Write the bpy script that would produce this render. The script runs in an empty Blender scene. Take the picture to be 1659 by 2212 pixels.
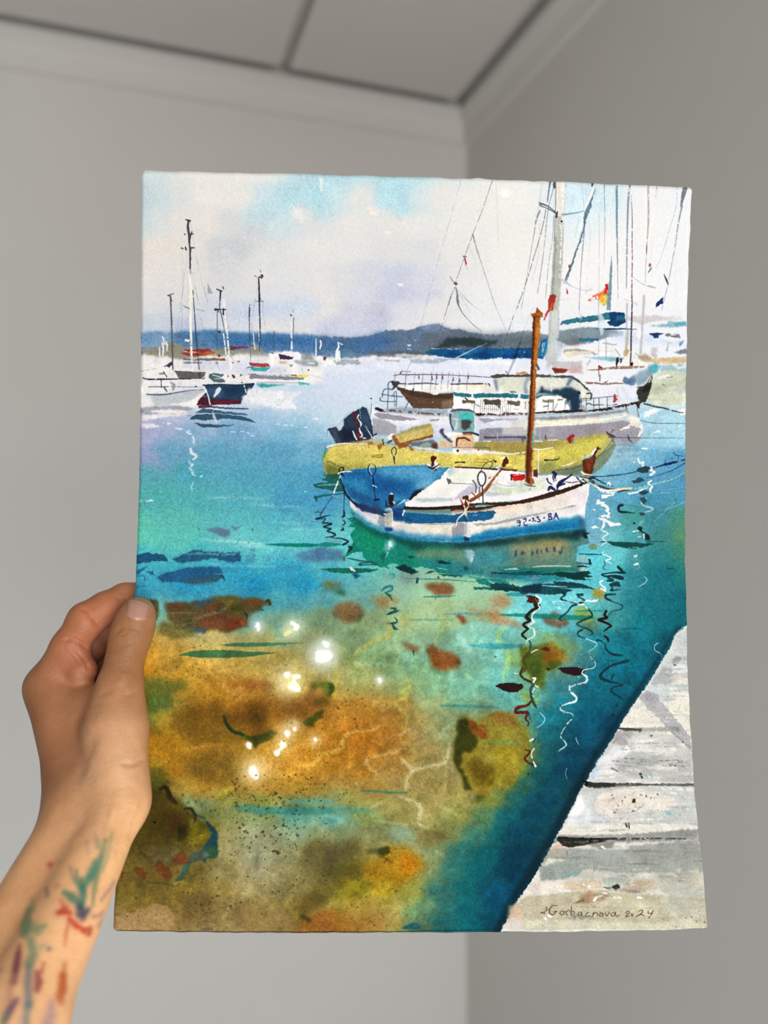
import bpy, bmesh, math
import numpy as np
from mathutils import Vector, Matrix
from mathutils.bvhtree import BVHTree

scene = bpy.context.scene
# ---------------------------------------------------------------- camera, world, lights, exposure
YAW = math.radians(-18.8)                     # the photographer looks a little to the right of the far wall
EYE = Vector((0.0, 0.0, 1.5))
cam_data = bpy.data.cameras.new('camera')
cam = bpy.data.objects.new('camera', cam_data)
scene.collection.objects.link(cam)
cam.location = EYE
cam.rotation_euler = (math.radians(90), 0, YAW)
cam_data.sensor_fit = 'VERTICAL'
cam_data.sensor_width = 27.0
cam_data.sensor_height = 36.0
cam_data.lens = 1650.0 / 2212.0 * 36.0
cam_data.clip_start = 0.02
cam_data.dof.use_dof = True
cam_data.dof.focus_distance = 0.420
cam_data.dof.aperture_fstop = 3.9
scene.camera = cam

world = bpy.data.worlds.new('world')
scene.world = world
world.use_nodes = True
wb = world.node_tree.nodes['Background']
wb.inputs['Color'].default_value = (0.92, 0.95, 1.0, 1)
wb.inputs['Strength'].default_value = 0.13

def window_sized_light(name, loc, target, sx, sy, watts, color):
    d = bpy.data.lights.new(name, 'AREA')
    d.shape = 'RECTANGLE'; d.size = sx; d.size_y = sy
    d.energy = watts; d.color = color
    o = bpy.data.objects.new(name, d)
    scene.collection.objects.link(o)
    o.location = loc
    o.rotation_euler = (Vector(target) - Vector(loc)).to_track_quat('-Z', 'Y').to_euler()
    return o
window_sized_light('window_sized_light', (0.40, -1.7, 1.55), (0.0, 0.6, 1.3), 1.3, 1.3, 33.0, (1.0, 0.975, 0.94))
window_sized_light('low_fill_light', (-0.2, -1.5, 0.35), (-0.1, 1.82, 0.20), 1.0, 0.6, 22.0, (0.82, 0.91, 1.0))  # added cool fill lamp to lift the lower walls; no door there is seen

scene.view_settings.view_transform = 'Standard'
scene.view_settings.look = 'None'
scene.view_settings.gamma = 1.0
scene.view_settings.use_curve_mapping = False
scene.view_settings.exposure = 0.0

# ---------------------------------------------------------------- helpers
def link(o, parent=None):
    scene.collection.objects.link(o)
    if parent is not None: o.parent = parent
    return o
def new_mesh(name, verts, faces, mat=None, parent=None, smooth=False):
    me = bpy.data.meshes.new(name)
    me.from_pydata([tuple(v) for v in verts], [], [tuple(int(i) for i in f) for f in faces])
    me.update()
    if smooth: me.polygons.foreach_set('use_smooth', [True] * len(me.polygons))
    if mat: me.materials.append(mat)
    return link(bpy.data.objects.new(name, me), parent)
def mat_nodes(name):
    m = bpy.data.materials.new(name); m.use_nodes = True
    nt = m.node_tree
    return m, nt, nt.nodes['Principled BSDF']
def node(nt, kind, **kw):
    n = nt.nodes.new(kind)
    for k, v in kw.items():
        if k in n.inputs: n.inputs[k].default_value = v
        else: setattr(n, k, v)
    return n
# ---------------------------------------------------------------- sheet geometry (metres, in the holder's frame: x right, y away, z up)
FPX, CX0, CY0 = 1650.0, 829.5, 1106.0
SHEET_W = 0.31
def _fit(pts, n):
    p = np.array(pts, float)
    return np.polyfit(p[:, 0], p[:, 1], n)
_left = _fit([((y - 369) / 1642.0, x) for x, y in
              [(305.5, 369), (305, 500), (304.5, 640), (303.8, 800), (303.4, 900), (301.5, 1000), (299.5, 1080), (295.7, 1190),
               (292.3, 1290), (280.5, 1480), (266, 1690), (249.5, 1927), (244, 2011)]], 5)
_right = _fit([((y - 405) / 1601.0, x) for x, y in
               [(1495, 405), (1489.5, 530), (1485, 655), (1482, 800), (1480.6, 930), (1480, 1140), (1480.6, 1220), (1482.5, 1350),
                (1486.5, 1470), (1491, 1590), (1499, 1690), (1506, 1770), (1512, 1840), (1520.5, 1920), (1529, 2006)]], 5)
def sheet_point(u, v, off=0.0):
    """3-D point of the painted face at u (left to right), v (top to bottom); off = metres towards the viewer."""
    u = np.asarray(u, float); v = np.asarray(v, float)
    xl, xr = np.polyval(_left, v), np.polyval(_right, v)
    d = FPX * SHEET_W / (xr - xl)
    dl, dr = d * 0.9875, d * 1.0125
    yl, yr = 369 + 1642 * v, 405 + 1601 * v
    L = np.stack([(xl - CX0) / FPX * dl, dl, (CY0 - yl) / FPX * dl], -1)
    R = np.stack([(xr - CX0) / FPX * dr, dr, (CY0 - yr) / FPX * dr], -1)
    p = L + (R - L) * u[..., None]
    bow = 0.0028 * np.sin(np.pi * np.clip(u, 0, 1))
    p[..., 1] -= bow + off
    return p
def sheet_project(u, v):
    p = sheet_point(u, v)
    return CX0 + FPX * p[..., 0] / p[..., 1], CY0 - FPX * p[..., 2] / p[..., 1]
def photo_to_uv(x, y):
    x = np.asarray(x, float); y = np.asarray(y, float)
    u = (x - 290) / 1200.0; v = (y - 380) / 1630.0
    for _ in range(5):
        e = 1e-4
        px, py = sheet_project(u, v)
        ax, ay = sheet_project(u + e, v); bx, by = sheet_project(u, v + e)
        a, b, c, d = (ax - px) / e, (bx - px) / e, (ay - py) / e, (by - py) / e
        det = a * d - b * c
        rx, ry = x - px, y - py
        u = u + (d * rx - b * ry) / det
        v = v + (a * ry - c * rx) / det
    return u, v
# ---------------------------------------------------------------- the room: two walls meeting in a corner, a panelled ceiling with a shadow gap, crown trim, floor
C_, S_ = math.cos(-YAW), math.sin(-YAW)
CORNER = (C_ * 0.2164 + S_ * 2.0, -S_ * 0.2164 + C_ * 2.0)
CEIL = EYE.z + 1.0374
X0, Y0 = CORNER
XL, YB = -2.6, -2.6
def plaster(name, col, bump=0.12):
    m, nt, b = mat_nodes(name)
    tc = node(nt, 'ShaderNodeTexCoord')
    n1 = node(nt, 'ShaderNodeTexNoise', Scale=2.2, Detail=4.0, Roughness=0.55)
    n2 = node(nt, 'ShaderNodeTexNoise', Scale=140.0, Detail=3.0)
    ramp = node(nt, 'ShaderNodeValToRGB')
    e = ramp.color_ramp.elements
    e[0].position, e[1].position = 0.3, 0.72
    e[0].color = (*[c * 0.965 for c in col], 1); e[1].color = (*col, 1)
    bm = node(nt, 'ShaderNodeBump', Strength=bump, Distance=0.002)
    L = nt.links.new
    L(tc.outputs['Object'], n1.inputs['Vector']); L(tc.outputs['Object'], n2.inputs['Vector'])
    L(n1.outputs['Fac'], ramp.inputs['Fac']); L(ramp.outputs['Color'], b.inputs['Base Color'])
    L(n2.outputs['Fac'], bm.inputs['Height']); L(bm.outputs['Normal'], b.inputs['Normal'])
    b.inputs['Roughness'].default_value = 0.85; b.inputs['Specular IOR Level'].default_value = 0.2
    return m
WALL = plaster('matt wall paint', (0.71, 0.68, 0.635))
CEILM = plaster('matt ceiling paint', (0.66, 0.615, 0.57))
TRIMM = plaster('trim paint', (0.70, 0.665, 0.62), 0.04)
def slab(name, x0, y0, z0, x1, y1, z1, mat, parent=None, bev=0.0):
    bm = bmesh.new()
    bmesh.ops.create_cube(bm, size=1.0, matrix=Matrix.Translation(((x0 + x1) / 2, (y0 + y1) / 2, (z0 + z1) / 2)) @ Matrix.Diagonal((x1 - x0, y1 - y0, z1 - z0, 1)))
    if bev: bmesh.ops.bevel(bm, geom=bm.edges[:], offset=bev, segments=2, affect='EDGES', profile=0.6)
    me = bpy.data.meshes.new(name); bm.to_mesh(me); bm.free()
    me.materials.append(mat)
    o = link(bpy.data.objects.new(name, me), parent)
    if parent is None: o['kind'] = 'structure'
    return o
slab('wall_left', XL - 0.12, Y0, -0.1, X0 + 0.12, Y0 + 0.12, CEIL + 0.12, WALL)
slab('wall_right', X0, YB - 0.12, -0.1, X0 + 0.12, Y0, CEIL + 0.12, WALL)
m, nt, b = mat_nodes('pale vinyl floor')
tc = node(nt, 'ShaderNodeTexCoord'); wv = node(nt, 'ShaderNodeTexNoise', Scale=6.0, Detail=6.0)
rp = node(nt, 'ShaderNodeValToRGB'); rp.color_ramp.elements[0].color = (0.70, 0.71, 0.73, 1); rp.color_ramp.elements[1].color = (0.78, 0.79, 0.81, 1)
nt.links.new(tc.outputs['Object'], wv.inputs['Vector']); nt.links.new(wv.outputs['Fac'], rp.inputs['Fac']); nt.links.new(rp.outputs['Color'], b.inputs['Base Color'])
b.inputs['Roughness'].default_value = 0.55
slab('floor', XL, YB, -0.1, X0, Y0, 0.0, m)
ceiling = slab('ceiling', XL, YB, CEIL + 0.03, X0, Y0, CEIL + 0.12, CEILM)
# crown trim: one moulded profile run along each wall and mitred in the corner
PROF = [(0.000, -0.082), (0.010, -0.082), (0.012, -0.079), (0.012, -0.068), (0.015, -0.062), (0.0165, -0.052), (0.019, -0.044), (0.023, -0.036), (0.026, -0.031),
        (0.026, -0.026), (0.031, -0.024), (0.0335, -0.018), (0.0345, -0.010), (0.0345, 0.0), (0.0, 0.0)]
def crown(name, left):
    v, f = [], []
    n = len(PROF)
    for d, z in PROF:
        a, bb = ((XL, Y0 - d), (X0 - d, Y0 - d)) if left else ((X0 - d, Y0 - d), (X0 - d, YB))
        v += [(a[0], a[1], CEIL + z), (bb[0], bb[1], CEIL + z)]
    for i in range(n - 1):
        f.append((2 * i, 2 * i + 2, 2 * i + 3, 2 * i + 1))
    o = new_mesh(name, v, f, TRIMM)
    o['kind'] = 'structure'
crown('trim_1', True); crown('trim_2', False)
# ceiling panels with open seams between them
SEAM = X0 - 0.495
px1 = X0 - 0.060
for x0, x1 in ((SEAM + 0.012, px1), (SEAM - 1.2, SEAM - 0.012), (XL, SEAM - 1.224)):
    slab('ceiling_panel', x0, YB, CEIL, x1, Y0 - 0.060, CEIL + 0.03, CEILM, ceiling, 0.003)
# ---------------------------------------------------------------- watercolour engine: washes, dabs and brush lines laid on the sheet's own u,v
PW, PH = 1550, 2080
PS = 1.27                                    # canvas pixels per traced unit
rng = np.random.default_rng(7)
def hexc(h):
    h = h.lstrip('#')
    return np.array([int(h[i:i + 2], 16) / 255.0 for i in (0, 2, 4)], np.float32)
def up(g, H, W):
    """smooth upsampling of a small grid to H x W"""
    h, w = g.shape[:2]
    yy = np.linspace(0, h - 1.001, H); xx = np.linspace(0, w - 1.001, W)
    y0 = yy.astype(int); x0 = xx.astype(int)
    fy = (yy - y0); fx = (xx - x0)
    fy = fy * fy * (3 - 2 * fy); fx = fx * fx * (3 - 2 * fx)
    if g.ndim == 3: fy = fy[:, None, None]; fx = fx[None, :, None]
    else: fy = fy[:, None]; fx = fx[None, :]
    a = g[y0] * (1 - fy) + g[y0 + 1] * fy
    return (a[:, x0] * (1 - fx) + a[:, x0 + 1] * fx).astype(np.float32)
def vnoise(scale, H=PH, W=PW):
    return up(rng.standard_normal((int(H / scale) + 3, int(W / scale) + 3)).astype(np.float32), H, W)
N2, N4, N9, N22, N60 = vnoise(2.3), vnoise(4.2), vnoise(9), vnoise(22), vnoise(60)
M4, M9, M22, M60 = vnoise(4.2), vnoise(9), vnoise(22), vnoise(60)
GRAIN = (N2 * 0.75 + N4 * 0.55); GRAIN /= GRAIN.std()
DRY = (N4 * 0.6 + M9 * 0.5 + N2 * 0.35); DRY /= DRY.std()
def blur(a, r):
    """gaussian-like blur: three box passes"""
    r = int(max(1, round(r)))
    for _ in range(3):
        for ax in (0, 1):
            p = [(0, 0)] * a.ndim; p[ax] = (r + 1, r)
            c = np.cumsum(np.pad(a, p, mode='edge'), axis=ax, dtype=np.float64)
            n = a.shape[ax]
            s0 = [slice(None)] * a.ndim; s1 = [slice(None)] * a.ndim
            s0[ax] = slice(0, n); s1[ax] = slice(2 * r + 1, 2 * r + 1 + n)
            a = ((c[tuple(s1)] - c[tuple(s0)]) / (2 * r + 1)).astype(np.float32)
    return a
FRAMES = dict(X=(0, 0, 1), A=(290, 350, 4.046), B=(690, 360, 3.95), C=(1090, 370, 3.95), D=(290, 620, 4.046), E=(690, 640, 3.95),
              F=(1090, 640, 3.95), G=(680, 850, 5.184), H=(980, 850, 5.184), I=(680, 1020, 5.184), J=(980, 1020, 5.184),
              K=(1200, 900, 5.184), L=(1200, 1130, 5.184), M=(280, 900, 3.95), N=(280, 1150, 3.95), O=(680, 1200, 3.95),
              P=(1060, 1230, 3.77), Q=(280, 1380, 3.456), R=(720, 1460, 3.456), S=(240, 1670, 3.456), T=(700, 1720, 3.456),
              U=(1080, 1480, 3.456), V=(1060, 1740, 3.318))
def pts_of(fr, s):
    a = np.array([float(t) for t in s.replace(',', ' ').split()]).reshape(-1, 2) if isinstance(s, str) else np.array(s, float).reshape(-1, 2)
    x0, y0, k = FRAMES[fr]
    u, v = photo_to_uv(x0 + a[:, 0] / k, y0 + a[:, 1] / k)
    return np.stack([u * PW, v * PH], 1)
def spline(p, closed=False, n=7):
    if len(p) < 3: return p
    if closed: q = np.vstack([p[-1:], p, p[:2]])
    else: q = np.vstack([2 * p[0] - p[1], p, 2 * p[-1] - p[-2]])
    t = np.linspace(0, 1, n, endpoint=False)[:, None]
    out = []
    for i in range(1, len(q) - 2):
        a, b, c, d = q[i - 1], q[i], q[i + 1], q[i + 2]
        out.append(0.5 * (2 * b + (c - a) * t + (2 * a - 5 * b + 4 * c - d) * t ** 2 + (3 * b - a - 3 * c + d) * t ** 3))
    if not closed: out.append(p[-1:])
    return np.vstack(out)
CAN = np.zeros((PH, PW, 3), np.float32)
def _box(p, m):
    x0, y0 = np.floor(p.min(0) - m).astype(int); x1, y1 = np.ceil(p.max(0) + m).astype(int) + 1
    return max(x0, 0), max(y0, 0), min(x1, PW), min(y1, PH)
def _lay(box, cov, col, a, dry, mode, gran=0.0):
    x0, y0, x1, y1 = box
    if dry: cov = cov * np.clip((DRY[y0:y1, x0:x1] - (dry * 3 - 1.6)) * 1.8 + 0.5, 0, 1)
    c = CAN[y0:y1, x0:x1]
    k = (cov * a)[..., None]
    if mode == 'm': c *= 1 - k * (1 - col)
    else: c += k * (col - c)
def F(fr, s, col, a=1.0, soft=0.0, rough=1.0, col2=None, dry=0.0, mode='n', smooth=False, horiz=False, var=0.03, big=0.0):
    """a filled dab; soft = wet edge in traced units, rough = raggedness of a dry edge, col2 = second colour of a wash that runs down (or across)"""
    p = pts_of(fr, s)
    if smooth: p = spline(p, True)
    sf = soft * PS
    box = x0, y0, x1, y1 = _box(p, 3 + 3 * sf + 3 * rough + 2.5 * big)
    if x1 <= x0 or y1 <= y0: return
    area = (x1 - x0) * (y1 - y0)
    ss = 1 if sf > 3 or area > 500000 else (2 if area > 120000 else 3)
    w, h = x1 - x0, y1 - y0
    gx = np.broadcast_to((x0 + (np.arange(w * ss) + 0.5) / ss)[None, :], (h * ss, w * ss)).astype(np.float32)
    gy = np.broadcast_to((y0 + (np.arange(h * ss) + 0.5) / ss)[:, None], (h * ss, w * ss)).astype(np.float32)
    if rough or big:
        wx = rough * (0.7 * N4[y0:y1, x0:x1] + 0.7 * N9[y0:y1, x0:x1]) + big * N22[y0:y1, x0:x1]
        wy = rough * (0.7 * M4[y0:y1, x0:x1] + 0.7 * M9[y0:y1, x0:x1]) + big * M22[y0:y1, x0:x1]
        if ss > 1: wx = np.repeat(np.repeat(wx, ss, 0), ss, 1); wy = np.repeat(np.repeat(wy, ss, 0), ss, 1)
        gx = gx + wx; gy = gy + wy
    ins = np.zeros(gx.shape, bool)
    q = np.roll(p, -1, 0)
    for (ax, ay), (bx, by) in zip(p, q):
        if ay == by: continue
        lo, hi = min(ay, by), max(ay, by)
        ins ^= (gy >= lo) & (gy < hi) & (gx < ax + (gy - ay) * ((bx - ax) / (by - ay)))
    cov = ins.astype(np.float32)
    if ss > 1: cov = cov.reshape(h, ss, w, ss).mean((1, 3))
    if sf >= 1.0: cov = blur(cov, sf * 0.62)
    c = hexc(col)
    if col2:
        lo, hi = (p[:, 0].min(), p[:, 0].max()) if horiz else (p[:, 1].min(), p[:, 1].max())
        t = ((np.arange(x0, x1)[None, :] if horiz else np.arange(y0, y1)[:, None]) - lo) / max(hi - lo, 1)
        t = np.clip(t + 0.12 * N22[y0:y1, x0:x1], 0, 1)[..., None]
        c = c * (1 - t) + hexc(col2) * t
    if var: c = np.clip(c * (1 + var * (N22[y0:y1, x0:x1] + 0.3 * GRAIN[y0:y1, x0:x1])[..., None]), 0, 1)
    _lay(box, cov, c, a, dry, mode)
def S(fr, s, w, col, a=1.0, soft=0.0, dry=0.0, smooth=True, mode='n', rough=0.35):
    """a brush line; w = width in traced units (one number, or several spread along the line)"""
    p0 = pts_of(fr, s)
    p = spline(p0) if smooth else p0
    ws = np.atleast_1d(np.array(w, float)) * PS * 0.39
    seg = np.r_[0, np.cumsum(np.hypot(*np.diff(p, axis=0).T))]
    r = np.interp(seg / max(seg[-1], 1e-6), np.linspace(0, 1, len(ws)), ws) if len(ws) > 1 else np.full(len(p), ws[0])
    sf = soft * PS
    box = x0, y0, x1, y1 = _box(p, r.max() + 3 + 3 * sf + 2 * rough)
    if x1 <= x0 or y1 <= y0: return
    cov = np.zeros((y1 - y0, x1 - x0), np.float32)
    for i in range(len(p) - 1):
        a0, b0 = p[i], p[i + 1]
        bx0, by0, bx1, by1 = _box(p[i:i + 2], max(r[i], r[i + 1]) + 2 + 2 * rough)
        if bx1 <= bx0 or by1 <= by0: continue
        gx = np.arange(bx0, bx1, dtype=np.float32)[None, :] + 0.5 + rough * N4[by0:by1, bx0:bx1]
        gy = np.arange(by0, by1, dtype=np.float32)[:, None] + 0.5 + rough * M4[by0:by1, bx0:bx1]
        d = b0 - a0
        t = np.clip(((gx - a0[0]) * d[0] + (gy - a0[1]) * d[1]) / max(d @ d, 1e-9), 0, 1)
        dist = np.hypot(gx - a0[0] - t * d[0], gy - a0[1] - t * d[1])
        rr = r[i] + t * (r[i + 1] - r[i])
        c = np.clip(rr - dist + 0.5, 0, 1) * np.clip(rr * 2.2, 0, 1)
        sub = cov[by0 - y0:by1 - y0, bx0 - x0:bx1 - x0]
        np.maximum(sub, c, out=sub)
    if sf >= 1.0: cov = blur(cov, sf * 0.62)
    _lay(box, cov, hexc(col), a, dry, mode)
def dot(fr, x, y, r, col, a=1.0, soft=0.0):
    th = np.linspace(0, 2 * np.pi, 9)[:-1]
    k = FRAMES[fr][2]
    F(fr, np.stack([x + r * k * np.cos(th), y + r * k * np.sin(th)], 1), col, a, soft, rough=0.25 * min(r, 4), smooth=True, var=0)
def spatter(fr, x0, y0, x1, y1, n, r0, r1, cols, a=0.75):
    for _ in range(n):
        x, y = rng.uniform(x0, x1), rng.uniform(y0, y1)
        u, v = photo_to_uv(np.array([FRAMES[fr][0] + x / FRAMES[fr][2]]), np.array([FRAMES[fr][1] + y / FRAMES[fr][2]]))
        cx, cy = u[0] * PW, v[0] * PH
        r = r0 + (r1 - r0) * rng.random() ** 2.5
        R = int(r * PS * 2) + 3
        ix, iy = int(cx), int(cy)
        if ix - R < 0 or iy - R < 0 or ix + R >= PW or iy + R >= PH: continue
        g = np.mgrid[iy - R:iy + R, ix - R:ix + R].astype(np.float32)
        th = np.arctan2(g[0] - cy, g[1] - cx)
        rad = r * PS * (0.9 + 0.22 * np.sin(th * rng.integers(2, 4) + rng.uniform(0, 6)) + 0.12 * N2[iy - R:iy + R, ix - R:ix + R])
        cov = np.clip(rad - np.hypot(g[0] - cy, g[1] - cx) + 0.5, 0, 1)
        _lay((ix - R, iy - R, ix + R, iy + R), cov, hexc(cols[rng.integers(len(cols))]), a * rng.uniform(0.5, 1), 0, 'n')
def wash(table):
    """the first wet wash: colours let run into one another"""
    P, Cc = [], []
    for y, row in table:
        for t in row.split():
            x, h = t.split(':')
            P.append((float(x), float(y))); Cc.append(hexc(h))
    P = pts_of('X', P); Cc = np.array(Cc)
    h, w = PH // 8, PW // 8
    gx, gy = np.meshgrid((np.arange(w) + .5) * 8, (np.arange(h) + .5) * 8)
    gx = gx + 9 * up(N60[::8, ::8], h, w) + 5 * up(N22[::8, ::8], h, w); gy = gy + 7 * up(M60[::8, ::8], h, w) + 4 * up(M22[::8, ::8], h, w)
    num = np.zeros((h, w, 3)); den = np.zeros((h, w))
    for (px, py), c in zip(P, Cc):
        k = 1.0 / (((gx - px) / 1.25) ** 2 + ((gy - py) * 1.25) ** 2 + 500) ** 2.1
        num += k[..., None] * c; den += k
    CAN[:] = up((num / den[..., None]).astype(np.float32), PH, PW)
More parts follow.
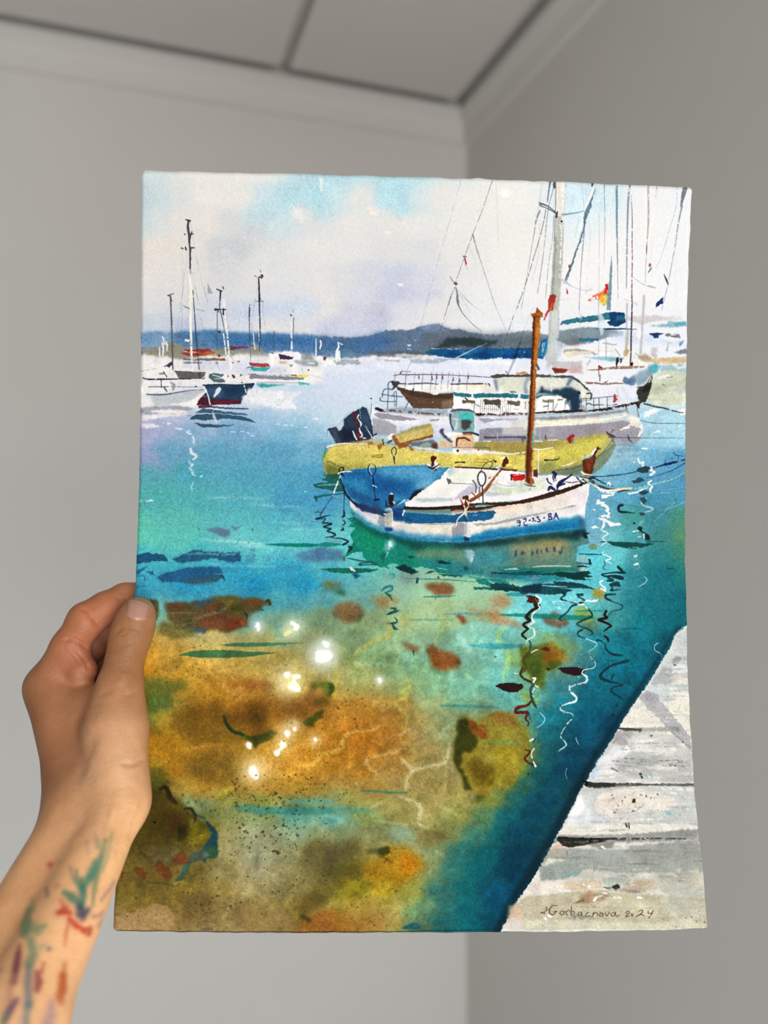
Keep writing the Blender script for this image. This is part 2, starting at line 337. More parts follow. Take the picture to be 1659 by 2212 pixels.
# ---------------------------------------------------------------- the picture on the sheet, painted from back to front
def paint_washes():
    wash([
     (366, '300:cddcde 340:d3dddb 380:dadcd6 440:e6e1d5 520:e8e3d8 600:e2e2da 640:bcdae2 690:a9d3e0 760:b0d8e4 830:a8d5e2 900:aed8e3 960:b8dbe3 1020:dde2df 1090:dfe4df 1170:dce4e3 1240:cfe1e4 1300:c4dde4 1380:dfe5e4 1490:e0e6e4'),
     (425, '300:bdd0d5 350:c8d6d8 400:d5d9d5 455:e6e0d4 520:e4dfd2 555:c8dae0 620:b2d5dd 690:b0d5df 730:cfdfe0 780:dddcd5 830:b6d8e0 862:a9d4e0 900:cfdcdc 960:dedcd6 1040:e3e1d8 1100:e6e4dc 1250:cbe0e8 1310:d0e2e8 1400:e5e5e3 1490:e2e5e6'),
     (485, '300:c5d5d6 350:d2d8d5 400:e2dad0 450:e3dbd0 490:d3d4d1 545:ccd4d6 600:c9d8da 690:d6d9d7 760:dedcd6 830:dcdad5 900:dddcd6 1000:e1dfd7 1080:e3e1d9 1250:d9e4e6 1400:e6e6e3'),
     (540, '300:d9d8cf 340:e3d9cb 420:e0d9cf 465:cdcfcf 510:ccced0 580:d7d8d5 680:dedcd5 760:dcdbd6 840:d6d6d4 900:d4d5d5 1000:dddcd6 1100:e4e2da 1300:e8e6e2 1480:e4e6e6'),
     (600, '300:e1d9cf 400:dfd8d0 490:d2d1d0 560:dbd9d4 680:dbd9d4 740:d4d5d6 790:cbced8 860:c2c7d9 920:ced0d8 1000:dcdbd6 1100:e5e3dc 1250:e8e6e3 1400:e8e7e4 1480:e3e4e6'),
     (640, '300:dad6d1 400:d8d6d2 480:d3d4d8 540:d6d7d8 600:d4d7da 700:dcd8d3 780:ced0da 850:bfc4da 905:cfd1db 960:d9d9d8 1050:dfe0de 1150:e6e5e1 1350:e8e7e4 1480:e5e6e7'),
     (672, '300:d6d5d4 400:ced2d8 470:c6cdda 540:c4cddc 600:c6d0de 660:cdd5de 710:dcd9d5 770:c6c8d6 810:c0c3d2 870:d2d4da 950:dad9d6 1050:dfdfdd 1150:e0e1e2 1350:e2e3e4 1480:e0e3e6'),
     (705, '300:c2cad4 400:b9c4d4 500:cfd2d8 590:d9d8d5 650:d4d4d6 740:c6c9d8 800:c9ccd8 880:d6d7da 960:dbdcdc 1050:dfe1e3 1150:dcdfe4 1350:dfe2e8 1480:dfe3ea'),
     (760, '320:dedede 440:dcdcdf 560:d8dae2 700:d5d9e6 850:d0d7e6 1000:d3dae8 1100:d8dde8 1300:e0e3e6 1480:dfe4ea'),
     (830, '320:e4e2e0 480:e0dfe1 600:d2d6e4 700:cfd5e4 790:d0d7e4 900:d5dae6 1100:dfe0e6 1300:e3e3e4 1480:dfe2df'),
     (872, '320:e2e0df 440:d9dae2 560:d4d9e2 640:c3cfe3 720:c8d2e3 800:c9d6e3 1000:cfd8e6'),
     (903, '305:bfbad8 360:b7b8da 440:a9b8da 560:9ab9d9 640:a2c4d9 690:bccfe0 750:c2d3e0'),
     (930, '305:a8a6cf 350:a3abd0 410:84a8cb 520:79a2cb 620:7aacce 690:98bfd7 740:b5cbe0'),
     (980, '303:9a9acb 325:8da0c9 370:6a9cbf 480:639cbe 600:629cc1 680:71a6c9 740:86b3cc'),
     (1030, '303:629fae 330:5ca2ac 420:559fb2 540:589ebb 640:579bc0 700:5497c0'),
     (1080, '301:5aa9a6 340:58a9a8 420:58a8ad 540:59a6b7 640:4f95c0 700:4c93c1 740:559bbf'),
     (1120, '300:62bba8 400:62b3ab 520:5eb0b6 600:5aabbd 680:59a2c0 740:62b0c0 780:62b8b4'),
     (1160, '298:68c6ae 400:62bcb0 520:69bcbd 640:67bcc2 740:6cc0bf'),
     (1200, '298:54b4b8 420:52b2ba 560:62bec3 680:64b6c1 760:66bdbd'),
     (1235, '296:4aa6c0 420:3f9ebe 520:3796bf 620:3a98c0 700:4aa2bd 760:62b0b4 830:6cb9ae'),
     (1265, '293:3f9abf 420:3593c0 560:268cbe 660:2b90bd 720:4c9db0 780:6aa9a3 850:8cb39c 930:94bc9b 1010:9cc59f 1060:9bc5a6'),
     (1300, '292:419cbe 450:4b9fbc 600:4f9bab 690:5a9aa2 770:72a393 850:8bac89 950:9cb586 1050:9dbb95 1150:70c4cc 1250:72c3cd 1300:5aa6ac 1350:287f8d 1400:17707f 1470:116b79'),
     (1340, '330:6b9c8a 420:6c9985 520:67958a 620:6c957f 700:758f6f 790:84986f 880:9cae79 960:9eb989 1030:86bda6 1110:7cc3be 1200:6cc0c6 1280:5ea597 1320:3f8a8c 1380:14707e 1450:0c6775 1480:0a6270'),
     (1380, '310:c59a3e 370:bd9a4c 470:a79a5c 570:97945c 680:838d63 750:7f9973 830:8aa97d 910:8cb18f 1000:87bca4 1080:7cbeb3 1140:74b39d 1230:4f9aa2 1290:1f7d8c 1350:0f6d7e 1440:0a6073'),
     (1420, '308:cf9628 380:c49839 480:b59847 580:a9964e 680:9a9454 740:8c9c63 810:86a877 890:80ae8e 980:84b8a0 1070:7dbcae 1120:86a86a 1180:a0a34e 1250:47868c 1310:0f6f84 1380:0b667c 1430:085873'),
     (1455, '308:cf9223 400:c3932f 480:bd9138 560:ad9244 640:b09a54 720:a59d5c 780:949f63 850:85a676 930:80ab83 1010:7bb096 1090:6fb6ae 1150:80a163 1210:5b8f85 1290:0f6d85 1360:0a6079'),
     (1490, '310:a58e36 380:b28a2f 450:c48e28 540:b0812d 640:b38a3c 720:a8964d 790:a29a55 860:93a067 930:7faa85 1010:72ac93 1090:69b4ad 1150:6a9c7c 1200:3d8492 1270:0f6880 1340:085d74 1400:06526f'),
     (1520, '318:74792d 370:8f8335 430:c08a25 500:b98025 560:8f6321 640:93662a 720:a9782b 780:bb8833 860:ab8d47 930:8b9c6b 1000:75a182 1080:68a899 1140:5f9d95 1200:207c8f 1270:0b627c 1330:07546e'),
     (1550, '318:6d7d38 370:a58a30 430:9b7423 490:7c5d1b 550:765a1a 620:8a5e1c 700:9c6b23 770:b97e29 840:ac7d34 900:9a8a4f 960:8f9d70 1040:8b9a70 1120:5b9484 1190:1a7384 1260:085876 1310:04476a'),
     (1590, '320:c08a1e 370:a67c1f 430:7d611c 500:775b1b 570:7c571a 640:a8741f 700:b27a22 770:b8761f 840:a8762b 900:958452 960:8d9465 1010:8a9264 1130:5f8768 1180:15616f 1240:064d6d'),
     (1625, '320:c9921c 380:b07f1e 440:926c20 520:8b6a22 590:c8902c 650:c98c27 720:bb7d20 790:b2771f 850:a57c33 920:968650 980:908b5c 1130:747d3a 1180:105766 1230:044866'),
     (1660, '320:b68d25 380:b48221 440:82661f 510:7e6520 580:cc9638 640:c98e2b 710:bd8628 780:b27f2a 850:a08043 920:968a51 980:93895a 1120:6f7a36 1170:0f545f 1215:034265'),
     (1695, '325:6e6524 380:a58a3c 440:b58a2e 510:97762a 570:bb8a30 640:a8852f 720:a88740 800:a28340 870:9f8c52 940:99894f 1000:9f9252 1080:81803a 1130:2b6357 1180:064b62'),
     (1730, '330:4a4214 380:727347 430:7f9166 500:92904b 570:7e8544 640:85894e 700:869160 770:94924f 850:9a9052 930:a39758 1000:9f9752 1060:7b7f3a 1105:1f5f60 1160:054863'),
     (1765, '335:4c4011 390:4e4313 440:6f7742 500:87905b 560:8c9a6c 640:5d9a8d 720:66a095 790:88985c 860:9a9454 920:a19659 980:97964f 1040:5b7e58 1090:0e5a63 1140:04475f'),
     (1800, '330:574c18 400:5f4d14 445:625616 490:949263 560:9aa07a 640:8aa384 720:88936a 790:8c9160 860:8aa183 920:85804a 970:7d8350 1020:3d7667 1080:08585f 1120:03405a'),
     (1840, '320:5c5014 400:52450f 440:6b6218 485:9b9768 560:9da381 640:919263 690:726e3a 750:6b6534 810:8f8a55 870:a2a26c 930:8a9568 990:2c6d66 1050:06585f 1110:013852'),
     (1880, '295:6a5a17 360:5d4a14 420:665a1f 480:9b945c 560:a3a077 640:8b8455 700:585225 760:655a1c 820:a57c14 870:b8830e 920:849062 980:316e67 1040:075a62 1100:013a56'),
     (1920, '265:77661d 330:73621d 400:83701f 480:8f7c3a 560:8f875a 630:88804a 700:66601f 770:89801f 830:a58a18 890:989c4a 950:38706c 1010:0a5e62 1075:01486a'),
     (1955, '258:7c6a25 330:7a6320 420:6d5a22 500:776637 570:8b7a3f 640:756628 720:96893a 790:a68c3d 850:a0914a 910:688a63 960:2e6b69 1020:0a5f66 1070:014a6e'),
     (1985, '255:9a8050 340:8c7038 430:7c673a 520:7c6b3c 600:8e7945 660:7a6428 720:8f6a22 800:a27b3b 860:a08d49 905:5d7a5c 960:1f6466 1020:075a64 1060:01465f'),
     (2012, '250:9d8257 340:957a46 430:7f6b42 520:857146 600:87713f 650:8c6222 720:95601b 800:a07434 860:8e8848 905:4f6a58 960:1c6164 1020:075a64 1060:01465f'),
     (950, '1330:a8c5d2 1400:9cc8dc 1470:a2cde0'),
     (990, '1310:98bccb 1350:8fc0d2 1400:6fa7cc 1470:5c97c4'),
     (1030, '1280:7bb4cd 1330:74aacb 1400:5a96bf 1470:5590bd'),
     (1075, '1270:6a9fc2 1330:629fc1 1390:4b8bb0 1470:5090b0'),
     (1120, '1270:6ea3cc 1310:6aa5c0 1350:4a938c 1410:418391 1475:4c8b74'),
     (1165, '1265:77a6c6 1310:6fb4bb 1370:4f9aa2 1420:3f7f7c 1475:5b8a68'),
     (1205, '1275:63c3d0 1320:69c1c6 1370:4a929a 1420:2f7d83 1475:3f7f6d'),
     (1245, '1280:62bcca 1320:5fb8c4 1355:2d7e8a 1420:186f7b 1475:2a7672'),
    ])
    g0 = int(PH * .2); lum = CAN[:g0].mean(2, keepdims=True); CAN[:g0] = lum + (CAN[:g0] - lum) * np.linspace(.85, .7, g0)[:, None, None]
    # sky: clouds, warm lights and cool shadows
    F('B', '490,90 660,95 800,110 780,190 730,300 745,420 700,470 650,430 640,330 560,330 520,380 500,330 480,220', '#b4d8e2', .6, 7, 2, big=3)
    F('B', '-40,70 200,95 260,230 120,420 -60,480 -120,300', '#aad3e1', .4, 14, big=5)
    F('A', '950,440 1150,320 1380,180 1500,110 1659,120 1659,330 1500,400 1250,520 1000,520', '#b3d6df', .45, 12, big=5)
    F('A', '1380,420 1440,350 1520,420 1560,500 1400,520', '#dfdcd5', .8, 9)
    F('B', '0,80 30,100 28,200 5,225', '#e3e8e4', .9, 2)
    F('B', '370,340 480,340 520,390 480,420 420,400', '#e7dcd3', .7, 4)
    F('B', '665,480 720,460 760,400 755,440 715,520 670,520', '#e7dcd2', .9, 1)
    F('B', '530,560 590,540 620,565 580,590', '#e8dfd4', .9, 1)
    F('B', '1520,200 1580,180 1650,215 1600,265 1540,250', '#eeebe0', .95, 1.5)
    F('B', '650,960 670,1000 720,1000 715,1015 680,1025 665,990', '#ece8de', .95, .5)
    F('A', '560,820 700,700 860,600 1050,560 1180,680 1000,880 800,960 640,900', '#c6c8ca', .45, 16, big=6)
    F('B', '560,1050 700,1040 880,1030 1080,1060 1000,1130 700,1150', '#bbc0d6', .4, 11, big=4)
    F('E', '420,160 560,90 640,180 560,290 400,280 330,240', '#b3b8cd', .55, 10, big=4)
    F('E', '-30,230 120,200 200,280 60,330 -40,320', '#bfc2d6', .6, 12, big=3)
    F('D', '760,230 1000,180 1300,140 1560,110 1659,120 1659,220 1400,230 1000,290 800,300', '#bccadf', .5, 14, big=4)
    F('C', '500,100 760,100 700,230 640,400 510,420', '#cfe3ec', .8, 3)
    F('C', '690,110 960,110 960,260 840,330 700,400 640,560 600,600', '#cbdfe8', .6, 8)
def paint_hills():
    # left blue ridge, melting at its top
    F('D', '50,400 300,392 480,385 640,378 900,402 1150,396 1400,412 1700,432 1700,600 1300,580 1000,580 40,545', '#4a74aa', .96, 3.2, 2.2, col2='#5a7cac', big=1.5)
    F('D', '40,400 180,400 320,395 360,560 40,560', '#9fb2cc', .6, 12)
    F('D', '700,420 1000,430 1330,440 1659,470 1659,530 1000,520 700,500', '#2f63ab', .5, 9)
    for i in range(26):
        x = 880 + i * 30 + rng.uniform(-8, 8)
        S('D', f'{x},{425 + rng.uniform(-14, 8)} {x + 3},{500}', [1, 5, 3], '#2b5ca6', .35, .8)
    F('D', '60,425 150,415 200,470 120,520 50,500', '#4d7fc0', .35, 7)
    # the long hill behind the bay
    F('E', '-30,345 60,350 190,345 290,355 420,340 500,310 620,285 760,292 850,262 930,245 1000,232 1050,255 1120,280 1220,285 1270,305 1400,320 1520,330 1600,320 1659,312 1659,520 1200,500 900,500 640,520 300,520 -30,540', '#5f7292', .97, .8, 1.5)
    F('E', '-30,350 300,365 560,310 620,400 560,480 200,500 -30,520', '#4169a6', .75, 12, big=4)
    F('E', '850,262 930,245 1000,232 1120,280 1100,320 900,300', '#8691b4', .6, 6)
    F('E', '900,320 1200,300 1659,325 1659,470 1100,470 850,460', '#5f666b', .75, 12, big=4)
    F('E', '1020,400 1100,350 1200,365 1300,350 1420,360 1530,380 1500,420 1300,435 1050,440 980,440', '#2c3b3b', .9, 3, 2, big=2)
    F('E', '420,480 700,470 900,480 900,520 640,510 440,500', '#4c5459', .7, 4)
    F('F', '-20,322 90,310 150,295 240,300 380,330 470,292 600,278 700,262 800,272 1000,300 1015,330 900,350 700,400 560,425 400,440 -20,450', '#7b878e', .95, 1, 1.5)
    F('F', '-20,340 240,330 380,370 380,440 -20,445', '#59646b', .7, 7)
    F('F', '640,290 800,290 960,310 900,335 700,330', '#7e93a0', .6, 4)
    F('F', '470,380 600,350 700,380 620,420 520,410', '#6d6c6d', .6, 5)
    F('E', '745,408 780,412 780,426 755,424', '#e8ecee', .9)
    F('E', '750,445 785,447 783,456 752,455', '#d8dcdc', .8)
    F('E', '805,370 830,368 828,380 810,380', '#9fb0bb', .9)
def paint_far_shore():
    # low olive shore on the left
    F('D', '55,525 200,520 320,480 430,520 640,545 820,545 1000,545 1050,490 1110,530 1180,600 1120,650 1000,625 820,605 640,620 420,640 280,620 150,600 50,590', '#8f8c7c', .92, 2.2, 2.5, big=2)
    F('D', '300,500 350,490 400,560 380,620 300,620', '#8c8770', .6, 6)
    F('D', '930,600 1100,590 1190,620 1190,660 1000,655', '#cfd9dc', .7, 5)
    # pale bay with bare paper between strokes
    F('D', '50,600 260,605 420,640 640,600 800,612 1000,580 1010,600 1180,610 1230,575 1320,555 1440,570 1460,620 1659,610 1659,820 1500,860 1200,830 640,840 50,930', '#e6e3de', .9, 2, 2)
    F('D', '430,640 800,640 1000,640 1200,680 1300,690 1200,750 900,760 640,720 420,690', '#d2d3e3', .8, 5, 2)
    F('D', '900,690 1300,700 1400,740 1000,760', '#d0d3e6', .6, 6)
    F('D', '1180,580 1220,590 1215,690 1195,690', '#eceae8', .9, .5)
    F('D', '1460,600 1500,575 1560,600 1570,640 1460,640', '#8a8c84', .8, 3)
    # white roadstead seen over the middle
    F('E', '-20,520 200,545 420,505 640,510 760,540 900,570 1100,560 1300,530 1500,545 1659,560 1659,660 -20,640', '#dfe1ea', .6, 5, 2)
    F('E', '-30,505 100,510 240,540 420,515 640,520 720,505 900,505 980,520 720,540 500,540 300,560 -30,600', '#e9e6e4', .9, .8, 2.5)
    F('E', '110,545 330,540 350,580 150,582', '#a2aaac', .95, .6, 2)
    F('E', '0,450 150,470 230,440 330,500 230,540 50,510', '#6f8ba2', .6, 5)
    F('E', '440,488 640,486 900,488 905,500 660,500 450,496', '#6c6c66', .9, .6)
    F('E', '545,540 680,545 690,562 560,556', '#b4b1ad', .9, .5)
    F('E', '640,500 700,490 900,505 880,520 700,525', '#c4c5c2', .9, 1)
    F('E', '700,512 790,515 795,530 720,530', '#9aa5a5', .9, .5)
    F('E', '490,530 520,540 500,560', '#c1c4ba', .9)
    F('E', '760,540 960,535 1240,530 1130,545 980,572 800,570', '#a5b2ba', .95, .5, 1.8)
    F('E', '30,515 65,512 50,550 32,548', '#6d3a3d', .9)
    for s, w in (('158,395 165,430 150,470 148,550', [3, 6, 9, 7]), ('168,470 172,545', [5, 7]), ('165,398 198,412', [2, 3]), ('8,380 14,410 4,450', [4, 5, 3])):
        S('E', s, w, '#e9ecec', .95)
    # blue covered boat row
    F('E', '905,485 960,450 1200,452 1400,440 1659,448 1659,535 1560,520 1480,530 1390,545 1300,535 1100,525 960,500', '#15508c', .98, .5, 1.6, var=.1)
    F('E', '1180,455 1300,460 1400,470 1380,500 1200,490', '#2f74a8', .7, 4)
    F('E', '1100,470 1180,470 1230,500 1180,520 1090,500', '#0a3a7c', .7, 4)
    F('E', '1290,490 1420,470 1460,510 1390,540', '#063a7a', .8, 3)
    F('E', '1560,455 1659,455 1659,520 1570,510', '#2e7fb8', .7, 4)
    F('E', '905,485 960,452 985,470 960,500', '#2b5d6c', .8, 3)
    S('E', '1165,525 1240,490 1330,445 1430,400', [3, 4, 2, 1], '#a9bfce', .9)
    S('E', '955,447 1100,450 1200,449', 2, '#eeeeec', .9, dry=.5)
    F('F', '-20,450 230,435 370,345 380,350 375,480 330,520 330,545 240,525 -20,530', '#12508f', .97, .5, 1.6, var=.1)
    F('F', '290,420 330,395 375,350 372,470 340,520 290,510', '#2a72ad', .9, 1.5)
    F('F', '-20,500 240,480 235,525 -20,525', '#0a3c80', .7, 3)
    for s in ('290,440 300,400 310,395', '325,395 320,540', '340,400 330,470', '140,520 180,460'): S('F', s, 2, '#e4eaee', .8, dry=.4)
    F('E', '1130,560 1300,535 1500,545 1659,560 1659,590 1500,575 1300,570', '#e9ebee', .85, 2, 2)
def paint_left_sky_masts():
    ink = '#3d3e45'
    S('A', '478,512 470,560 480,640 482,700 488,800 490,935', [5, 7, 6, 4, 5, 4], '#56575c', .95)
    S('A', '472,515 468,590 478,660', [3, 3, 1], '#2c2d33', .9)
    S('A', '448,502 470,510 492,514', [2, 4, 4], ink)
    S('A', '505,610 488,660 478,730', [3, 4, 1], '#3b3c42')
    S('A', '472,630 520,630', 2.2, ink)
    S('A', '495,750 522,752', 3.5, ink); S('A', '412,752 430,756', [4, 3], '#5b5c60'); S('A', '447,742 453,768', [3, 4], '#26272c'); S('A', '440,630 446,634', 3, ink)
    S('A', '494,750 488,880 486,930', [2.5, 3, 2], '#2b2c33')
    for s in ('490,520 520,690 560,900 620,1180', '420,760 424,1100', '468,780 430,1050 418,1200', '510,975 555,1200'):
        S('A', s, .8, '#8b8c90', .8, dry=.35)
    S('A', '490,940 494,985', [3, 2], '#8d8e90'); S('A', '500,970 540,972', 1.2, '#8d8e90', .7)
    S('A', '484,985 495,1100 500,1214', [4, 7, 8], '#efe9da', .95)
    S('A', '480,1160 486,1200', 2.5, '#9a9278', .8, dry=.4); S('A', '512,1120 520,1214', 2, ink, .9, dry=.2)
    S('A', '318,1170 326,1214', [3, 4], '#55565a'); S('A', '296,1165 312,1172', [4, 2], ink); S('A', '310,1158 346,1150', 2, ink)
    S('A', '722,1112 765,1128', [4, 3], '#4b4c52'); S('A', '755,1130 748,1214', [4, 3], ink); S('A', '772,1090 780,1110', 2.4, ink)
    S('A', '1088,1010 1092,1110 1094,1214', [3.4, 4, 5], '#2a2832'); F('A', '1088,1000 1108,1005 1100,985 1120,975 1130,995 1118,1018 1095,1015', '#43444a'); S('A', '1102,945 1106,965', 2, '#6a6b70'); S('A', '1052,995 1070,1003', 2, '#77787c')
    S('A', '1076,1010 1060,1214', .8, '#a0a1a4', .7, dry=.4)
def paint_left_boats():
    ink = '#2d2c38'
    # distant hulls
    F('D', '432,545 540,543 660,542 680,565 640,572 560,580 445,562', '#8e3231', .95, .5)
    F('D', '402,572 520,580 640,572 700,562 695,580 600,600 450,605', '#9c332c', .95, .5)
    F('D', '560,570 640,565 705,560 695,580 600,592 560,590', '#b0611e', .9, 1.5)
    S('D', '440,562 560,572', 2, '#eeeae4', .9, dry=.4)
    F('D', '835,512 880,522 1000,520 990,532 900,540 840,552', '#7c3035', .95, .4)
    F('D', '728,592 745,585 752,612 738,612', '#8c2c36', .9); F('D', '845,650 878,660 855,672', '#9a2e38', .9)
    F('D', '900,640 925,645 912,668', '#a5782c', .95); F('D', '130,568 158,570 140,600', '#a5782c', .95)
    F('D', '420,622 520,628 700,620 790,625 790,640 640,645 430,640', '#6b6963', .9, .5); F('D', '668,630 790,628 800,640 700,645', '#8f5a32', .9, .5)
    F('D', '425,655 520,648 600,655 590,668 440,670', '#77767a', .85, .6)
    F('D', '705,655 730,655 735,672 715,675', '#8e9097', .9); S('D', '725,670 745,730', 1.2, '#8e9097', .8)
    F('D', '1000,662 1160,668 1190,695 1120,702 1010,685', '#a54444', .95, .5)
    F('D', '1015,700 1190,705 1150,735 1060,738 1020,725', '#33a59b', .95, .5); S('D', '985,708 1040,695', 2, '#55565a')
    F('D', '1230,590 1320,560 1440,570 1460,600 1440,630 1380,635 1260,620', '#efeeec', .95, .5)
    F('D', '1262,585 1330,600 1390,612 1380,630 1275,632', '#3a2d44', .95, .4)
    F('D', '1390,640 1580,645 1610,660 1600,695 1480,690 1400,660', '#9ba4ac', .9, 1)
    S('D', '1520,665 1570,668', 4, '#eceae8', .8)
    F('D', '1258,650 1330,652 1320,672 1265,675', '#c29a80', .8, 1, dry=.45)
    F('D', '1355,680 1385,675 1380,695 1360,695', '#8b8d95', .9); dot('D', 1523, 724, 2, '#8e3340')
    F('D', '1190,580 1225,580 1218,590', ink, .9)
    for s, w in (('1590,450 1588,600', [2, 5, 5]), ('1635,475 1620,540', [3, 6, 2]), ('250,440 268,500 285,480', [5, 4, 3]), ('245,490 255,540 250,600', [5, 5, 4]), ('290,500 285,560', [5, 3]), ('220,530 222,600', 4), ('450,465 475,470', 7)):
        S('D', s, w, '#e9ebec', .9)
    # long grey boat with yellow stern
    F('D', '1010,775 1050,755 1120,775 1360,782 1480,790 1485,815 1300,810 1010,800', '#7d7f8d', .95, .4)
    S('D', '935,770 1040,762 1200,772 1360,768', 1.6, '#5d5e68', .8, dry=.4)
    F('D', '1370,768 1525,765 1525,785 1440,790 1380,780', '#d9cf4a', .95, .4); S('D', '1370,770 1420,772', 2, ink)
    S('D', '1075,838 1200,832 1320,835 1480,838', [4, 5, 3, 4], '#b7bac2', .9)
    F('D', '1060,845 1200,850 1330,850 1220,870 1110,880', '#2f8f8d', .9, 1); F('D', '1430,832 1530,840 1530,860 1440,855', '#4fa59b', .9, .6)
    F('D', '1250,860 1500,862 1640,850 1659,880 1350,900 1100,895', '#a8cfd6', .6, 4, dry=.25)
    S('D', '1540,770 1660,800', 1, '#9b9ca2', .7)
    # grey hull and cabin in front
    F('D', '352,738 480,745 625,752 620,775 580,800 420,812 380,785', '#5d5c58', .95, .5)
    S('D', '350,735 480,742 620,748', 2, '#3c3b3a', .8)
    F('D', '655,760 720,755 790,765 760,790 800,830 760,838 700,830 655,795', '#4d6468', .95, .5); S('D', '690,770 760,790', 3, '#d9e2e0', .8); S('D', '700,800 770,800', 2.5, '#cfd9d8', .8)
    F('D', '580,800 620,790 610,805', '#22304e')
    F('D', '260,695 330,648 335,675 300,700', '#3c2e3e', .95); S('D', '60,735 180,715 270,692', 1.6, '#77717a', .7, dry=.5)
    F('D', '210,755 268,742 275,762 230,768', '#77777b', .9); S('D', '258,740 285,785', 2.5, ink)
    S('D', '75,795 120,805 300,805 500,802', [3, 4, 3, 1.5], '#26304a', .95, dry=.12); S('D', '125,812 300,808 480,800', 2.2, '#26304a', .8, dry=.35)
    S('D', '235,815 240,880', 2.4, '#26304a'); S('D', '125,873 240,872 360,872 600,876', [2, 2.4, 1.2, .8], '#33384a', .85, dry=.15)
    S('D', '320,835 345,860 340,900', [5, 10, 5], '#8f959b', .9); S('D', '262,880 285,912', 3, '#2e3242'); dot('D', 538, 872, 2, '#1e2436')
    F('D', '100,930 300,930 500,905 615,885 610,910 560,950 480,1000 420,1020 180,1040 130,1000', '#b6bcc0', .95, .7, 1.2, col2='#c3c6c7')
    F('D', '55,940 130,935 160,1000 200,1035 60,1035', '#dcdad8', .9, 2)
    S('D', '110,940 250,942 360,925 480,905 610,898', [3, 3.4, 3, 2, 1], '#45505f', .9)
    F('D', '480,1000 600,940 560,1010 520,1060 420,1060 300,1030', '#eae6e2', .9, 1)
    F('D', '55,1060 130,1045 280,1040 470,1048 520,1070 440,1080 260,1068 140,1085 220,1110 100,1118 55,1100', '#969ca1', .9, .8, 1.4)
    F('D', '140,1080 300,1072 460,1085 470,1120 300,1135 60,1165 60,1120 220,1118', '#e8e3dc', .95, .8, 2)
    S('D', '215,1105 300,1110 440,1105', 6, '#c1bdb8', .7, dry=.5)
    F('D', '55,1195 180,1200 240,1215 120,1228 55,1220', '#e6e2e0', .95, .5, 2)
    F('D', '230,1180 330,1190 300,1202', '#e2e0e6', .9, dry=.3)
    # dark blue hull with red boot stripe
    F('D', '600,855 760,850 900,858 1045,842 1050,855 985,930 930,1005 860,1010 660,985 600,945 645,900', '#243c5c', .97, .4, 1.1)
    F('D', '640,880 760,875 800,930 760,970 650,960', '#3f5f80', .75, 4); F('D', '760,890 950,870 960,930 800,945', '#17355b', .7, 5)
    S('D', '600,858 740,850 900,855 1045,845', [2, 2, 2, 3], '#16233c')
    F('D', '600,950 660,980 800,985 940,1000 930,1020 700,1032 600,1035 548,1030 570,985', '#4c1c2b', .97, .4)
    F('D', '690,985 920,998 920,1012 700,1020', '#6d2436', .7, 2)
    S('D', '612,868 640,930 665,1030', [3, 4, 3], '#ebe9e4', .95, dry=.1); S('D', '962,858 975,920', [3, 3], '#e6e6e2', .95, dry=.1)
    F('D', '718,885 745,872 762,890 735,935 700,970 692,962', '#d5dade', .95, .6)
    F('D', '560,1035 690,1035 660,1055 560,1060', '#53273a', .9, .5)
    # dark reflections below
    F('D', '600,1035 760,1050 985,1058 1000,1070 820,1068 700,1060', '#2c4a6a', .95, .4)
    F('D', '530,1100 600,1060 760,1085 980,1105 1000,1120 820,1112 640,1100', '#3c5b78', .95, .4)
    F('D', '485,1155 540,1110 720,1110 960,1130 1030,1160 1065,1185 980,1170 820,1150 640,1165', '#33546f', .96, .4)
    F('D', '520,1190 640,1200 800,1205 890,1205 760,1225 600,1225', '#37566f', .95, .4)
    S('D', '685,1095 700,1140 720,1175', [4, 7, 5], '#d4dbe2', .9, .8)
    F('D', '1000,885 1180,905 1400,920 1480,905 1380,990 1420,1075 1240,1060 1080,1020 940,990 980,930', '#e8e6e6', .85, 2.5, 3, dry=.12)
    F('D', '1540,1155 1600,1140 1615,1160', '#e4e8ea', .9)
    # masts, bare paper and ink
    for s, w in (('480,60 490,200 497,450 503,620 512,740', [5, 7, 7, 6, 4]), ('782,110 790,220 812,400 830,600 850,720', [4, 4, 5, 5, 3]), ('780,410 800,560 812,640', [4, 4, 3]), ('1370,255 1374,430 1378,540', [4, 5, 5]), ('1040,400 1050,500 1060,570', 2.5), ('1085,330 1095,480', 2)):
        S('D', s, w, '#efebe2', .95, dry=.12)
    S('D', '480,60 484,240', 2, '#b3a98f', .8, dry=.5); S('D', '820,600 850,680 830,740', [4, 7, 4], '#e9e7e4', .9)
    for s, w in (('316,75 324,250 332,500 338,720', [4, 4.5, 4, 4]), ('726,200 724,550', 2), ('1392,270 1390,420', [2, 4, 2]), ('1220,385 1222,560', [1.5, 3.5, 2])):
        S('D', s, w, '#56575a', .92)
    for s, w in (('513,40 530,270 545,480 575,800', [1.6, 2.4, 2.4, 2]), ('1008,160 1006,300 1012,520', [4, 2, 1.5]), ('1090,0 1093,130 1100,400 1095,560', [4.4, 3.6, 3.2, 1.5]), ('752,30 748,180 768,270 790,400', [3, 2.5, 2, 1]), ('782,190 778,240', 4)):
        S('D', s, w, ink, .95, dry=.05)
    S('D', '708,195 800,198', 2.4, ink); F('D', '698,185 725,190 720,210 702,205', ink); F('D', '728,185 745,200 738,228 728,222', ink); F('D', '735,382 755,385 745,410', ink)
    S('D', '722,18 766,38', [3, 3], '#4a4b52'); S('D', '1060,125 1130,126', 1.6, ink, .8); F('D', '1355,235 1385,240 1372,258', '#4f545c'); dot('D', 1388, 210, 1.2, '#77787e')
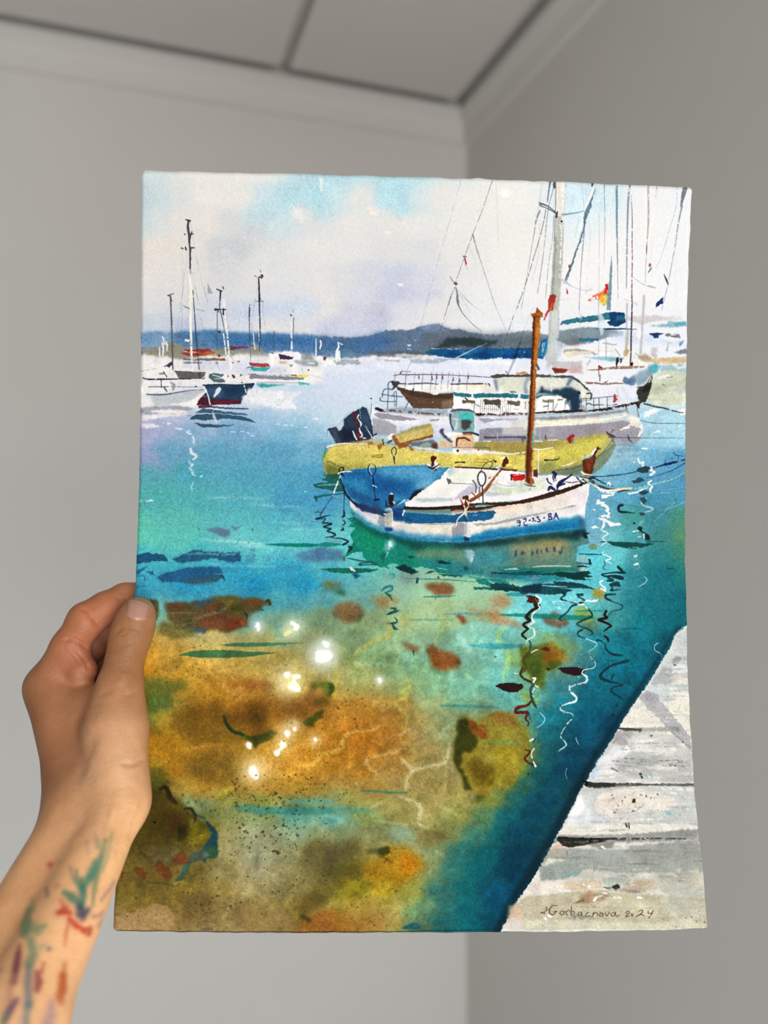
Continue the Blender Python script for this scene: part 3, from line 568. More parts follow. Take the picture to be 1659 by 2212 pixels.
    for s in ('430,0 370,420', '420,150 415,430', '530,0 570,150', '570,240 610,400 630,540', '1060,100 1035,240 1025,400', '615,0 640,140', '1120,100 1140,340'):
        S('D', s, 1, '#6c6d72', .75, dry=.35)
    S('D', '340,412 400,435 495,455', [1.5, 2, 1], '#565a66', .8); S('D', '400,150 470,180', 1.6, '#77787c', .7, dry=.3); S('D', '545,195 615,212', 1.8, '#77787c', .8, dry=.2)
    S('D', '440,170 482,190', 2.2, '#606166', .8)
    F('D', '930,760 945,775 925,785', ink); F('D', '852,770 870,765 885,798 862,795', '#5a3550'); F('D', '940,825 955,838 935,842', '#20303f'); F('D', '815,765 828,785 815,785', ink)
    F('D', '1012,508 1030,505 1030,518', '#6c2b32'); dot('D', 1035, 515, 1.5, '#6c2b32')
    S('D', '1012,520 1020,680', 1.6, '#55565c', .8)
    for s in ('1265,705 1275,720', '1468,715 1470,730', '1315,720 1320,740'): S('D', s, 2.4, '#7fbdba', .8)
def paint_rigging():
    # stays and lines against the sky
    for s, w, c, d in (('B|1210,105 1130,400 1030,740 960,1000 910,1185', 1, '#8f9094', .3), ('B|1480,105 1390,370 1300,600 1160,990', 1.4, '#5e5f64', .05), ('B|1155,1020 1100,1185', 1.3, '#55565c', .05),
                       ('B|1505,105 1520,420 1530,700', .9, '#a6a7aa', .25), ('B|1310,580 1330,660 1400,880 1500,1185', [4, 2, 1.2, 1.2], '#77787c', .15), ('B|1280,680 1350,860', .8, '#9d9ea2', .3),
                       ('B|1160,1015 1175,1080 1190,1185', [3, 5, 3], '#6d6e72', .05), ('B|1180,1050 1300,1175', 1.2, '#8f9094', .1), ('B|1190,1080 1250,1185', 1, '#9d9ea2', .2), ('B|1115,935 1140,980', [2, 3], '#77787c', .1),
                       ('E|940,-20 890,160 860,260', .9, '#9c9da4', .2), ('E|1125,-20 1060,200 980,430', 1.4, '#50525a', .05), ('E|1172,0 1180,60 1220,140 1300,230 1390,305', [4, 2.6, 1.6, 1.4, 1.2], '#5c5d63', .05),
                       ('E|1215,0 1300,70 1400,140', 1, '#9a9ba1', .3), ('E|1240,40 1285,140', 1, '#9a9ba1', .3), ('E|1470,0 1530,150 1600,310', 1.1, '#8b8c92', .25), ('E|1095,170 1040,290 1000,400', 1, '#8a8b92', .3), ('E|1659,160 1605,320 1560,455', 1.5, '#44464e', .05)):
        fr, s = s.split('|'); S(fr, s, w, c, .85, dry=d)
    S('B', '1228,765 1250,770', 4, '#6d6e72'); F('B', '1145,985 1175,980 1178,1000 1160,1012 1145,1000', '#57585d'); S('B', '1150,1018 1165,1022', 3, '#f0eee6')
    F('B', '1230,775 1245,780 1255,835 1240,830', '#a51a2e', .95, .4); S('B', '1245,835 1262,870', [2, 3], '#b5304a', .8, dry=.3)
def paint_right_masts():
    ln = '#84858f'
    for s, w, c, d in (('300,340 270,420 240,600 180,960 140,1185', [6, 2, 1.6, 1.4, 1.6], '#85868e', .15), ('318,100 290,330', 1.2, '#a1a2a8', .2), ('365,240 330,450 240,770 170,990 100,1185', 2, '#55575f', .33),
                       ('300,450 290,700 230,960', 1.4, '#b9babd', .45), ('390,85 365,260', [5, 3], '#5b6c78', .1), ('420,130 370,340 340,620 310,860 280,1040', 1.7, '#70727a', .1), ('420,380 410,560 375,800 350,1080', 1.7, '#85868e', .15),
                       ('520,90 510,300 500,600 490,830', 1.5, '#9a9ba3', .35), ('655,100 665,190 680,330', 1.2, '#a4a9b2', .1), ('690,340 675,560 650,880 635,1185', [5, 3, 1.8, 1.6], '#8a8597', .05), ('640,320 620,460 600,560', 1, '#b8c0c8', .2),
                       ('850,105 852,260 855,450 850,800', [3, 2, 1.6, 1], '#8b97a1', .15), ('955,105 958,240 958,420 962,700 968,1090', [6, 6, 4, 2, 1], '#6b7f8d', .08), ('1068,115 1055,260 1046,560 1040,1000', [6, 5, 4, 2.4], '#7c8794', .08),
                       ('1080,200 1090,420 1088,600 1090,760 1085,1100', [1, 2.4, 2.6, 3, 3.4], '#6b4a60', .38), ('1225,125 1228,380 1215,620 1205,800 1200,960', [5, 5, 4, 2, 1.4], '#a59fa5', .05), ('1212,640 1212,705', [3, 2], '#6b6660', .05),
                       ('1300,130 1290,230', 4, '#b5b5b5', .4), ('1475,140 1460,320 1400,520 1340,720 1290,830', [3, 2.4, 2, 1.6, 1.4], '#a9b4bc', .25), ('1540,140 1525,200 1505,300', [14, 11, 4], '#69707a', .05), ('1515,290 1480,460 1455,640 1425,800 1390,980 1340,1185', [5, 4, 2.4, 2, 1.8, 1.6], '#7e8c98', .22),
                       ('805,360 808,600 806,900 803,1185', 1.2, '#a6a7af', .1), ('725,420 730,560 705,900 700,1050', 1.6, '#c4c5c6', .45), ('1005,110 990,300', 1, '#c8cbcb', .3), ('1250,560 1255,720 1260,900', 1.2, '#c9cacc', .4), ('1465,600 1460,1150', 1.2, '#d2d3d6', .4), ('985,850 1000,960', 1, '#c0c3c8', .3)):
        S('C', s, w, c, .9, dry=d)
    # bare-paper spars
    for s, w in (('1205,125 1200,400 1190,720', [3, 5, 3]), ('1165,460 1170,620', 3), ('930,110 905,240 880,420', 2.5), ('1275,330 1240,520 1225,640', [4, 5, 3]), ('1590,145 1560,200', [6, 2])):
        S('C', s, w, '#efeade', .85, dry=.15)
    # pale wooden main mast
    F('C', '432,85 520,90 508,300 500,560 490,700 480,1000 470,1185 385,1185 400,980 425,600 440,380 432,240', '#e6e1d4', .95, .5, .9)
    F('C', '445,380 480,380 500,450 498,640 478,1000 462,1185 388,1185 402,960 426,600', '#aeb0a6', .9, 1, 1)
    F('C', '428,560 445,560 425,900 410,1185 388,1185 404,940', '#8f9389', .75, 1.5)
    S('C', '440,90 432,380 425,600', 1.8, '#55524d', .8, dry=.1); F('C', '415,95 432,85 438,140 418,150', '#4d4b4d', .9)
    S('C', '470,100 465,200 480,350', 5, '#d4c4ae', .6, dry=.45); S('C', '500,100 498,300', 6, '#efece4', .8, dry=.4); S('C', '475,460 485,540 470,900', 4, '#f0eee6', .9, dry=.45)
    S('C', '300,270 370,300 440,352', [5, 3.6, 3], '#5f5c66', .95); S('C', '305,292 380,325 440,360', 2.4, '#44424a', .9); F('C', '290,265 312,268 322,305 298,300', '#7b7884'); S('C', '446,365 440,395', 4, '#2e2d30'); dot('C', 488, 428, 2.2, '#25262a'); S('C', '450,345 448,360', 3, '#44424a')
    S('C', '490,370 560,362 640,348 678,335', [5, 4, 3, 3], '#7f8f9b', .95, dry=.12)
    # slanting blue spar
    F('C', '790,100 760,190 735,310 700,400 670,540 620,680 570,830 530,940 510,930 560,800 620,640 670,480 680,360 720,260 745,190 765,110', '#5d7789', .95, .4)
    S('C', '775,105 745,190 705,280 680,340', [5, 7, 7, 3], '#efece2', .95); S('C', '670,400 640,500 625,560', [3, 8, 4], '#efefe8', .9); F('C', '740,95 765,100 750,130 740,125', '#4f6a7c')
    S('C', '635,510 640,550 665,500', 3, '#b5d5e4', .7)
    F('C', '915,710 918,800 912,1000 905,1185 868,1185 885,1000 900,820', '#76909f', .95, .4, .8)
    S('C', '470,910 520,945 580,985 660,1010 720,1015 765,1012', [5, 8, 3, 2.4, 2.6, 1.6], '#b4bec6', .85, dry=.05); S('C', '500,960 540,900', 3, '#9fb0bb', .7); S('C', '470,1100 550,1090', 2, '#c3c9cc', .8); S('C', '690,1030 740,1000', 3, '#b9c2ca', .8)
    S('C', '1090,900 1150,945 1215,980 1290,995', [1.6, 2.4, 2, 3], '#a8aab2', .8); S('C', '1225,975 1275,988', 3, '#9fa8b1', .8); F('C', '1100,1110 1135,1130 1120,1145', '#b3bcc4', .9); S('C', '1020,1090 1060,1105', 2, '#b9c2ca', .8)
    S('C', '1360,880 1382,930 1395,970', [2, 5, 2], '#3c3a3a'); S('C', '875,1100 850,1140', 5, '#9fa59c')
    F('C', '548,792 562,800 560,830 548,822', '#a52437'); F('C', '528,990 545,1045 528,1040', '#b01f36'); F('C', '1235,785 1255,805 1235,825', '#b3363a'); S('C', '1250,825 1230,860', 4, '#4f7d9c', .9)
    F('C', '1352,1075 1355,1120 1310,1150 1285,1168 1295,1120', '#15317d', .97, .4)
    F('C', '275,1155 285,1175 275,1185 270,1170', '#a5613a')
    # signal flags: red, orange, yellow
    F('C', '860,965 885,965 882,1010 855,1015', '#c01f26', .97, .4); F('C', '850,1000 885,1010 870,1050 840,1040', '#e23a1a', .9, 1.5)
    F('C', '795,1050 850,1020 860,1060 810,1110', '#ee7a1e', .95, 1); F('C', '830,1060 875,1070 870,1120 835,1145 805,1110', '#f0c633', .95, 1); F('C', '870,1040 888,1035 888,1060 868,1070', '#3f7f55', .8, .8)
    F('C', '800,1030 840,1015 800,1090 720,1110 705,1105 760,1060', '#e0524a', .8, dry=.45)
    F('C', '385,1060 420,1045 440,1070 425,1120 415,1185 375,1185 372,1110', '#a52a22', .96, .4); F('C', '405,1045 438,1060 425,1085', '#4a5a50', .9); F('C', '385,1120 415,1120 410,1185 380,1185', '#b0652b', .7, 2)
    F('F', '390,0 425,0 415,60 395,120 375,140 350,190 330,210 350,150 370,110', '#a8382a', .92, .5, dry=.08); F('F', '400,60 420,50 400,110 385,130', '#c08230', .85, 1)
def paint_right_harbour():
    # sails furled, roofs and quays on the right
    F('F', '340,500 380,400 440,360 470,470 440,560 360,620', '#b9bfbf', .9, 2, 2)
    F('F', '385,0 468,0 465,260 460,350 420,380 400,560 360,620 375,330', '#c3c7c2', .92, .8, 1)
    F('F', '420,360 470,390 560,430 500,470 470,520 440,500', '#c3ccd2', .9, 1.5)
    S('F', '395,60 385,220 378,400', 3, '#9fa49c', .8, 1); S('F', '462,120 462,340', 2, '#9aa5ad', .7)
    F('F', '470,245 490,208 640,180 800,158 900,135 1025,140 1032,165 990,195 830,205 640,225 500,240', '#2f6a85', .96, .4, 1.2); F('F', '890,138 1025,140 1030,225 960,258 900,250 875,225 900,205', '#123f74', .97, .5, 1.1)
    F('F', '960,170 1020,165 1030,205 950,210', '#2e7b98', .7, 1.5); S('F', '655,165 655,200', 4, '#7fc5b8', .8)
    S('F', '770,272 880,280 1010,278 1130,282', [1, 5, 4, 1], '#143c74'); F('F', '630,360 800,358 805,380 640,388', '#2d6a85', .95, .4); F('F', '790,158 830,150 860,220 840,320 820,330 800,250', '#cfdde2', .8, 1)
    F('F', '1030,170 1200,165 1480,172 1530,190 1480,205 1250,215 1180,250 1050,200', '#cdc7c8', .9, 1, 1.5)
    F('F', '1230,255 1380,235 1400,215 1555,218 1555,255 1440,268 1330,262', '#7fa8b4', .9, 1, 1.6); F('F', '1440,225 1555,220 1555,245 1460,255', '#5b97ae', .8, 1)
    F('F', '870,330 1010,290 1250,330 1400,380 1530,385 1550,430 1300,410 1100,400 980,390', '#cbd6e6', .7, 5, 2)
    F('F', '1230,315 1300,312 1365,318 1310,335 1315,355 1280,362 1260,340', '#163a6c', .97, .4); F('F', '1370,322 1495,318 1490,352 1430,345 1370,340', '#77736f', .95, .5, 1.5); S('F', '1420,332 1460,328', 2.5, '#d8d8d8')
    F('F', '1490,395 1525,372 1528,400 1490,430', '#6fa0c0', .9, .6)
    S('F', '1385,460 1395,415 1405,395 1430,400', [7, 4, 2, 2], '#a8b2b0', .9)
    F('F', '500,470 560,440 700,460 780,500 640,495 560,525 500,500', '#cdb48b', .95, .6); F('F', '510,455 640,450 740,465 795,495 770,505 720,470 600,468 500,478', '#5c5d58', .95, .4)
    S('F', '720,465 840,468 960,470', [5, 4, 1], '#d8c4a0', .9); F('F', '500,430 620,445 880,440 1040,450 1030,510 800,520 620,540 480,520', '#eceae6', .5, 3, 2)
    F('F', '690,525 840,515 1020,520 1010,545 900,555 780,535', '#7db0c0', .9, .8); S('F', '680,520 850,518', 2, '#9cc8d4', .8)
    F('F', '950,520 970,518 975,550 960,600 948,605', '#3a1f22'); F('F', '985,535 1000,530 1000,560 985,575', '#4a2a2c'); S('F', '955,590 950,620', 3, '#5a3438')
    F('F', '1060,500 1130,510 1200,560 1170,595 1060,600 1020,560', '#e6e4da', .95, .8)
    S('F', '1088,0 1085,200 1080,330 1078,480 1072,590', [3, 3.4, 4, 4, 3], '#33222e', .95, dry=.12); F('F', '1070,575 1090,565 1095,590 1072,602', '#261a22')
    S('F', '1045,60 1040,280', [4, 3], '#9c9da2', .85, 1); S('F', '1190,0 1180,180 1172,300 1160,490', [7, 6, 6, 7], '#b2adab', .85, 1); S('F', '1050,290 1042,400 1035,500', [7, 8, 9], '#a9a58e', .8, 1.5)
    F('F', '1125,330 1150,285 1168,310 1160,360 1130,370', '#f0efec', .9, 1); F('F', '1250,440 1310,440 1300,490 1270,520 1250,500', '#c6c0c4', .9, 1)
    F('F', '1015,470 1045,450 1070,460 1050,500 1018,515', '#b5995f', .85, 1)
    F('F', '1130,520 1200,490 1260,530 1550,515 1550,570 1400,575 1280,570 1180,555', '#c8ae83', .95, 1, 1.5); F('F', '1140,520 1210,495 1250,540 1200,560', '#9c9184', .8, 2.5); F('F', '1450,480 1550,445 1555,490 1500,495', '#77787a', .9, 1)
    F('F', '1290,540 1250,490 1300,500', '#a9a9a9', .8)
    F('F', '860,390 870,500 865,545', '#b0b0ac', .7); S('F', '800,0 803,300 800,560', 1.2, '#8f93a0', .85); S('F', '640,0 640,360', 1.2, '#9fa4ae', .8); S('F', '868,360 866,540', 1.6, '#77787a', .8); S('F', '945,450 985,508', 2.4, '#8e8f93', .8); S('F', '1115,485 1160,520', 2, '#77706c', .8)
    F('F', '830,400 860,395 960,410 950,420 850,412', '#b0b2b4', .9)
    # red awning boats
    F('F', '400,560 660,555 670,660 560,650 420,640', '#bfb6b8', .85, 1.5, 1.5); F('F', '402,612 470,615 545,625 530,640 500,655 430,655', '#80301f', .96, .6); F('F', '520,620 600,600 660,600 640,650 560,648', '#c79a90', .6, 3)
    F('F', '800,588 840,605 825,630 800,625', '#8c1f26', .96); S('F', '700,630 800,625 940,610 1050,608 1190,602', [2, 5, 7, 8, 5], '#8d6a62', .9, dry=.15)
    F('F', '695,570 730,540 735,560 705,600', '#cbc5c6', .9, .6); S('F', '690,740 780,742 860,750 940,742 1010,745', [6, 5, 4, 5, 3], '#7d5a58', .92, dry=.1); F('F', '845,740 885,712 880,735 860,750', '#6c7790', .9); S('F', '815,670 812,722', [3, 3], '#4d4750', .9, dry=.2)
    S('F', '800,590 805,680', 2.4, '#7a4a5e', .8)
    F('F', '720,770 1000,765 1110,775 1120,880 960,900 740,880', '#d9dae4', .75, 3); S('F', '960,790 970,900', 6, '#c6c8cf', .7, 1.5); S('F', '1010,780 1050,870', 8, '#c9cbd0', .6, 2)
    F('F', '1005,715 1020,688 1060,700 1110,680 1130,720 1100,760 1020,750', '#54719a', .92, 1.2); F('F', '1090,690 1200,620 1240,580 1270,620 1255,680 1200,740 1140,770', '#7e97a8', .85, 2.5, 2)
    F('F', '1240,600 1290,570 1325,600 1290,660 1245,660', '#3f98a5', .85, 2); F('F', '1320,590 1500,580 1550,600 1550,650 1440,640 1330,640', '#8fb0b5', .8, 2.5, 2); S('F', '1440,580 1480,610 1540,600', 6, '#e8eae8', .8, 1)
    F('F', '1270,700 1320,650 1450,640 1550,640 1550,720 1545,900 1500,930 1380,935 1230,905 1215,880', '#bfc6ac', .96, 1, 2, col2='#d2d4b8'); F('F', '1280,700 1400,660 1420,690 1320,705', '#e4e6e6', .95, .8); S('F', '1380,692 1435,688', [2, 4, 2], '#8d857c')
    F('F', '1290,770 1500,720 1548,690 1548,740 1400,790 1230,830', '#a7b394', .7, 4); S('F', '1225,830 1400,810 1540,770', 3, '#98a387', .6, 2); F('F', '1465,790 1500,760 1525,790 1510,825 1470,825', '#c3c3c4', .95, .6)
    F('F', '1340,765 1352,738 1362,760 1355,765 1350,750', '#b23a35', .95); S('F', '1200,870 1270,880 1400,890', 2, '#a3a892', .6, 1)
    # dark bow
    F('F', '1130,790 1180,765 1240,730 1262,675 1258,745 1230,840 1205,900 1160,900 1135,870 1125,820', '#33322c', .96, .4); F('F', '1180,770 1258,740 1240,800 1180,830', '#221f1c', .8, 2); S('F', '1130,780 1200,760 1245,700 1262,675', [3, 3, 3, 2], '#4a3a36', .9, dry=.1)
    # ropes over the right water
    S('F', '1030,930 1060,1000 1140,1050 1260,1080 1440,1085 1550,1085', [4, 2, 2, 2, 1.6, 1.4], '#55504c', .9); S('F', '1140,900 1280,940 1360,955 1470,985 1530,995', [5, 4, 3, 4, 2], '#3a352f', .92, dry=.1)
    F('F', '1150,1010 1260,960 1350,960 1420,975 1555,940 1555,1185 1180,1185 1140,1130', '#a8cfe0', .85, 2, 2.2); F('F', '1200,990 1260,960 1340,960 1240,1020 1180,1040', '#e9ebea', .9, 1, 2); F('F', '1480,970 1550,950 1550,1010 1500,1020', '#ecebe8', .95, .6, 2)
    S('F', '1030,925 1060,1000 1140,1050 1260,1080 1440,1085 1550,1085', [4, 2, 2, 2, 1.6, 1.4], '#5a544e', .9); S('F', '1140,900 1280,940 1360,955 1470,985 1530,995', [5, 4, 3, 4, 2], '#3a352f', .92, dry=.1); S('F', '1190,1000 1300,1020 1420,1045', 2, '#cfd0bc', .7, dry=.3)
    F('F', '1475,1110 1510,1090 1500,1115', '#efefec', .95); F('F', '1260,1165 1320,1135 1330,1160', '#efefec', .95); S('F', '1130,960 1145,1030', 5, '#8b8a84', .8); S('F', '1170,1080 1280,1150', 1.4, '#8db0c0', .8)
def paint_yachts():
    br = '#3e2a24'
    # white motor cruiser behind, with its brown bow
    F('E', '660,770 900,755 1440,745 1659,740 1659,960 1150,960 1140,800 1000,820 800,800', '#e9e6dc', .95, .6)
    F('E', '650,765 760,800 900,820 1000,835 1140,830 1145,950 1050,960 800,955 740,880 690,815', '#5a4433', .97, .5, .9); F('E', '680,780 760,805 900,830 1140,825 1140,870 900,870 780,850 720,820', '#453526', .8, 1.5); F('E', '1040,890 1140,880 1140,950 1050,950', '#8d7967', .8, 3)
    S('E', '655,745 760,748 900,742 1010,750', [3, 3, 3, 2], br, .9, dry=.12); S('E', '1120,750 1250,748 1430,748 1455,765', [3, 3, 4, 3], br, .9, dry=.15); F('E', '1260,760 1440,758 1440,775 1300,780', '#e6dfae', .9, .6)
    F('E', '930,830 980,818 1050,825 1000,840', '#eceae2', .95); dot('E', 965, 905, 1.2, '#d8c4ae')
    S('E', '700,640 705,668 900,668 1100,672 1300,682 1460,692', [2.4, 2.4, 2, 1.6, 1.8, 1.8], '#4b3438', .92); S('E', '700,640 780,645', 1.4, '#6b5658'); S('E', '632,678 700,665', 1.6, '#4b3438')
    for x in (648, 740, 815, 885, 958, 1000, 1048, 1105, 1140, 1195, 1268):
        S('E', f'{x},{650 if x != 648 else 640} {x - 4},{700} {x - 12},{800}', [1.2, 2, 1.2], '#6a5a5e', .8, dry=.25)
    for x, y in ((960, 700), (1050, 692), (1000, 690), (1142, 708), (1196, 720), (848, 690), (1270, 685)): S('E', f'{x},{y - 14} {x + 2},{y + 12}', [2.4, 3.4], '#5a3230', .9)
    S('E', '780,560 755,620 735,730', 1.6, '#8d98a8', .8)
    # anchor winch and ladder
    for s, w in (('600,790 585,770 590,740 620,725 650,735 655,765 625,795 600,795', 2.6), ('620,730 640,760 625,790', 4), ('585,790 550,800 535,860', 2.4), ('588,790 582,960', 2), ('530,835 620,850 710,858', 2.2), ('520,890 560,898 660,898', 2), ('620,860 640,820 655,815 660,860 655,940', 2), ('640,840 642,935', 1.6), ('518,865 520,890', 3)):
        S('E', s, w, '#3a4452', .92)
    F('E', '615,730 660,725 690,735 665,760 660,775 630,770', '#3a3a3e', .9, .6); S('E', '665,790 700,810', 4, '#4a3c36')
    dot('E', 442, 872, 1.6, '#2a3038'); S('E', '800,790 795,825', 4, '#2a2a28'); S('E', '760,900 725,975', 2, '#3c3e46')
    # wheelhouse
    F('E', '1500,690 1659,685 1659,815 1520,815 1495,760', '#d8d8c6', .95, .6); F('E', '1455,685 1510,665 1659,668 1659,690 1520,695 1480,705', '#4a423c', .95, .4); S('E', '1500,720 1515,805', [9, 5], '#5a749c', .85, 2)
    F('E', '1140,820 1300,835 1295,865 1150,850', '#256a7c', .96, .4); F('E', '1315,832 1659,828 1659,860 1310,866', '#256a7c', .96, .4); S('E', '1630,808 1659,815', 4, '#40444c'); S('E', '1590,640 1605,660', 3, '#6c6f78')
    F('F', '-20,690 100,690 215,690 240,690 380,688 560,690 700,790 735,830 735,880 640,880 550,900 480,850 300,840 -20,820', '#d4d5c4', .95, .6)
    F('F', '-20,665 110,672 215,662 380,672 420,678 575,678 600,690 680,755 735,815 700,800 640,740 570,700 420,695 260,692 -20,688', '#4c4a48', .96, .4)
    F('F', '90,655 180,640 200,660 110,668', '#c08d45', .9, .6); S('F', '205,690 175,760 185,820', [8, 8, 12], '#6c7f9c', .7, 2.5); S('F', '570,700 535,760', [12, 8], '#4c6280', .8, 2.5)
    F('F', '265,835 300,790 380,810 470,790 560,790 640,815 650,900 640,985 570,990 540,940 520,880 460,840 380,825', '#17324d', .95, 3, 2.5, big=1.5); F('F', '270,800 400,790 560,780 640,810 600,850 400,835', '#2a4356', .5, 5)
    F('F', '540,900 560,880 560,960 580,985 560,985', '#7f9aa0', .9, 1); dot('F', 636, 825, 3, '#14273c')
    F('F', '-20,835 110,838 125,870 -20,865', '#2b6f80', .96, .4); F('F', '135,835 215,845 200,880 130,870', '#2b6f80', .96, .4); F('F', '265,848 400,832 440,840 320,855 270,875', '#2f7480', .95, .4); S('F', '110,880 130,830', 2.5, '#eceae2')
    F('F', '-20,865 215,880 215,990 -20,990', '#eeebe4', .95, .6); F('F', '262,880 330,850 460,850 530,880 555,985 265,990', '#efece6', .95, .5)
    F('F', '30,892 130,895 130,935 40,925', '#5c5244', .9, .6, 1.5); F('F', '320,885 420,882 420,905 330,908', '#7d7668', .9, .5); S('F', '455,885 495,882', 4, '#857f74'); S('F', '525,890 530,915', 6, '#6f7c80')
    for s in ('180,900 175,960', '375,890 370,970', '415,895 412,980', '450,915 415,985', '515,890 515,960', '160,905 180,905', '0,900 5,980', '60,930 40,980'): S('F', s, 1.6, '#4a4440', .85, dry=.1)
    S('F', '335,942 370,935', 4, '#5a6d9c', .85)
    F('F', '50,810 100,812 95,822 55,818', '#3a4458', .9); S('F', '0,960 120,965', 1.2, '#6d665e', .7, dry=.3)
    F('F', '385,800 400,620 412,700 400,830', '#d5d7d0', .85, .8)
    # cabin side behind it (middle crop)
    F('E', '1145,855 1300,868 1659,865 1659,1000 1330,1000 1320,985 1140,960', '#eeebe4', .95, .6); F('E', '1215,888 1330,890 1330,915 1225,915', '#57503f', .92, .5); F('E', '1400,885 1545,888 1545,930 1410,920', '#453d36', .92, .6, 1.5); F('E', '1600,890 1659,892 1659,928 1600,920', '#57503f', .92, .5)
    for i, x in enumerate(range(1378, 1640, 17)): S('E', f'{x},{880 + (i % 3) * 8} {x - 6},{990}', 1.3, '#5e5650', .8, dry=.2)
    S('E', '1400,960 1520,965', 1.4, '#6d665e', .8, dry=.3); S('E', '1320,915 1318,985', 1.6, '#55565c'); S('E', '1245,870 1265,885', 4, '#4d342c'); S('E', '1330,925 1370,940', 2, '#5d6680'); F('E', '1520,935 1540,930 1540,965', '#33425c')
    # rail and dark gunwale of the long white yacht
    F('E', '470,965 480,945 530,960 560,985 520,985', '#2b1a17', .97); F('E', '560,960 700,945 900,965 1100,960 1100,1010 800,990 560,985', '#8d99a2', .8, 2, 1.5)
    S('E', '520,972 640,980 800,995 960,1008 1090,1012', [9, 8, 8, 8, 8], '#4c3530', .85, dry=.42); S('E', '540,985 800,1005 1090,1022', 4, '#c4b8ae', .7, dry=.5)
    F('E', '1330,998 1400,1000 1500,1002 1659,1000 1659,1022 1500,1030 1400,1035 1330,1025', '#3a2622', .9, dry=.25); F('E', '1340,1000 1400,1000 1400,1030 1360,1035', '#2b1a17', .9)
    S('F', '-20,1000 100,1005 215,1008', 7, '#5a3f38', .85, dry=.42)
    F('F', '640,965 740,970 880,950 1000,925 1110,905 1135,900 1150,930 1120,920 1000,945 880,975 700,985 560,995 420,995 260,1005 255,992', '#2e1d1b', .95, .4, 1, dry=.03); S('F', '290,1010 420,1008 560,1002 700,990', 4, '#a89a92', .6, dry=.5); F('F', '1115,905 1155,915 1150,960 1130,955', '#3a2420', .95)
    # hull
    F('E', '455,920 470,985 640,1010 900,1025 1120,1030 1120,1110 1000,1140 660,1140 460,1020 440,1100 445,930', '#e0dfe2', .95, .6); F('E', '462,1010 500,990 620,1010 860,1050 700,1062 520,1045', '#8d8995', .92, .5, 1); F('E', '935,1055 1035,1045 1000,1065 945,1065', '#8d8995', .9, .4)
    F('E', '450,1040 540,1050 660,1105 660,1185 440,1185', '#9c9aa0', .92, 1); F('E', '660,1100 900,1090 1110,1100 1110,1185 660,1185', '#cfd0de', .75, 3); S('E', '448,910 442,1000 455,1100', [2, 2.4, 3], '#eceae6', .95); S('E', '446,915 440,1000', 1.4, '#3c3a3e')
    F('H', '240,250 850,245 850,420 770,370 240,385', '#d2d4dd', .95, .8); F('H', '265,282 450,282 760,286 640,300 440,305 350,330', '#9896a4', .92, .5); F('H', '660,330 850,310 850,360 640,342', '#e2dec6', .85, 1.2)
    F('H', '285,400 500,385 770,372 780,410 850,415 850,545 560,540 285,530', '#8f8d98', .95, .6, 1); F('H', '905,395 1000,372 1400,340 1659,320 1659,490 1300,520 905,530', '#938f99', .95, .6, 1)
    F('H', '905,270 1000,265 1300,250 1659,225 1659,262 1300,300 905,300', '#8d8a92', .9, .6, 1); F('H', '905,300 1300,290 1659,262 1659,320 1400,345 1000,370 905,385', '#e4e1cc', .95, .6, 1); S('H', '910,345 1100,335 1300,310', [3, 3, 1], '#aaa7a8', .9); S('H', '1000,355 1300,345 1500,340 1659,320', 3, '#f0ecc8', .9, dry=.15)
    F('F', '250,1050 420,1040 700,1010 1000,985 1040,960 1060,990 1160,1050 1140,1185 -20,1185 -20,1060', '#dedad0', .55, 3); F('F', '1060,1000 1160,1050 1140,1110 1070,1120', '#e4e0d2', .95, 1); F('F', '700,1010 1030,960 1050,985 880,1010 700,1030 300,1060 280,1045', '#8f8c90', .85, 1.5, 1.2); F('F', '270,1120 600,1100 1060,1065 1070,1110 960,1140 980,1185 270,1185', '#98939c', .9, 1, 1.2); S('F', '300,1085 600,1075 880,1045 1050,1010', [5, 7, 7, 5], '#ece8c8', .9, dry=.08); S('F', '270,1105 600,1095 900,1075', 3, '#f0ecd0', .9, dry=.2)
    F('K', '0,115 300,90 800,45 850,80 960,130 960,250 920,290 660,290 620,230 560,190 0,260', '#979198', .9, 1, 1.4); F('K', '840,30 960,80 960,130 900,120 820,90', '#d8d4cc', .95, .6, 1.4); F('K', '715,140 830,95 830,125 720,155', '#efece0', .95, .4, 1.5); S('K', '960,90 960,160 930,220', [6, 10, 5], '#eceae0', .9, dry=.2)
    # bow rail
    S('F', '640,878 750,870 880,858 960,850', 1.8, '#4a4a54', .9); S('F', '640,895 740,885', 1.4, '#4a4a54', .8)
    for x in (655, 695, 760, 805, 875): S('F', f'{x},{865} {x + 2},{975}', 1.8, '#3f3c42', .9)
    S('F', '700,925 715,912 735,920 760,930 820,925 900,930 960,920', [3, 3, 3, 2, 2, 2.4, 2], '#4c3436', .9, dry=.12); F('F', '935,835 945,835 960,880 945,905 928,905 930,860', '#a02c34', .9, dry=.1); S('F', '670,940 680,980', 7, '#8d7d74', .7, 1)
    S('F', '700,830 740,830 735,880', [4, 5, 4], '#4c4a48')
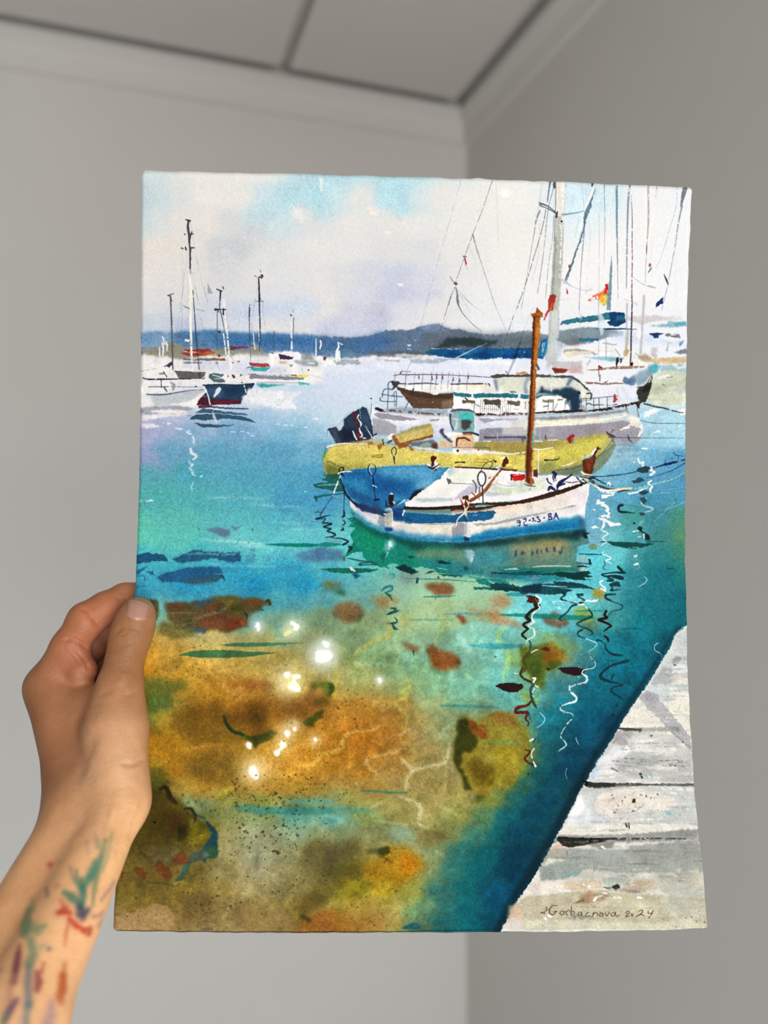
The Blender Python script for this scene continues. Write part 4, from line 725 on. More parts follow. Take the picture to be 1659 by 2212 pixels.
def paint_inflatable():
    # outboard motor
    F('G', '150,395 235,372 265,420 300,405 325,355 325,290 400,230 480,180 540,152 580,165 610,260 640,340 660,480 600,515 520,530 330,545 240,560 225,510', '#22304a', .97, .5, .8)
    F('G', '330,290 400,235 440,205 470,330 440,420 330,400', '#2f4565', .7, 5); F('G', '500,180 580,165 620,290 640,400 560,420 510,300', '#3a5474', .7, 5); F('G', '300,420 420,380 470,500 330,545', '#182032', .7, 5); F('G', '170,400 235,375 260,470 300,545 245,550', '#4c505e', .8, 2)
    S('G', '432,215 455,300 490,420 515,510', [6, 5, 5, 4], '#6a1f24', .95); S('G', '475,450 515,510', [3, 4.5], '#a8252c', .95); S('G', '145,412 170,405', [3, 2], '#1a2030'); S('G', '165,420 240,560', 1.6, '#1c2436')
    for s, w in (('490,240 480,280 520,340 500,400 530,470 510,490', [4, 3, 5, 3, 6, 3]), ('425,420 450,480 470,515', [3, 5, 4]), ('505,170 510,280', [1, 2]), ('560,350 600,420 640,490', [1.6, 2.4, 2.4]), ('540,500 570,500', 3), ('630,230 640,350', 2)):
        S('G', s, w, '#e6e8ec', .95, dry=.12)
    S('G', '665,465 695,452', [4, 3], '#2a2f3e'); S('G', '240,570 300,550 420,545 560,530 640,505', [4, 3, 2, 2, 2], '#221c22', .9, dry=.05)
    # far tube and floor
    F('H', '215,580 240,535 400,535 560,545 820,545 905,530 1100,520 1300,520 1500,490 1659,470 1659,720 1300,900 1000,890 820,870 600,850 200,740', '#a39548', .95, .8, 1.2)
    F('H', '400,540 700,545 820,590 700,620 450,600', '#a98a52', .6, 6); F('H', '905,540 1100,545 1300,560 1200,600 905,610', '#9a9060', .6, 6)
    F('H', '230,560 330,540 340,600 400,640 300,620 220,600', '#8d8848', .7, 4); F('H', '1300,560 1500,510 1659,490 1659,620 1450,700 1300,640', '#c9c04a', .7, 9)
    S('H', '240,640 500,668 640,678 820,655', [6, 4, 5, 3], '#efece0', .95, dry=.08); S('H', '890,625 1000,625 1110,605', [4, 3, 3], '#efece0', .95, dry=.05); S('H', '905,535 990,538', 3, '#efece0', .9, dry=.1); S('H', '340,530 410,535', 3, '#efece0', .9, dry=.2); S('H', '1060,525 1160,520', 2.4, '#efece0', .9, dry=.3)
    # near tube: lemon top, olive shade
    F('G', '150,625 200,590 400,575 700,580 850,590 1060,620 1230,645 1400,665 1659,665 1659,820 1400,835 1250,800 1060,810 850,805 690,830 560,835 440,850 320,870 280,905 130,900 105,800 110,700', '#e4cc58', .97, .6, 1, col2='#c9b850')
    F('G', '105,740 200,770 380,800 520,780 690,830 440,850 320,875 280,905 130,905 100,820', '#8f8f45', .85, 6, big=1); F('G', '120,800 250,820 300,900 140,910', '#656a3a', .8, 4); F('G', '200,640 420,650 600,700 560,780 380,760 220,700', '#b7ae45', .5, 9); F('G', '700,590 900,600 1060,640 1000,680 760,640', '#c2b858', .6, 8); F('G', '850,760 1000,790 1250,790 1250,810 900,810', '#b9b755', .6, 6)
    S('G', '150,680 145,740 130,800', 3, '#8c8a40', .6, 1); S('G', '130,760 180,770 280,820', [3, 4, 2], '#6c6c36', .8, .6); F('G', '75,730 100,660 140,630 120,720 95,770', '#6f9448', .9, 1)
    F('H', '0,690 300,670 560,690 820,690 905,640 1150,620 1450,640 1600,610 1560,680 1440,740 1300,800 1100,850 920,880 700,850 560,800 300,830 0,810', '#e0ca54', .95, 1.2, 1); F('H', '905,650 1300,620 1400,700 1200,780 1000,740', '#ecd656', .7, 9); F('H', '600,690 750,690 780,760 700,800 620,760', '#b9b34d', .6, 6); F('H', '920,760 1050,740 1250,780 1450,740 1440,830 1300,920 1150,890 940,890', '#8a9058', .85, 6); F('H', '1200,830 1430,770 1445,850 1390,920 1280,925 1150,870', '#63705a', .8, 5); F('H', '250,790 400,800 500,820 300,835 100,825', '#b2ad50', .7, 4)
    S('H', '1210,815 1300,790 1390,755', [2, 4, 2], '#efece0', .9, dry=.25); S('H', '945,630 950,760 942,930', [3, 3, 2.4], '#e9e8dc', .9, .3); S('H', '890,525 1000,520', 2, '#e7e4d4', .5)
    F('K', '0,300 300,220 560,190 620,230 650,280 600,360 440,470 330,540 0,620', '#a9a04e', .8, 4); F('K', '0,360 250,300 560,210 600,240 480,370 300,470 150,540 0,560', '#d3c748', .8, 8); F('K', '0,600 250,550 430,480 600,340 660,270 675,330 620,450 520,570 430,640 300,650 150,650 0,640', '#6f7b64', .92, 1.5, 1.2); S('K', '0,600 200,580 300,540', 3, '#4f5c50', .8, .6); S('K', '440,480 540,390 640,260', [3, 2.4, 2], '#56624f', .8, .5); F('K', '440,500 600,400 660,330 620,450 520,570 430,640', '#7d8d78', .6, 3); S('K', '60,560 150,535 240,500', [2, 4, 2], '#efece0', .9, dry=.2)
    # fittings
    F('G', '180,590 240,560 420,555 600,515 765,510 770,560 850,575 700,585 400,578', '#c8a257', .8, 2); S('G', '130,600 240,570 320,560 420,565 590,565', [5, 4, 3, 3, 2], '#efece0', .9, dry=.1); F('G', '605,515 765,510 760,555 640,550', '#aebb9a', .95, .5); S('G', '762,515 768,575', 3, '#22282c'); S('G', '410,555 500,550', [2, 5], '#b97f2e', .8, 1)
    F('G', '590,545 650,540 650,575 600,575', '#8a6a2a', .9, .8); F('G', '700,575 755,560 750,600 720,640 700,610', '#9c6426', .95, .5); S('G', '605,575 608,610', 3, '#8a8a3c'); F('G', '805,545 880,520 840,555 815,570', '#4a4f30', .95, .5); S('G', '770,545 900,575 1060,590', 3, '#6f7f6a', .7, 1)
    F('G', '805,485 850,450 900,445 870,500 850,530', '#efece6', .95, .5); F('G', '900,460 1000,420 1150,360 1270,340 1310,345 1325,400 1320,490 1200,510 1050,545 950,610 920,600 880,500', '#b4a556', .96, .5, 1); F('G', '940,500 1100,420 1300,360 1310,450 1150,500 950,560', '#c9b266', .7, 4); F('G', '920,440 1150,362 1290,342 1280,370 1050,430', '#7f8a6c', .7, 3)
    F('G', '860,480 890,450 910,490 950,560 1050,530 1200,495 1320,455 1322,490 1220,515 1090,545 1060,580 1000,610 940,612 900,570', '#8f5526', .95, .6, 1); F('G', '905,470 940,480 945,540', '#d9c69a', .8, 1.5)
    F('G', '1070,555 1160,535 1260,525 1330,515 1375,560 1375,620 1300,625 1140,600 1080,590', '#5c6672', .92, .8); F('G', '1160,580 1260,540 1310,570 1290,600 1170,600', '#93a68c', .9, 1); F('G', '1310,560 1375,550 1378,620 1320,630', '#5a3528', .92, 1); F('G', '1050,590 1080,590 1120,630 1100,650 1070,640', '#9c6a26', .92, .6); S('G', '1210,630 1360,640', [4, 2], '#6a3226', .9); F('G', '1080,595 1300,610 1400,640 1640,660 1500,665 1250,640', '#eae6d8', .9, 1, 1.5)
    # console: windscreen, seat
    F('H', '-20,200 100,190 180,195 235,230 235,440 100,440 -20,440', '#7fa5a6', .95, .6); F('H', '-20,215 60,215 70,430 -20,430', '#9fb2b4', .7, 3); F('H', '60,225 200,220 225,270 190,300 80,290', '#3fb5ac', .9, .8); F('H', '80,305 150,295 200,310 190,380 130,415 100,400 85,350', '#42403a', .9, .8, 1.5); S('H', '10,280 40,300 20,400', [5, 7, 5], '#d8e0e0', .7, dry=.3)
    S('H', '-20,180 60,185 170,185 235,215', [4, 4, 5, 4], '#6a7484', .95); S('H', '238,250 240,440', 4, '#dfe2e2', .8); S('H', '100,440 200,440 275,465', [3, 4, 6], '#22252e', .95); S('E', '1115,1010 1120,1080 1140,1140', [7, 5, 4], '#39434f', .9); S('E', '1120,985 1180,970 1260,972 1310,985', [4, 6, 6, 4], '#4a5260', .9)
    F('H', '-20,450 60,450 210,455 230,560 215,600 -20,605', '#dfae7d', .95, .8); F('H', '-20,455 30,470 20,590 -20,590', '#ece2d2', .9, 1.5); S('H', '30,590 40,510 80,500 130,500 180,530', [4, 5, 5, 5, 4], '#3a3436', .95); S('H', '50,465 120,455 200,455', 4, '#8a4a2e', .8); F('H', '225,470 285,480 270,540 230,540', '#efece8', .9, 1)
    S('H', '-20,605 100,605 280,608 390,610 410,650 405,675', [2, 2, 2, 3, 4, 3], '#6c6a6a', .85); F('H', '-20,615 150,615 270,625 540,660 640,680 0,680', '#ebe6d8', .9, 1, 1.2); F('H', '0,620 150,610 270,630 150,640', '#d8b494', .8, 1); dot('H', 45, 645, 2.6, '#33343a'); dot('H', 275, 632, 2, '#9c3a44')
    F('G', '1390,430 1410,395 1450,390 1440,440 1500,500 1550,540 1530,555 1450,500', '#3a4048', .92, .8); F('G', '1450,450 1520,430 1659,440 1659,470 1560,480 1490,480', '#ece8e0', .95, .8); F('G', '1400,520 1550,560 1540,600 1380,600', '#d9b083', .9, 1)
    S('H', '350,490 400,495 600,490 780,490 795,500', [7, 5, 4, 4, 7], '#4b4a56', .9, .6); S('H', '770,500 775,545', [8, 4], '#5a5966', .8, .6); S('H', '488,445 490,500', 2, '#dedce0', .7); S('H', '970,380 965,540', 2.4, '#b5b3ba', .8); S('H', '1030,470 1030,510', 4, '#4c4a5e', .9)
    F('H', '1265,510 1300,470 1350,455 1350,480 1325,500 1310,565 1290,555', '#9c1f26', .97, .4); S('H', '1335,495 1330,550', 4, '#5c6c6c', .9)
    S('H', '20,775 60,770 120,770', [5, 2, 5], '#2c2c2a'); S('H', '230,768 250,740 370,740 380,765 300,770 230,768', 2, '#8c8442', .9); S('H', '1020,745 1090,748 1170,735 1178,712', [5, 2, 4, 2], '#32342c'); F('G', '625,700 700,685 750,670 775,705 750,725 660,725', '#8c8436', .9, .4); F('G', '660,700 740,690 730,708', '#d2c648', .9)
    S('G', '890,600 862,630 865,670 890,690 912,660 908,620 888,598', 2.4, '#1c2430'); S('G', '885,690 888,730 893,790', [5, 4, 2], '#1c2430'); S('G', '880,680 890,700', 3, '#dfe2da')
def paint_fishing_boat():
    navy = '#15204a'
    # white hull
    F('I', '390,300 480,380 620,440 720,480 860,520 1000,550 1300,570 1659,565 1659,780 1400,780 1200,760 1000,720 840,680 700,610 560,540 450,450 395,380', '#dfd8d2', .97, .5, .8)
    F('I', '400,330 560,430 720,500 700,540 540,470 420,380', '#c9c2cc', .8, 2); F('I', '720,480 780,480 790,640 740,610 700,560', '#8e8f98', .9, 1); F('I', '870,560 1100,590 1560,590 1530,680 1200,660 880,640', '#d8d2c8', .8, 5); F('I', '1200,590 1560,590 1540,690 1250,670', '#e0d5b6', .6, 7); F('I', '1560,620 1659,570 1659,700 1540,735', '#8f8d8e', .92, .6)
    F('J', '-20,420 300,400 600,350 900,270 1200,190 1450,130 1515,130 1515,240 1480,350 1465,470 1470,620 1300,640 900,690 500,740 150,775 -20,780', '#e2dcd4', .97, .5, .8)
    F('J', '200,420 500,380 820,320 900,380 700,450 300,460', '#e6d2b4', .75, 7); F('J', '820,320 1100,240 1400,170 1420,330 1000,430 850,430', '#dbcfc2', .6, 8); F('J', '180,590 500,590 700,560 640,630 300,690 190,690', '#e8e0cc', .8, 5); F('J', '1300,200 1510,150 1480,330 1460,480 1250,490', '#dcd6da', .6, 6); F('J', '620,580 1000,510 1300,450 1450,440 1450,510 900,600', '#e6e3e2', .7, 5)
    F('J', '-20,610 60,575 110,570 125,700 -20,730', '#8f8e92', .92, .6)
    # blue boot-top bleeding up
    F('I', '400,400 520,480 640,580 760,610 900,650 1100,690 1300,700 1659,720 1659,775 1400,778 1200,765 1000,735 860,700 720,640 560,560 440,480', '#2f83b4', .85, 4.5, 2.5); F('I', '420,430 560,530 720,610 780,640 760,680 600,600 460,500', '#5b97b4', .6, 4); F('I', '880,690 1100,730 1300,745 1659,750 1659,778 1300,775 1050,750', '#1f6fae', .7, 3)
    F('J', '-20,740 100,715 190,720 400,640 640,610 860,590 1000,560 1250,510 1440,490 1470,540 1465,625 1300,640 900,690 500,740 150,775 -20,780', '#2179ae', .93, 4, 2.5); F('J', '190,735 500,690 900,620 1300,560 1465,560 1465,625 900,690 500,740 190,775', '#0f6aa8', .8, 4); F('J', '1400,500 1470,540 1468,630 1400,630', '#3d5f7c', .7, 4)
    # blue tarpaulin over the stern
    F('G', '300,900 320,870 440,850 690,830 850,810 1060,805 1250,800 1440,830 1500,830 1440,920 1300,1040 1200,1090 1080,1180 1040,1260 560,1260 430,1180 340,1060', '#2f78b4', .97, .5, .8)
    F('I', '300,50 330,160 400,280 520,360 680,410 800,430 1000,430 1060,330 1180,200 1350,90 1440,40 1300,-20 300,-20', '#2a72ae', .95, .5, .8)
    F('G', '700,850 900,815 1250,810 1480,835 1380,940 1200,960 900,940 720,900', '#68a3d0', .75, 9); F('G', '1150,960 1380,930 1250,1060 1120,1080', '#7ab0d6', .65, 8); F('G', '320,890 460,860 640,900 560,960 400,950', '#1b559a', .75, 7); F('G', '640,920 760,960 1000,1010 1050,1100 860,1150 700,1120 560,1050', '#1a57a0', .7, 10); F('G', '400,970 560,980 600,1100 480,1150 380,1060', '#3a8cc0', .6, 8)
    F('I', '620,60 900,100 1060,160 1000,300 860,250 700,200 600,130', '#18539c', .65, 10); F('I', '880,260 1000,250 1010,330 880,400', '#4a97c8', .6, 7); F('I', '350,150 560,250 700,330 780,400 640,390 480,320 380,240', '#1a4c8c', .7, 7); F('I', '1140,150 1350,60 1330,110 1200,190', '#7fb4d8', .6, 5)
    F('I', '340,200 380,290 440,330 560,370 700,410 800,440 1000,450 985,540 860,510 700,470 540,440 470,390 400,300 350,230', '#1a2f63', .93, 1.2, 1.2); F('I', '520,350 740,400 780,440 740,470 560,420', '#2f3d66', .7, 3); F('I', '870,400 1000,400 985,540 880,520', '#1a3f85', .85, 1.5)
    S('G', '285,950 320,1040 350,1130 420,1210 470,1260', [3, 4, 5, 5, 4], '#121a36', .92, .4)
    F('I', '1050,300 1130,210 1200,190 1215,200 1140,260 1060,340', '#14213f', .92, 1.2); F('G', '1060,1190 1100,1110 1160,1080 1215,1075 1140,1140 1080,1200', '#141f3c', .9, 1.5); F('G', '1420,940 1470,900 1520,855 1555,840 1545,870 1480,920', '#22507c', .92, .8)
    for i in range(7): S('I', f'{930 + i * 18},{370 - i * 10} {1010 + i * 8},{300 + i * 2}', [1, 2.4], '#dbe8f0', .6, dry=.35)
    # cream deck and coaming
    F('I', '1480,60 1659,-10 1659,400 1400,395 1120,395 1020,385 1010,340 1080,310 1130,260 1240,180 1380,80', '#ece8e2', .97, .5, 1); F('G', '1500,840 1659,830 1659,1100 1430,1180 1100,1200 1230,1090 1400,950', '#ebe8df', .96, .6); F('G', '1480,860 1540,845 1580,900 1500,930', '#9fc0c8', .8, 2.5); F('G', '1580,850 1659,840 1659,920 1620,940', '#d9ddc4', .8, 3)
    F('I', '1110,300 1300,290 1580,285 1575,320 1400,330 1200,340', '#aebec6', .85, 1); F('I', '1570,300 1600,250 1659,210 1659,300 1590,330', '#b5b0c2', .9, 1); S('I', '1480,70 1500,130', [3, 3], '#4a4a52'); F('I', '1480,90 1500,70 1530,85 1520,130 1490,130', '#57555f', .92); S('I', '1530,122 1659,132', 1.8, '#5a5860')
    F('H', '0,825 220,830 480,850 700,870 950,920 1060,910 1300,920 1440,950 1470,1000 1300,1080 1000,1150 700,1200 300,1230 -20,1250', '#ece8e4', .97, .6)
    F('H', '-20,860 200,850 420,860 520,880 400,960 200,990 -20,990', '#dfe2cf', .75, 5); F('H', '400,1010 600,1040 760,980 1000,990 1060,1060 800,1110 560,1120 400,1090', '#c3cfb4', .8, 5); F('H', '580,985 700,985 710,1040 600,1010', '#c6cccc', .9, 1.5); F('H', '0,1190 60,1120 160,1040 260,1010 290,1060 180,1130 80,1180', '#b9b6c6', .92, .8); F('H', '360,1080 440,1110 700,1130 860,1130 600,1160 400,1165 340,1140', '#b9bac2', .85, 1.5); S('H', '490,1010 560,1035 690,1035', 4, '#b7b6c2', .8); S('H', '500,1030 600,1050 690,1045', 3, '#efece8', .9)
    F('J', '360,80 460,70 500,130 420,180 360,170', '#e6e4dc', .6, 3); F('J', '480,160 640,200 900,180 1040,160 900,230 600,250 470,210', '#c6d0b4', .7, 5); F('J', '300,290 480,260 700,250 860,220 1040,215 700,300 400,330', '#ece8e8', .9, 2)
    # gunwale
    S('I', '1010,400 1100,405 1300,408 1659,385', [8, 8, 9, 8], '#20120c', .95, .3); S('I', '1010,425 1200,440 1500,440 1659,430', 7, '#6a4a36', .6, 2.5); S('I', '1000,430 990,490', [5, 3], '#efece8', .9)
    S('H', '-20,1280 200,1240 640,1230 900,1190 1200,1110 1380,1040 1480,1000', [5, 6, 8, 8, 9, 8, 6], '#3a2318', .96, .2, rough=.8)
    S('J', '-20,420 60,395 220,410 430,385 640,350 900,290 1150,220 1330,170 1440,130', [8, 8, 5, 5, 6, 6, 7, 7, 6], '#2f1c12', .96, .3, rough=.8); S('J', '0,400 220,425 420,400', [8, 7, 3], '#3d2418', .85, .8); S('J', '-20,435 200,440 430,410 640,385', [5, 4, 3, 2], '#a5805f', .5, 2)
    # blue stripe and grey rubbing line
    F('I', '1000,450 1100,455 1300,470 1500,480 1659,470 1659,560 1400,570 1200,575 1030,570 1000,540 985,500', '#175a94', .96, .5, 1); F('I', '880,500 990,500 1000,555 900,545 870,530', '#1b4f90', .92, .8); F('I', '1010,500 1090,520 1085,575 1010,575', '#12518c', .8, 1.5); S('I', '990,460 985,480', 4, '#e8e8e8'); S('I', '880,545 1000,560 1200,578 1400,585 1600,575', 2, '#7d8890', .85)
    F('J', '-20,485 100,460 160,455 450,430 470,455 460,480 430,510 420,525 350,540 180,555 100,560 -20,565', '#17588f', .96, .5, 1.2); S('J', '180,490 300,475', 2, '#dfe5ea', .5, dry=.5); S('J', '-20,570 100,572', 2.4, '#8c979e', .8)
    F('J', '205,575 400,570 560,540 720,500 900,470 1050,440 1200,410 1320,360 1390,378 1300,395 1100,435 900,490 700,535 480,585 260,600', '#9c9d9c', .9, .5, .9); S('J', '1210,405 1340,355', [1, 3], '#eeece8', .8)
    S('J', '1515,130 1500,250 1470,350 1465,470', [3, 3, 2.4, 2], '#f0eeea', .95); S('J', '860,380 872,410', 1.4, '#b08f6a', .8)
    # registration marks
    nb = '#142a86'
    for s, w in (('735,540 715,545 712,560 730,568 740,550 735,540', 2.6), ('740,548 745,575 735,598 720,595', [3, 3.4, 3.4, 2.6]), ('785,530 795,518 808,520 805,545 795,560', [3, 3, 3.4, 3.4, 3]), ('785,575 800,595 820,590', [3.4, 4, 3]), ('845,545 856,540', 3.6),
                 ('875,520 895,515 890,540 880,552', [2.6, 3, 2.6, 3]), ('905,540 908,552', 2.8), ('925,505 945,495 950,505 940,515', [2.6, 3, 2.6, 3]), ('945,520 970,545 950,555 925,552', [2.6, 3, 3, 2.6]), ('1005,512 1014,508', 3.6),
                 ('1060,470 1062,500 1070,535', [3, 3, 3.4]), ('1060,472 1085,462 1088,480 1068,495', [2.6, 3, 3, 2.6]), ('1070,500 1095,505 1095,525 1060,538', [2.6, 3.4, 3.4, 3]), ('1145,460 1130,500 1120,535', [4.6, 4, 2.6]), ('1145,455 1158,490 1172,520', [3, 4, 4]), ('1130,500 1160,495', 2.6)):
        S('J', s, w, nb, .96, rough=.7)
    # mast
    F('H', '862,-20 912,-20 905,100 900,300 885,450 880,640 870,800 880,900 905,1000 860,1030 800,985 815,900 820,640 835,500 850,300 858,100', '#94501f', .97, .4, 1.1); F('H', '820,600 885,600 870,800 830,900 815,850', '#5a2c14', .75, 5); F('H', '858,60 875,60 862,300 845,500 835,500 850,300', '#5d3014', .7, 2); F('H', '830,900 900,980 870,1020 830,1000', '#b0602a', .8, 3)
    F('F', '228,145 268,142 265,125 275,90 283,115 295,128 320,145 330,175 305,185 300,340 290,420 275,560 265,700 258,900 245,1185 205,1185 215,1000 222,800 232,600 240,400 250,200 232,175', '#a86220', .97, .4, 1.1)
    F('F', '248,180 262,180 252,400 238,700 230,900 222,1185 208,1185 215,1000 225,700 240,400', '#6a3512', .9, 1, 1.2); F('F', '280,200 302,200 290,420 268,620 262,560', '#c77f2c', .8, 2); F('F', '265,100 300,130 280,150 262,140', '#8c4a1c', .9); F('F', '240,165 300,170 290,185 250,185', '#5d3212', .8, 1); F('F', '222,800 262,800 245,1185 205,1185', '#8a4a20', .6, 6)
    S('F', '252,185 246,320 238,520 228,760 218,980 210,1185', 6.5, '#55290f', .9, .7, rough=.9); S('H', '858,60 848,300 838,520 828,700 824,900 838,1000', [6, 7, 8, 9, 10, 8], '#4a2310', .85, .8, rough=.9)
    S('F', '275,590 290,620', 8, '#46484a', .8); F('H', '885,400 905,460 900,540 885,600 870,600 880,520', '#5fa8a4', .92, .6)
    # boom, posts, cleats
    S('H', '170,1205 320,1110 420,990 540,840', [8, 7, 6, 5], '#8a4c22', .96, rough=.8); S('H', '190,1215 330,1125 430,1010', [3, 3, 2], '#4a2512', .8); F('H', '560,740 575,712 605,712 612,780 560,830 540,800', '#4a1f14', .97, .4); S('H', '540,850 600,855 700,862', [5, 4, 6], '#5a2414', .95); S('H', '520,735 565,718', [4, 6], '#efece4', .9); S('H', '20,825 200,832 420,845 480,850', [4, 4, 4, 6], '#4c1f1a', .92); S('H', '480,830 520,810', 4, '#eeeae2', .9)
    F('H', '630,910 660,900 660,975 640,975', '#5a1f20', .96); F('H', '660,905 800,905 808,940 770,975 670,978 660,940', '#c81f1e', .97, .4, 1); S('H', '680,915 760,905', 2, '#eec8c0', .8, dry=.3); F('H', '880,860 935,850 935,930 890,930', '#5a2a1c', .95, .5); S('H', '885,875 880,950', [4, 3], '#efe8e0', .8)
    S('H', '795,1010 830,1030 920,1040', [3, 5, 2], '#55607a', .9); S('H', '940,1000 1040,960', 1.4, '#d8a898', .7); S('H', '395,950 405,940', 5, '#c8463c', .7); S('H', '430,1020 470,1020 490,970', 2, '#c8625c', .6, dry=.3); S('H', '850,1075 855,1068', 5, '#b08a6a', .8)
    S('H', '310,870 280,900 270,960 290,1020 320,1035 350,1000 358,940 340,890 310,872', 4.4, '#3a3f42', .96); F('H', '290,900 335,900 345,970 310,1010 285,970', '#e6e8ea', .9, .5); S('H', '320,1035 325,1120 330,1235', [4, 3.6, 3], '#2f3438', .96); S('H', '305,870 330,810 380,770 430,765 430,800 410,830', [2, 2, 2.4, 2.4, 2.6, 3], '#3c4230', .9); S('H', '440,745 470,765', [3, 6], '#2c3026'); S('H', '300,1235 360,1238', 4, '#57503f', .9); S('H', '215,975 250,1030 245,1110', [4, 5, 4], '#5f6068', .9); S('H', '-20,1005 220,1015', 2, '#6c6c74', .9); S('H', '290,1050 288,1110', 5, '#6a6874', .8); S('H', '205,1110 235,1140', 5, '#9c4a3c', .8)
    S('J', '110,290 150,280 130,370', [8, 9, 7], '#4a2014', .96); S('J', '80,310 95,350 100,370', [4, 5, 4], '#b8302c', .9); S('J', '110,372 180,375 235,385', [7, 6, 5], '#5a2818', .9); S('J', '280,290 290,310', 3, '#c8463c', .8)
    # fenders
    F('J', '110,490 145,485 170,510 165,560 120,560 105,530', '#1f4876', .95, .6); S('J', '145,500 160,525', 4, '#8fb0cc', .8, .8); F('J', '120,565 180,565 188,700 180,720 120,715', '#d5d2c8', .95, .8); F('J', '120,570 145,570 140,700 122,700', '#5f7480', .7, 2.5); F('J', '112,725 180,722 175,770 115,772', '#12306e', .95, .8); S('J', '150,722 185,720', 4, '#e8ecec', .8)
    S('J', '145,320 165,350 160,390 130,430', 4, '#e8ddb4', .95, dry=.1); S('J', '115,370 130,430 120,460 80,490 40,540 30,600', [3, 4, 5, 4, 3, 3], '#ece2c0', .95); S('J', '130,430 140,480', 6, '#e2d6ac', .9); S('J', '0,620 30,600', 3, '#e4dabb', .8)
    F('I', '835,235 880,230 885,290 890,350 860,380 830,365 825,300', '#231a1c', .97, .4); S('I', '845,240 870,242', 5, '#ddd8cc', .9); S('I', '880,330 895,360 870,385', 4, '#dccfa4', .95); S('I', '795,320 800,360 790,385', [3, 4, 3], '#1a2046'); S('I', '800,375 860,385 900,360 950,320', [5, 5, 2.4, 1.6], '#2a2a34', .9); S('I', '905,355 940,335 945,320', 1.8, '#22304e', .9); S('I', '790,430 840,410 870,440', [5, 7, 5], '#bfc0bc', .9, dry=.12)
    F('I', '790,460 870,440 875,560 865,630 800,625 780,560', '#b9b8aa', .95, .8); F('I', '800,480 830,470 835,610 800,600', '#8f9180', .6, 2); S('I', '870,450 872,610', 3, '#eceae4', .8, dry=.2); F('I', '785,620 870,625 875,660 830,665 785,655', '#173a86', .92, 1.2); S('I', '775,465 790,470', 3, '#e8e8e4')
    # stern ring, line and rope
    S('G', '615,790 598,830 600,880 625,915 660,905 682,860 675,810 640,785', 2.6, navy, .96); S('G', '640,785 670,795', 2, '#b5cfe2', .8); S('G', '620,800 612,850 640,910', 2, '#cfe0ec', .8); S('G', '655,915 655,1000 670,1100 685,1190', [3, 5, 2, 3], navy, .92); S('G', '650,1025 660,1035', 3, '#e8ecee'); S('G', '675,1040 690,1048', 3, '#e8ecee'); S('G', '670,1195 720,1185', [6, 5], navy, .9)
    S('G', '270,860 290,830 315,830 322,850 300,880 275,875', 3.4, '#1a1c24', .95); S('G', '285,870 310,900', 5, '#1a1f30'); S('G', '265,900 300,880 410,872', [4, 4, 3], '#efece8', .92, dry=.1); S('G', '290,900 325,925', 4, '#173060')
    S('I', '285,40 240,160 200,270', [4, 4, 3], '#e8e8e8', .95, dry=.12); S('I', '200,270 110,400 60,485', [2, 1.6, 4], '#26346e', .9); S('I', '285,75 320,170 330,260 325,420', [3, 3, 2, 1.4], '#141a26', .92); S('I', '265,60 300,10', 3, '#2a3040', .8, dry=.4); S('I', '325,420 330,460 320,500', [3, 7, 5], '#1c2a36', .9); S('I', '300,500 340,490', 3, '#1c2a36', .8)
    F('G', '1300,705 1330,700 1365,710 1360,735 1345,745 1345,815 1310,820 1305,760', '#4a1510', .96, .4); F('G', '1250,800 1300,830 1340,855 1400,820 1380,780 1345,750 1340,800 1310,825 1275,780', '#ece8e2', .95, .5); S('G', '1280,825 1320,840 1360,815 1405,790', [5, 6, 3, 2], '#2e1a18', .92); S('G', '1345,860 1360,850', 4, '#2e1a18', .9)
    # bow: posts, knots, anchor
    F('H', '1440,745 1500,720 1595,690 1580,780 1550,900 1500,910 1450,880', '#5a2a16', .97, .5, 1); F('H', '1480,740 1560,710 1540,850 1500,870', '#8c4520', .7, 3, dry=.15); F('H', '1430,730 1530,680 1590,600 1620,610 1590,660 1520,720 1450,745', '#eceae6', .95, .5); S('H', '1440,735 1500,715 1540,690', 4, '#5aa5a5', .8); S('H', '1560,700 1600,640 1620,605', [4, 5, 4], '#34140e', .96); S('H', '1600,610 1640,620', 4, '#5a2430', .9)
    S('H', '1430,880 1470,905 1540,915', [6, 6, 4], '#e6d8a0', .96); S('H', '1450,935 1520,980', [6, 6], '#e4d49c', .96); S('H', '1420,930 1500,950 1580,990', 3, '#33201a', .9); S('H', '1440,960 1490,1000', 3, '#33201a', .9); S('H', '1300,1000 1400,985 1460,960', 2, '#20181c', .9, dry=.2); S('H', '1380,940 1420,990 1450,1000', 4, '#241a20', .9, dry=.15)
    F('H', '1095,870 1130,865 1155,900 1140,940 1150,980 1120,990 1105,940', '#1c1f52', .95, .6); S('H', '1110,900 1125,960', 3, '#7a88a8', .9); S('H', '1045,955 1060,990 1100,1020', [5, 4, 3], '#1c2158', .95); S('H', '1060,1080 1080,1050 1130,1075 1160,1070', [6, 9, 8, 5], '#171c58', .96); S('H', '1150,1060 1190,1000 1250,960 1320,910', [9, 10, 6, 4], '#171c58', .95); S('H', '1180,1030 1240,1010', 6, '#171c58', .9); S('H', '1130,960 1145,1070', 4, '#e8eaf0', .9, dry=.1); S('H', '950,905 1030,920 1060,930', 4, '#8c8a86', .8, dry=.4); S('H', '1260,990 1340,1000 1380,980', 3, '#2c2c34', .8, dry=.4)
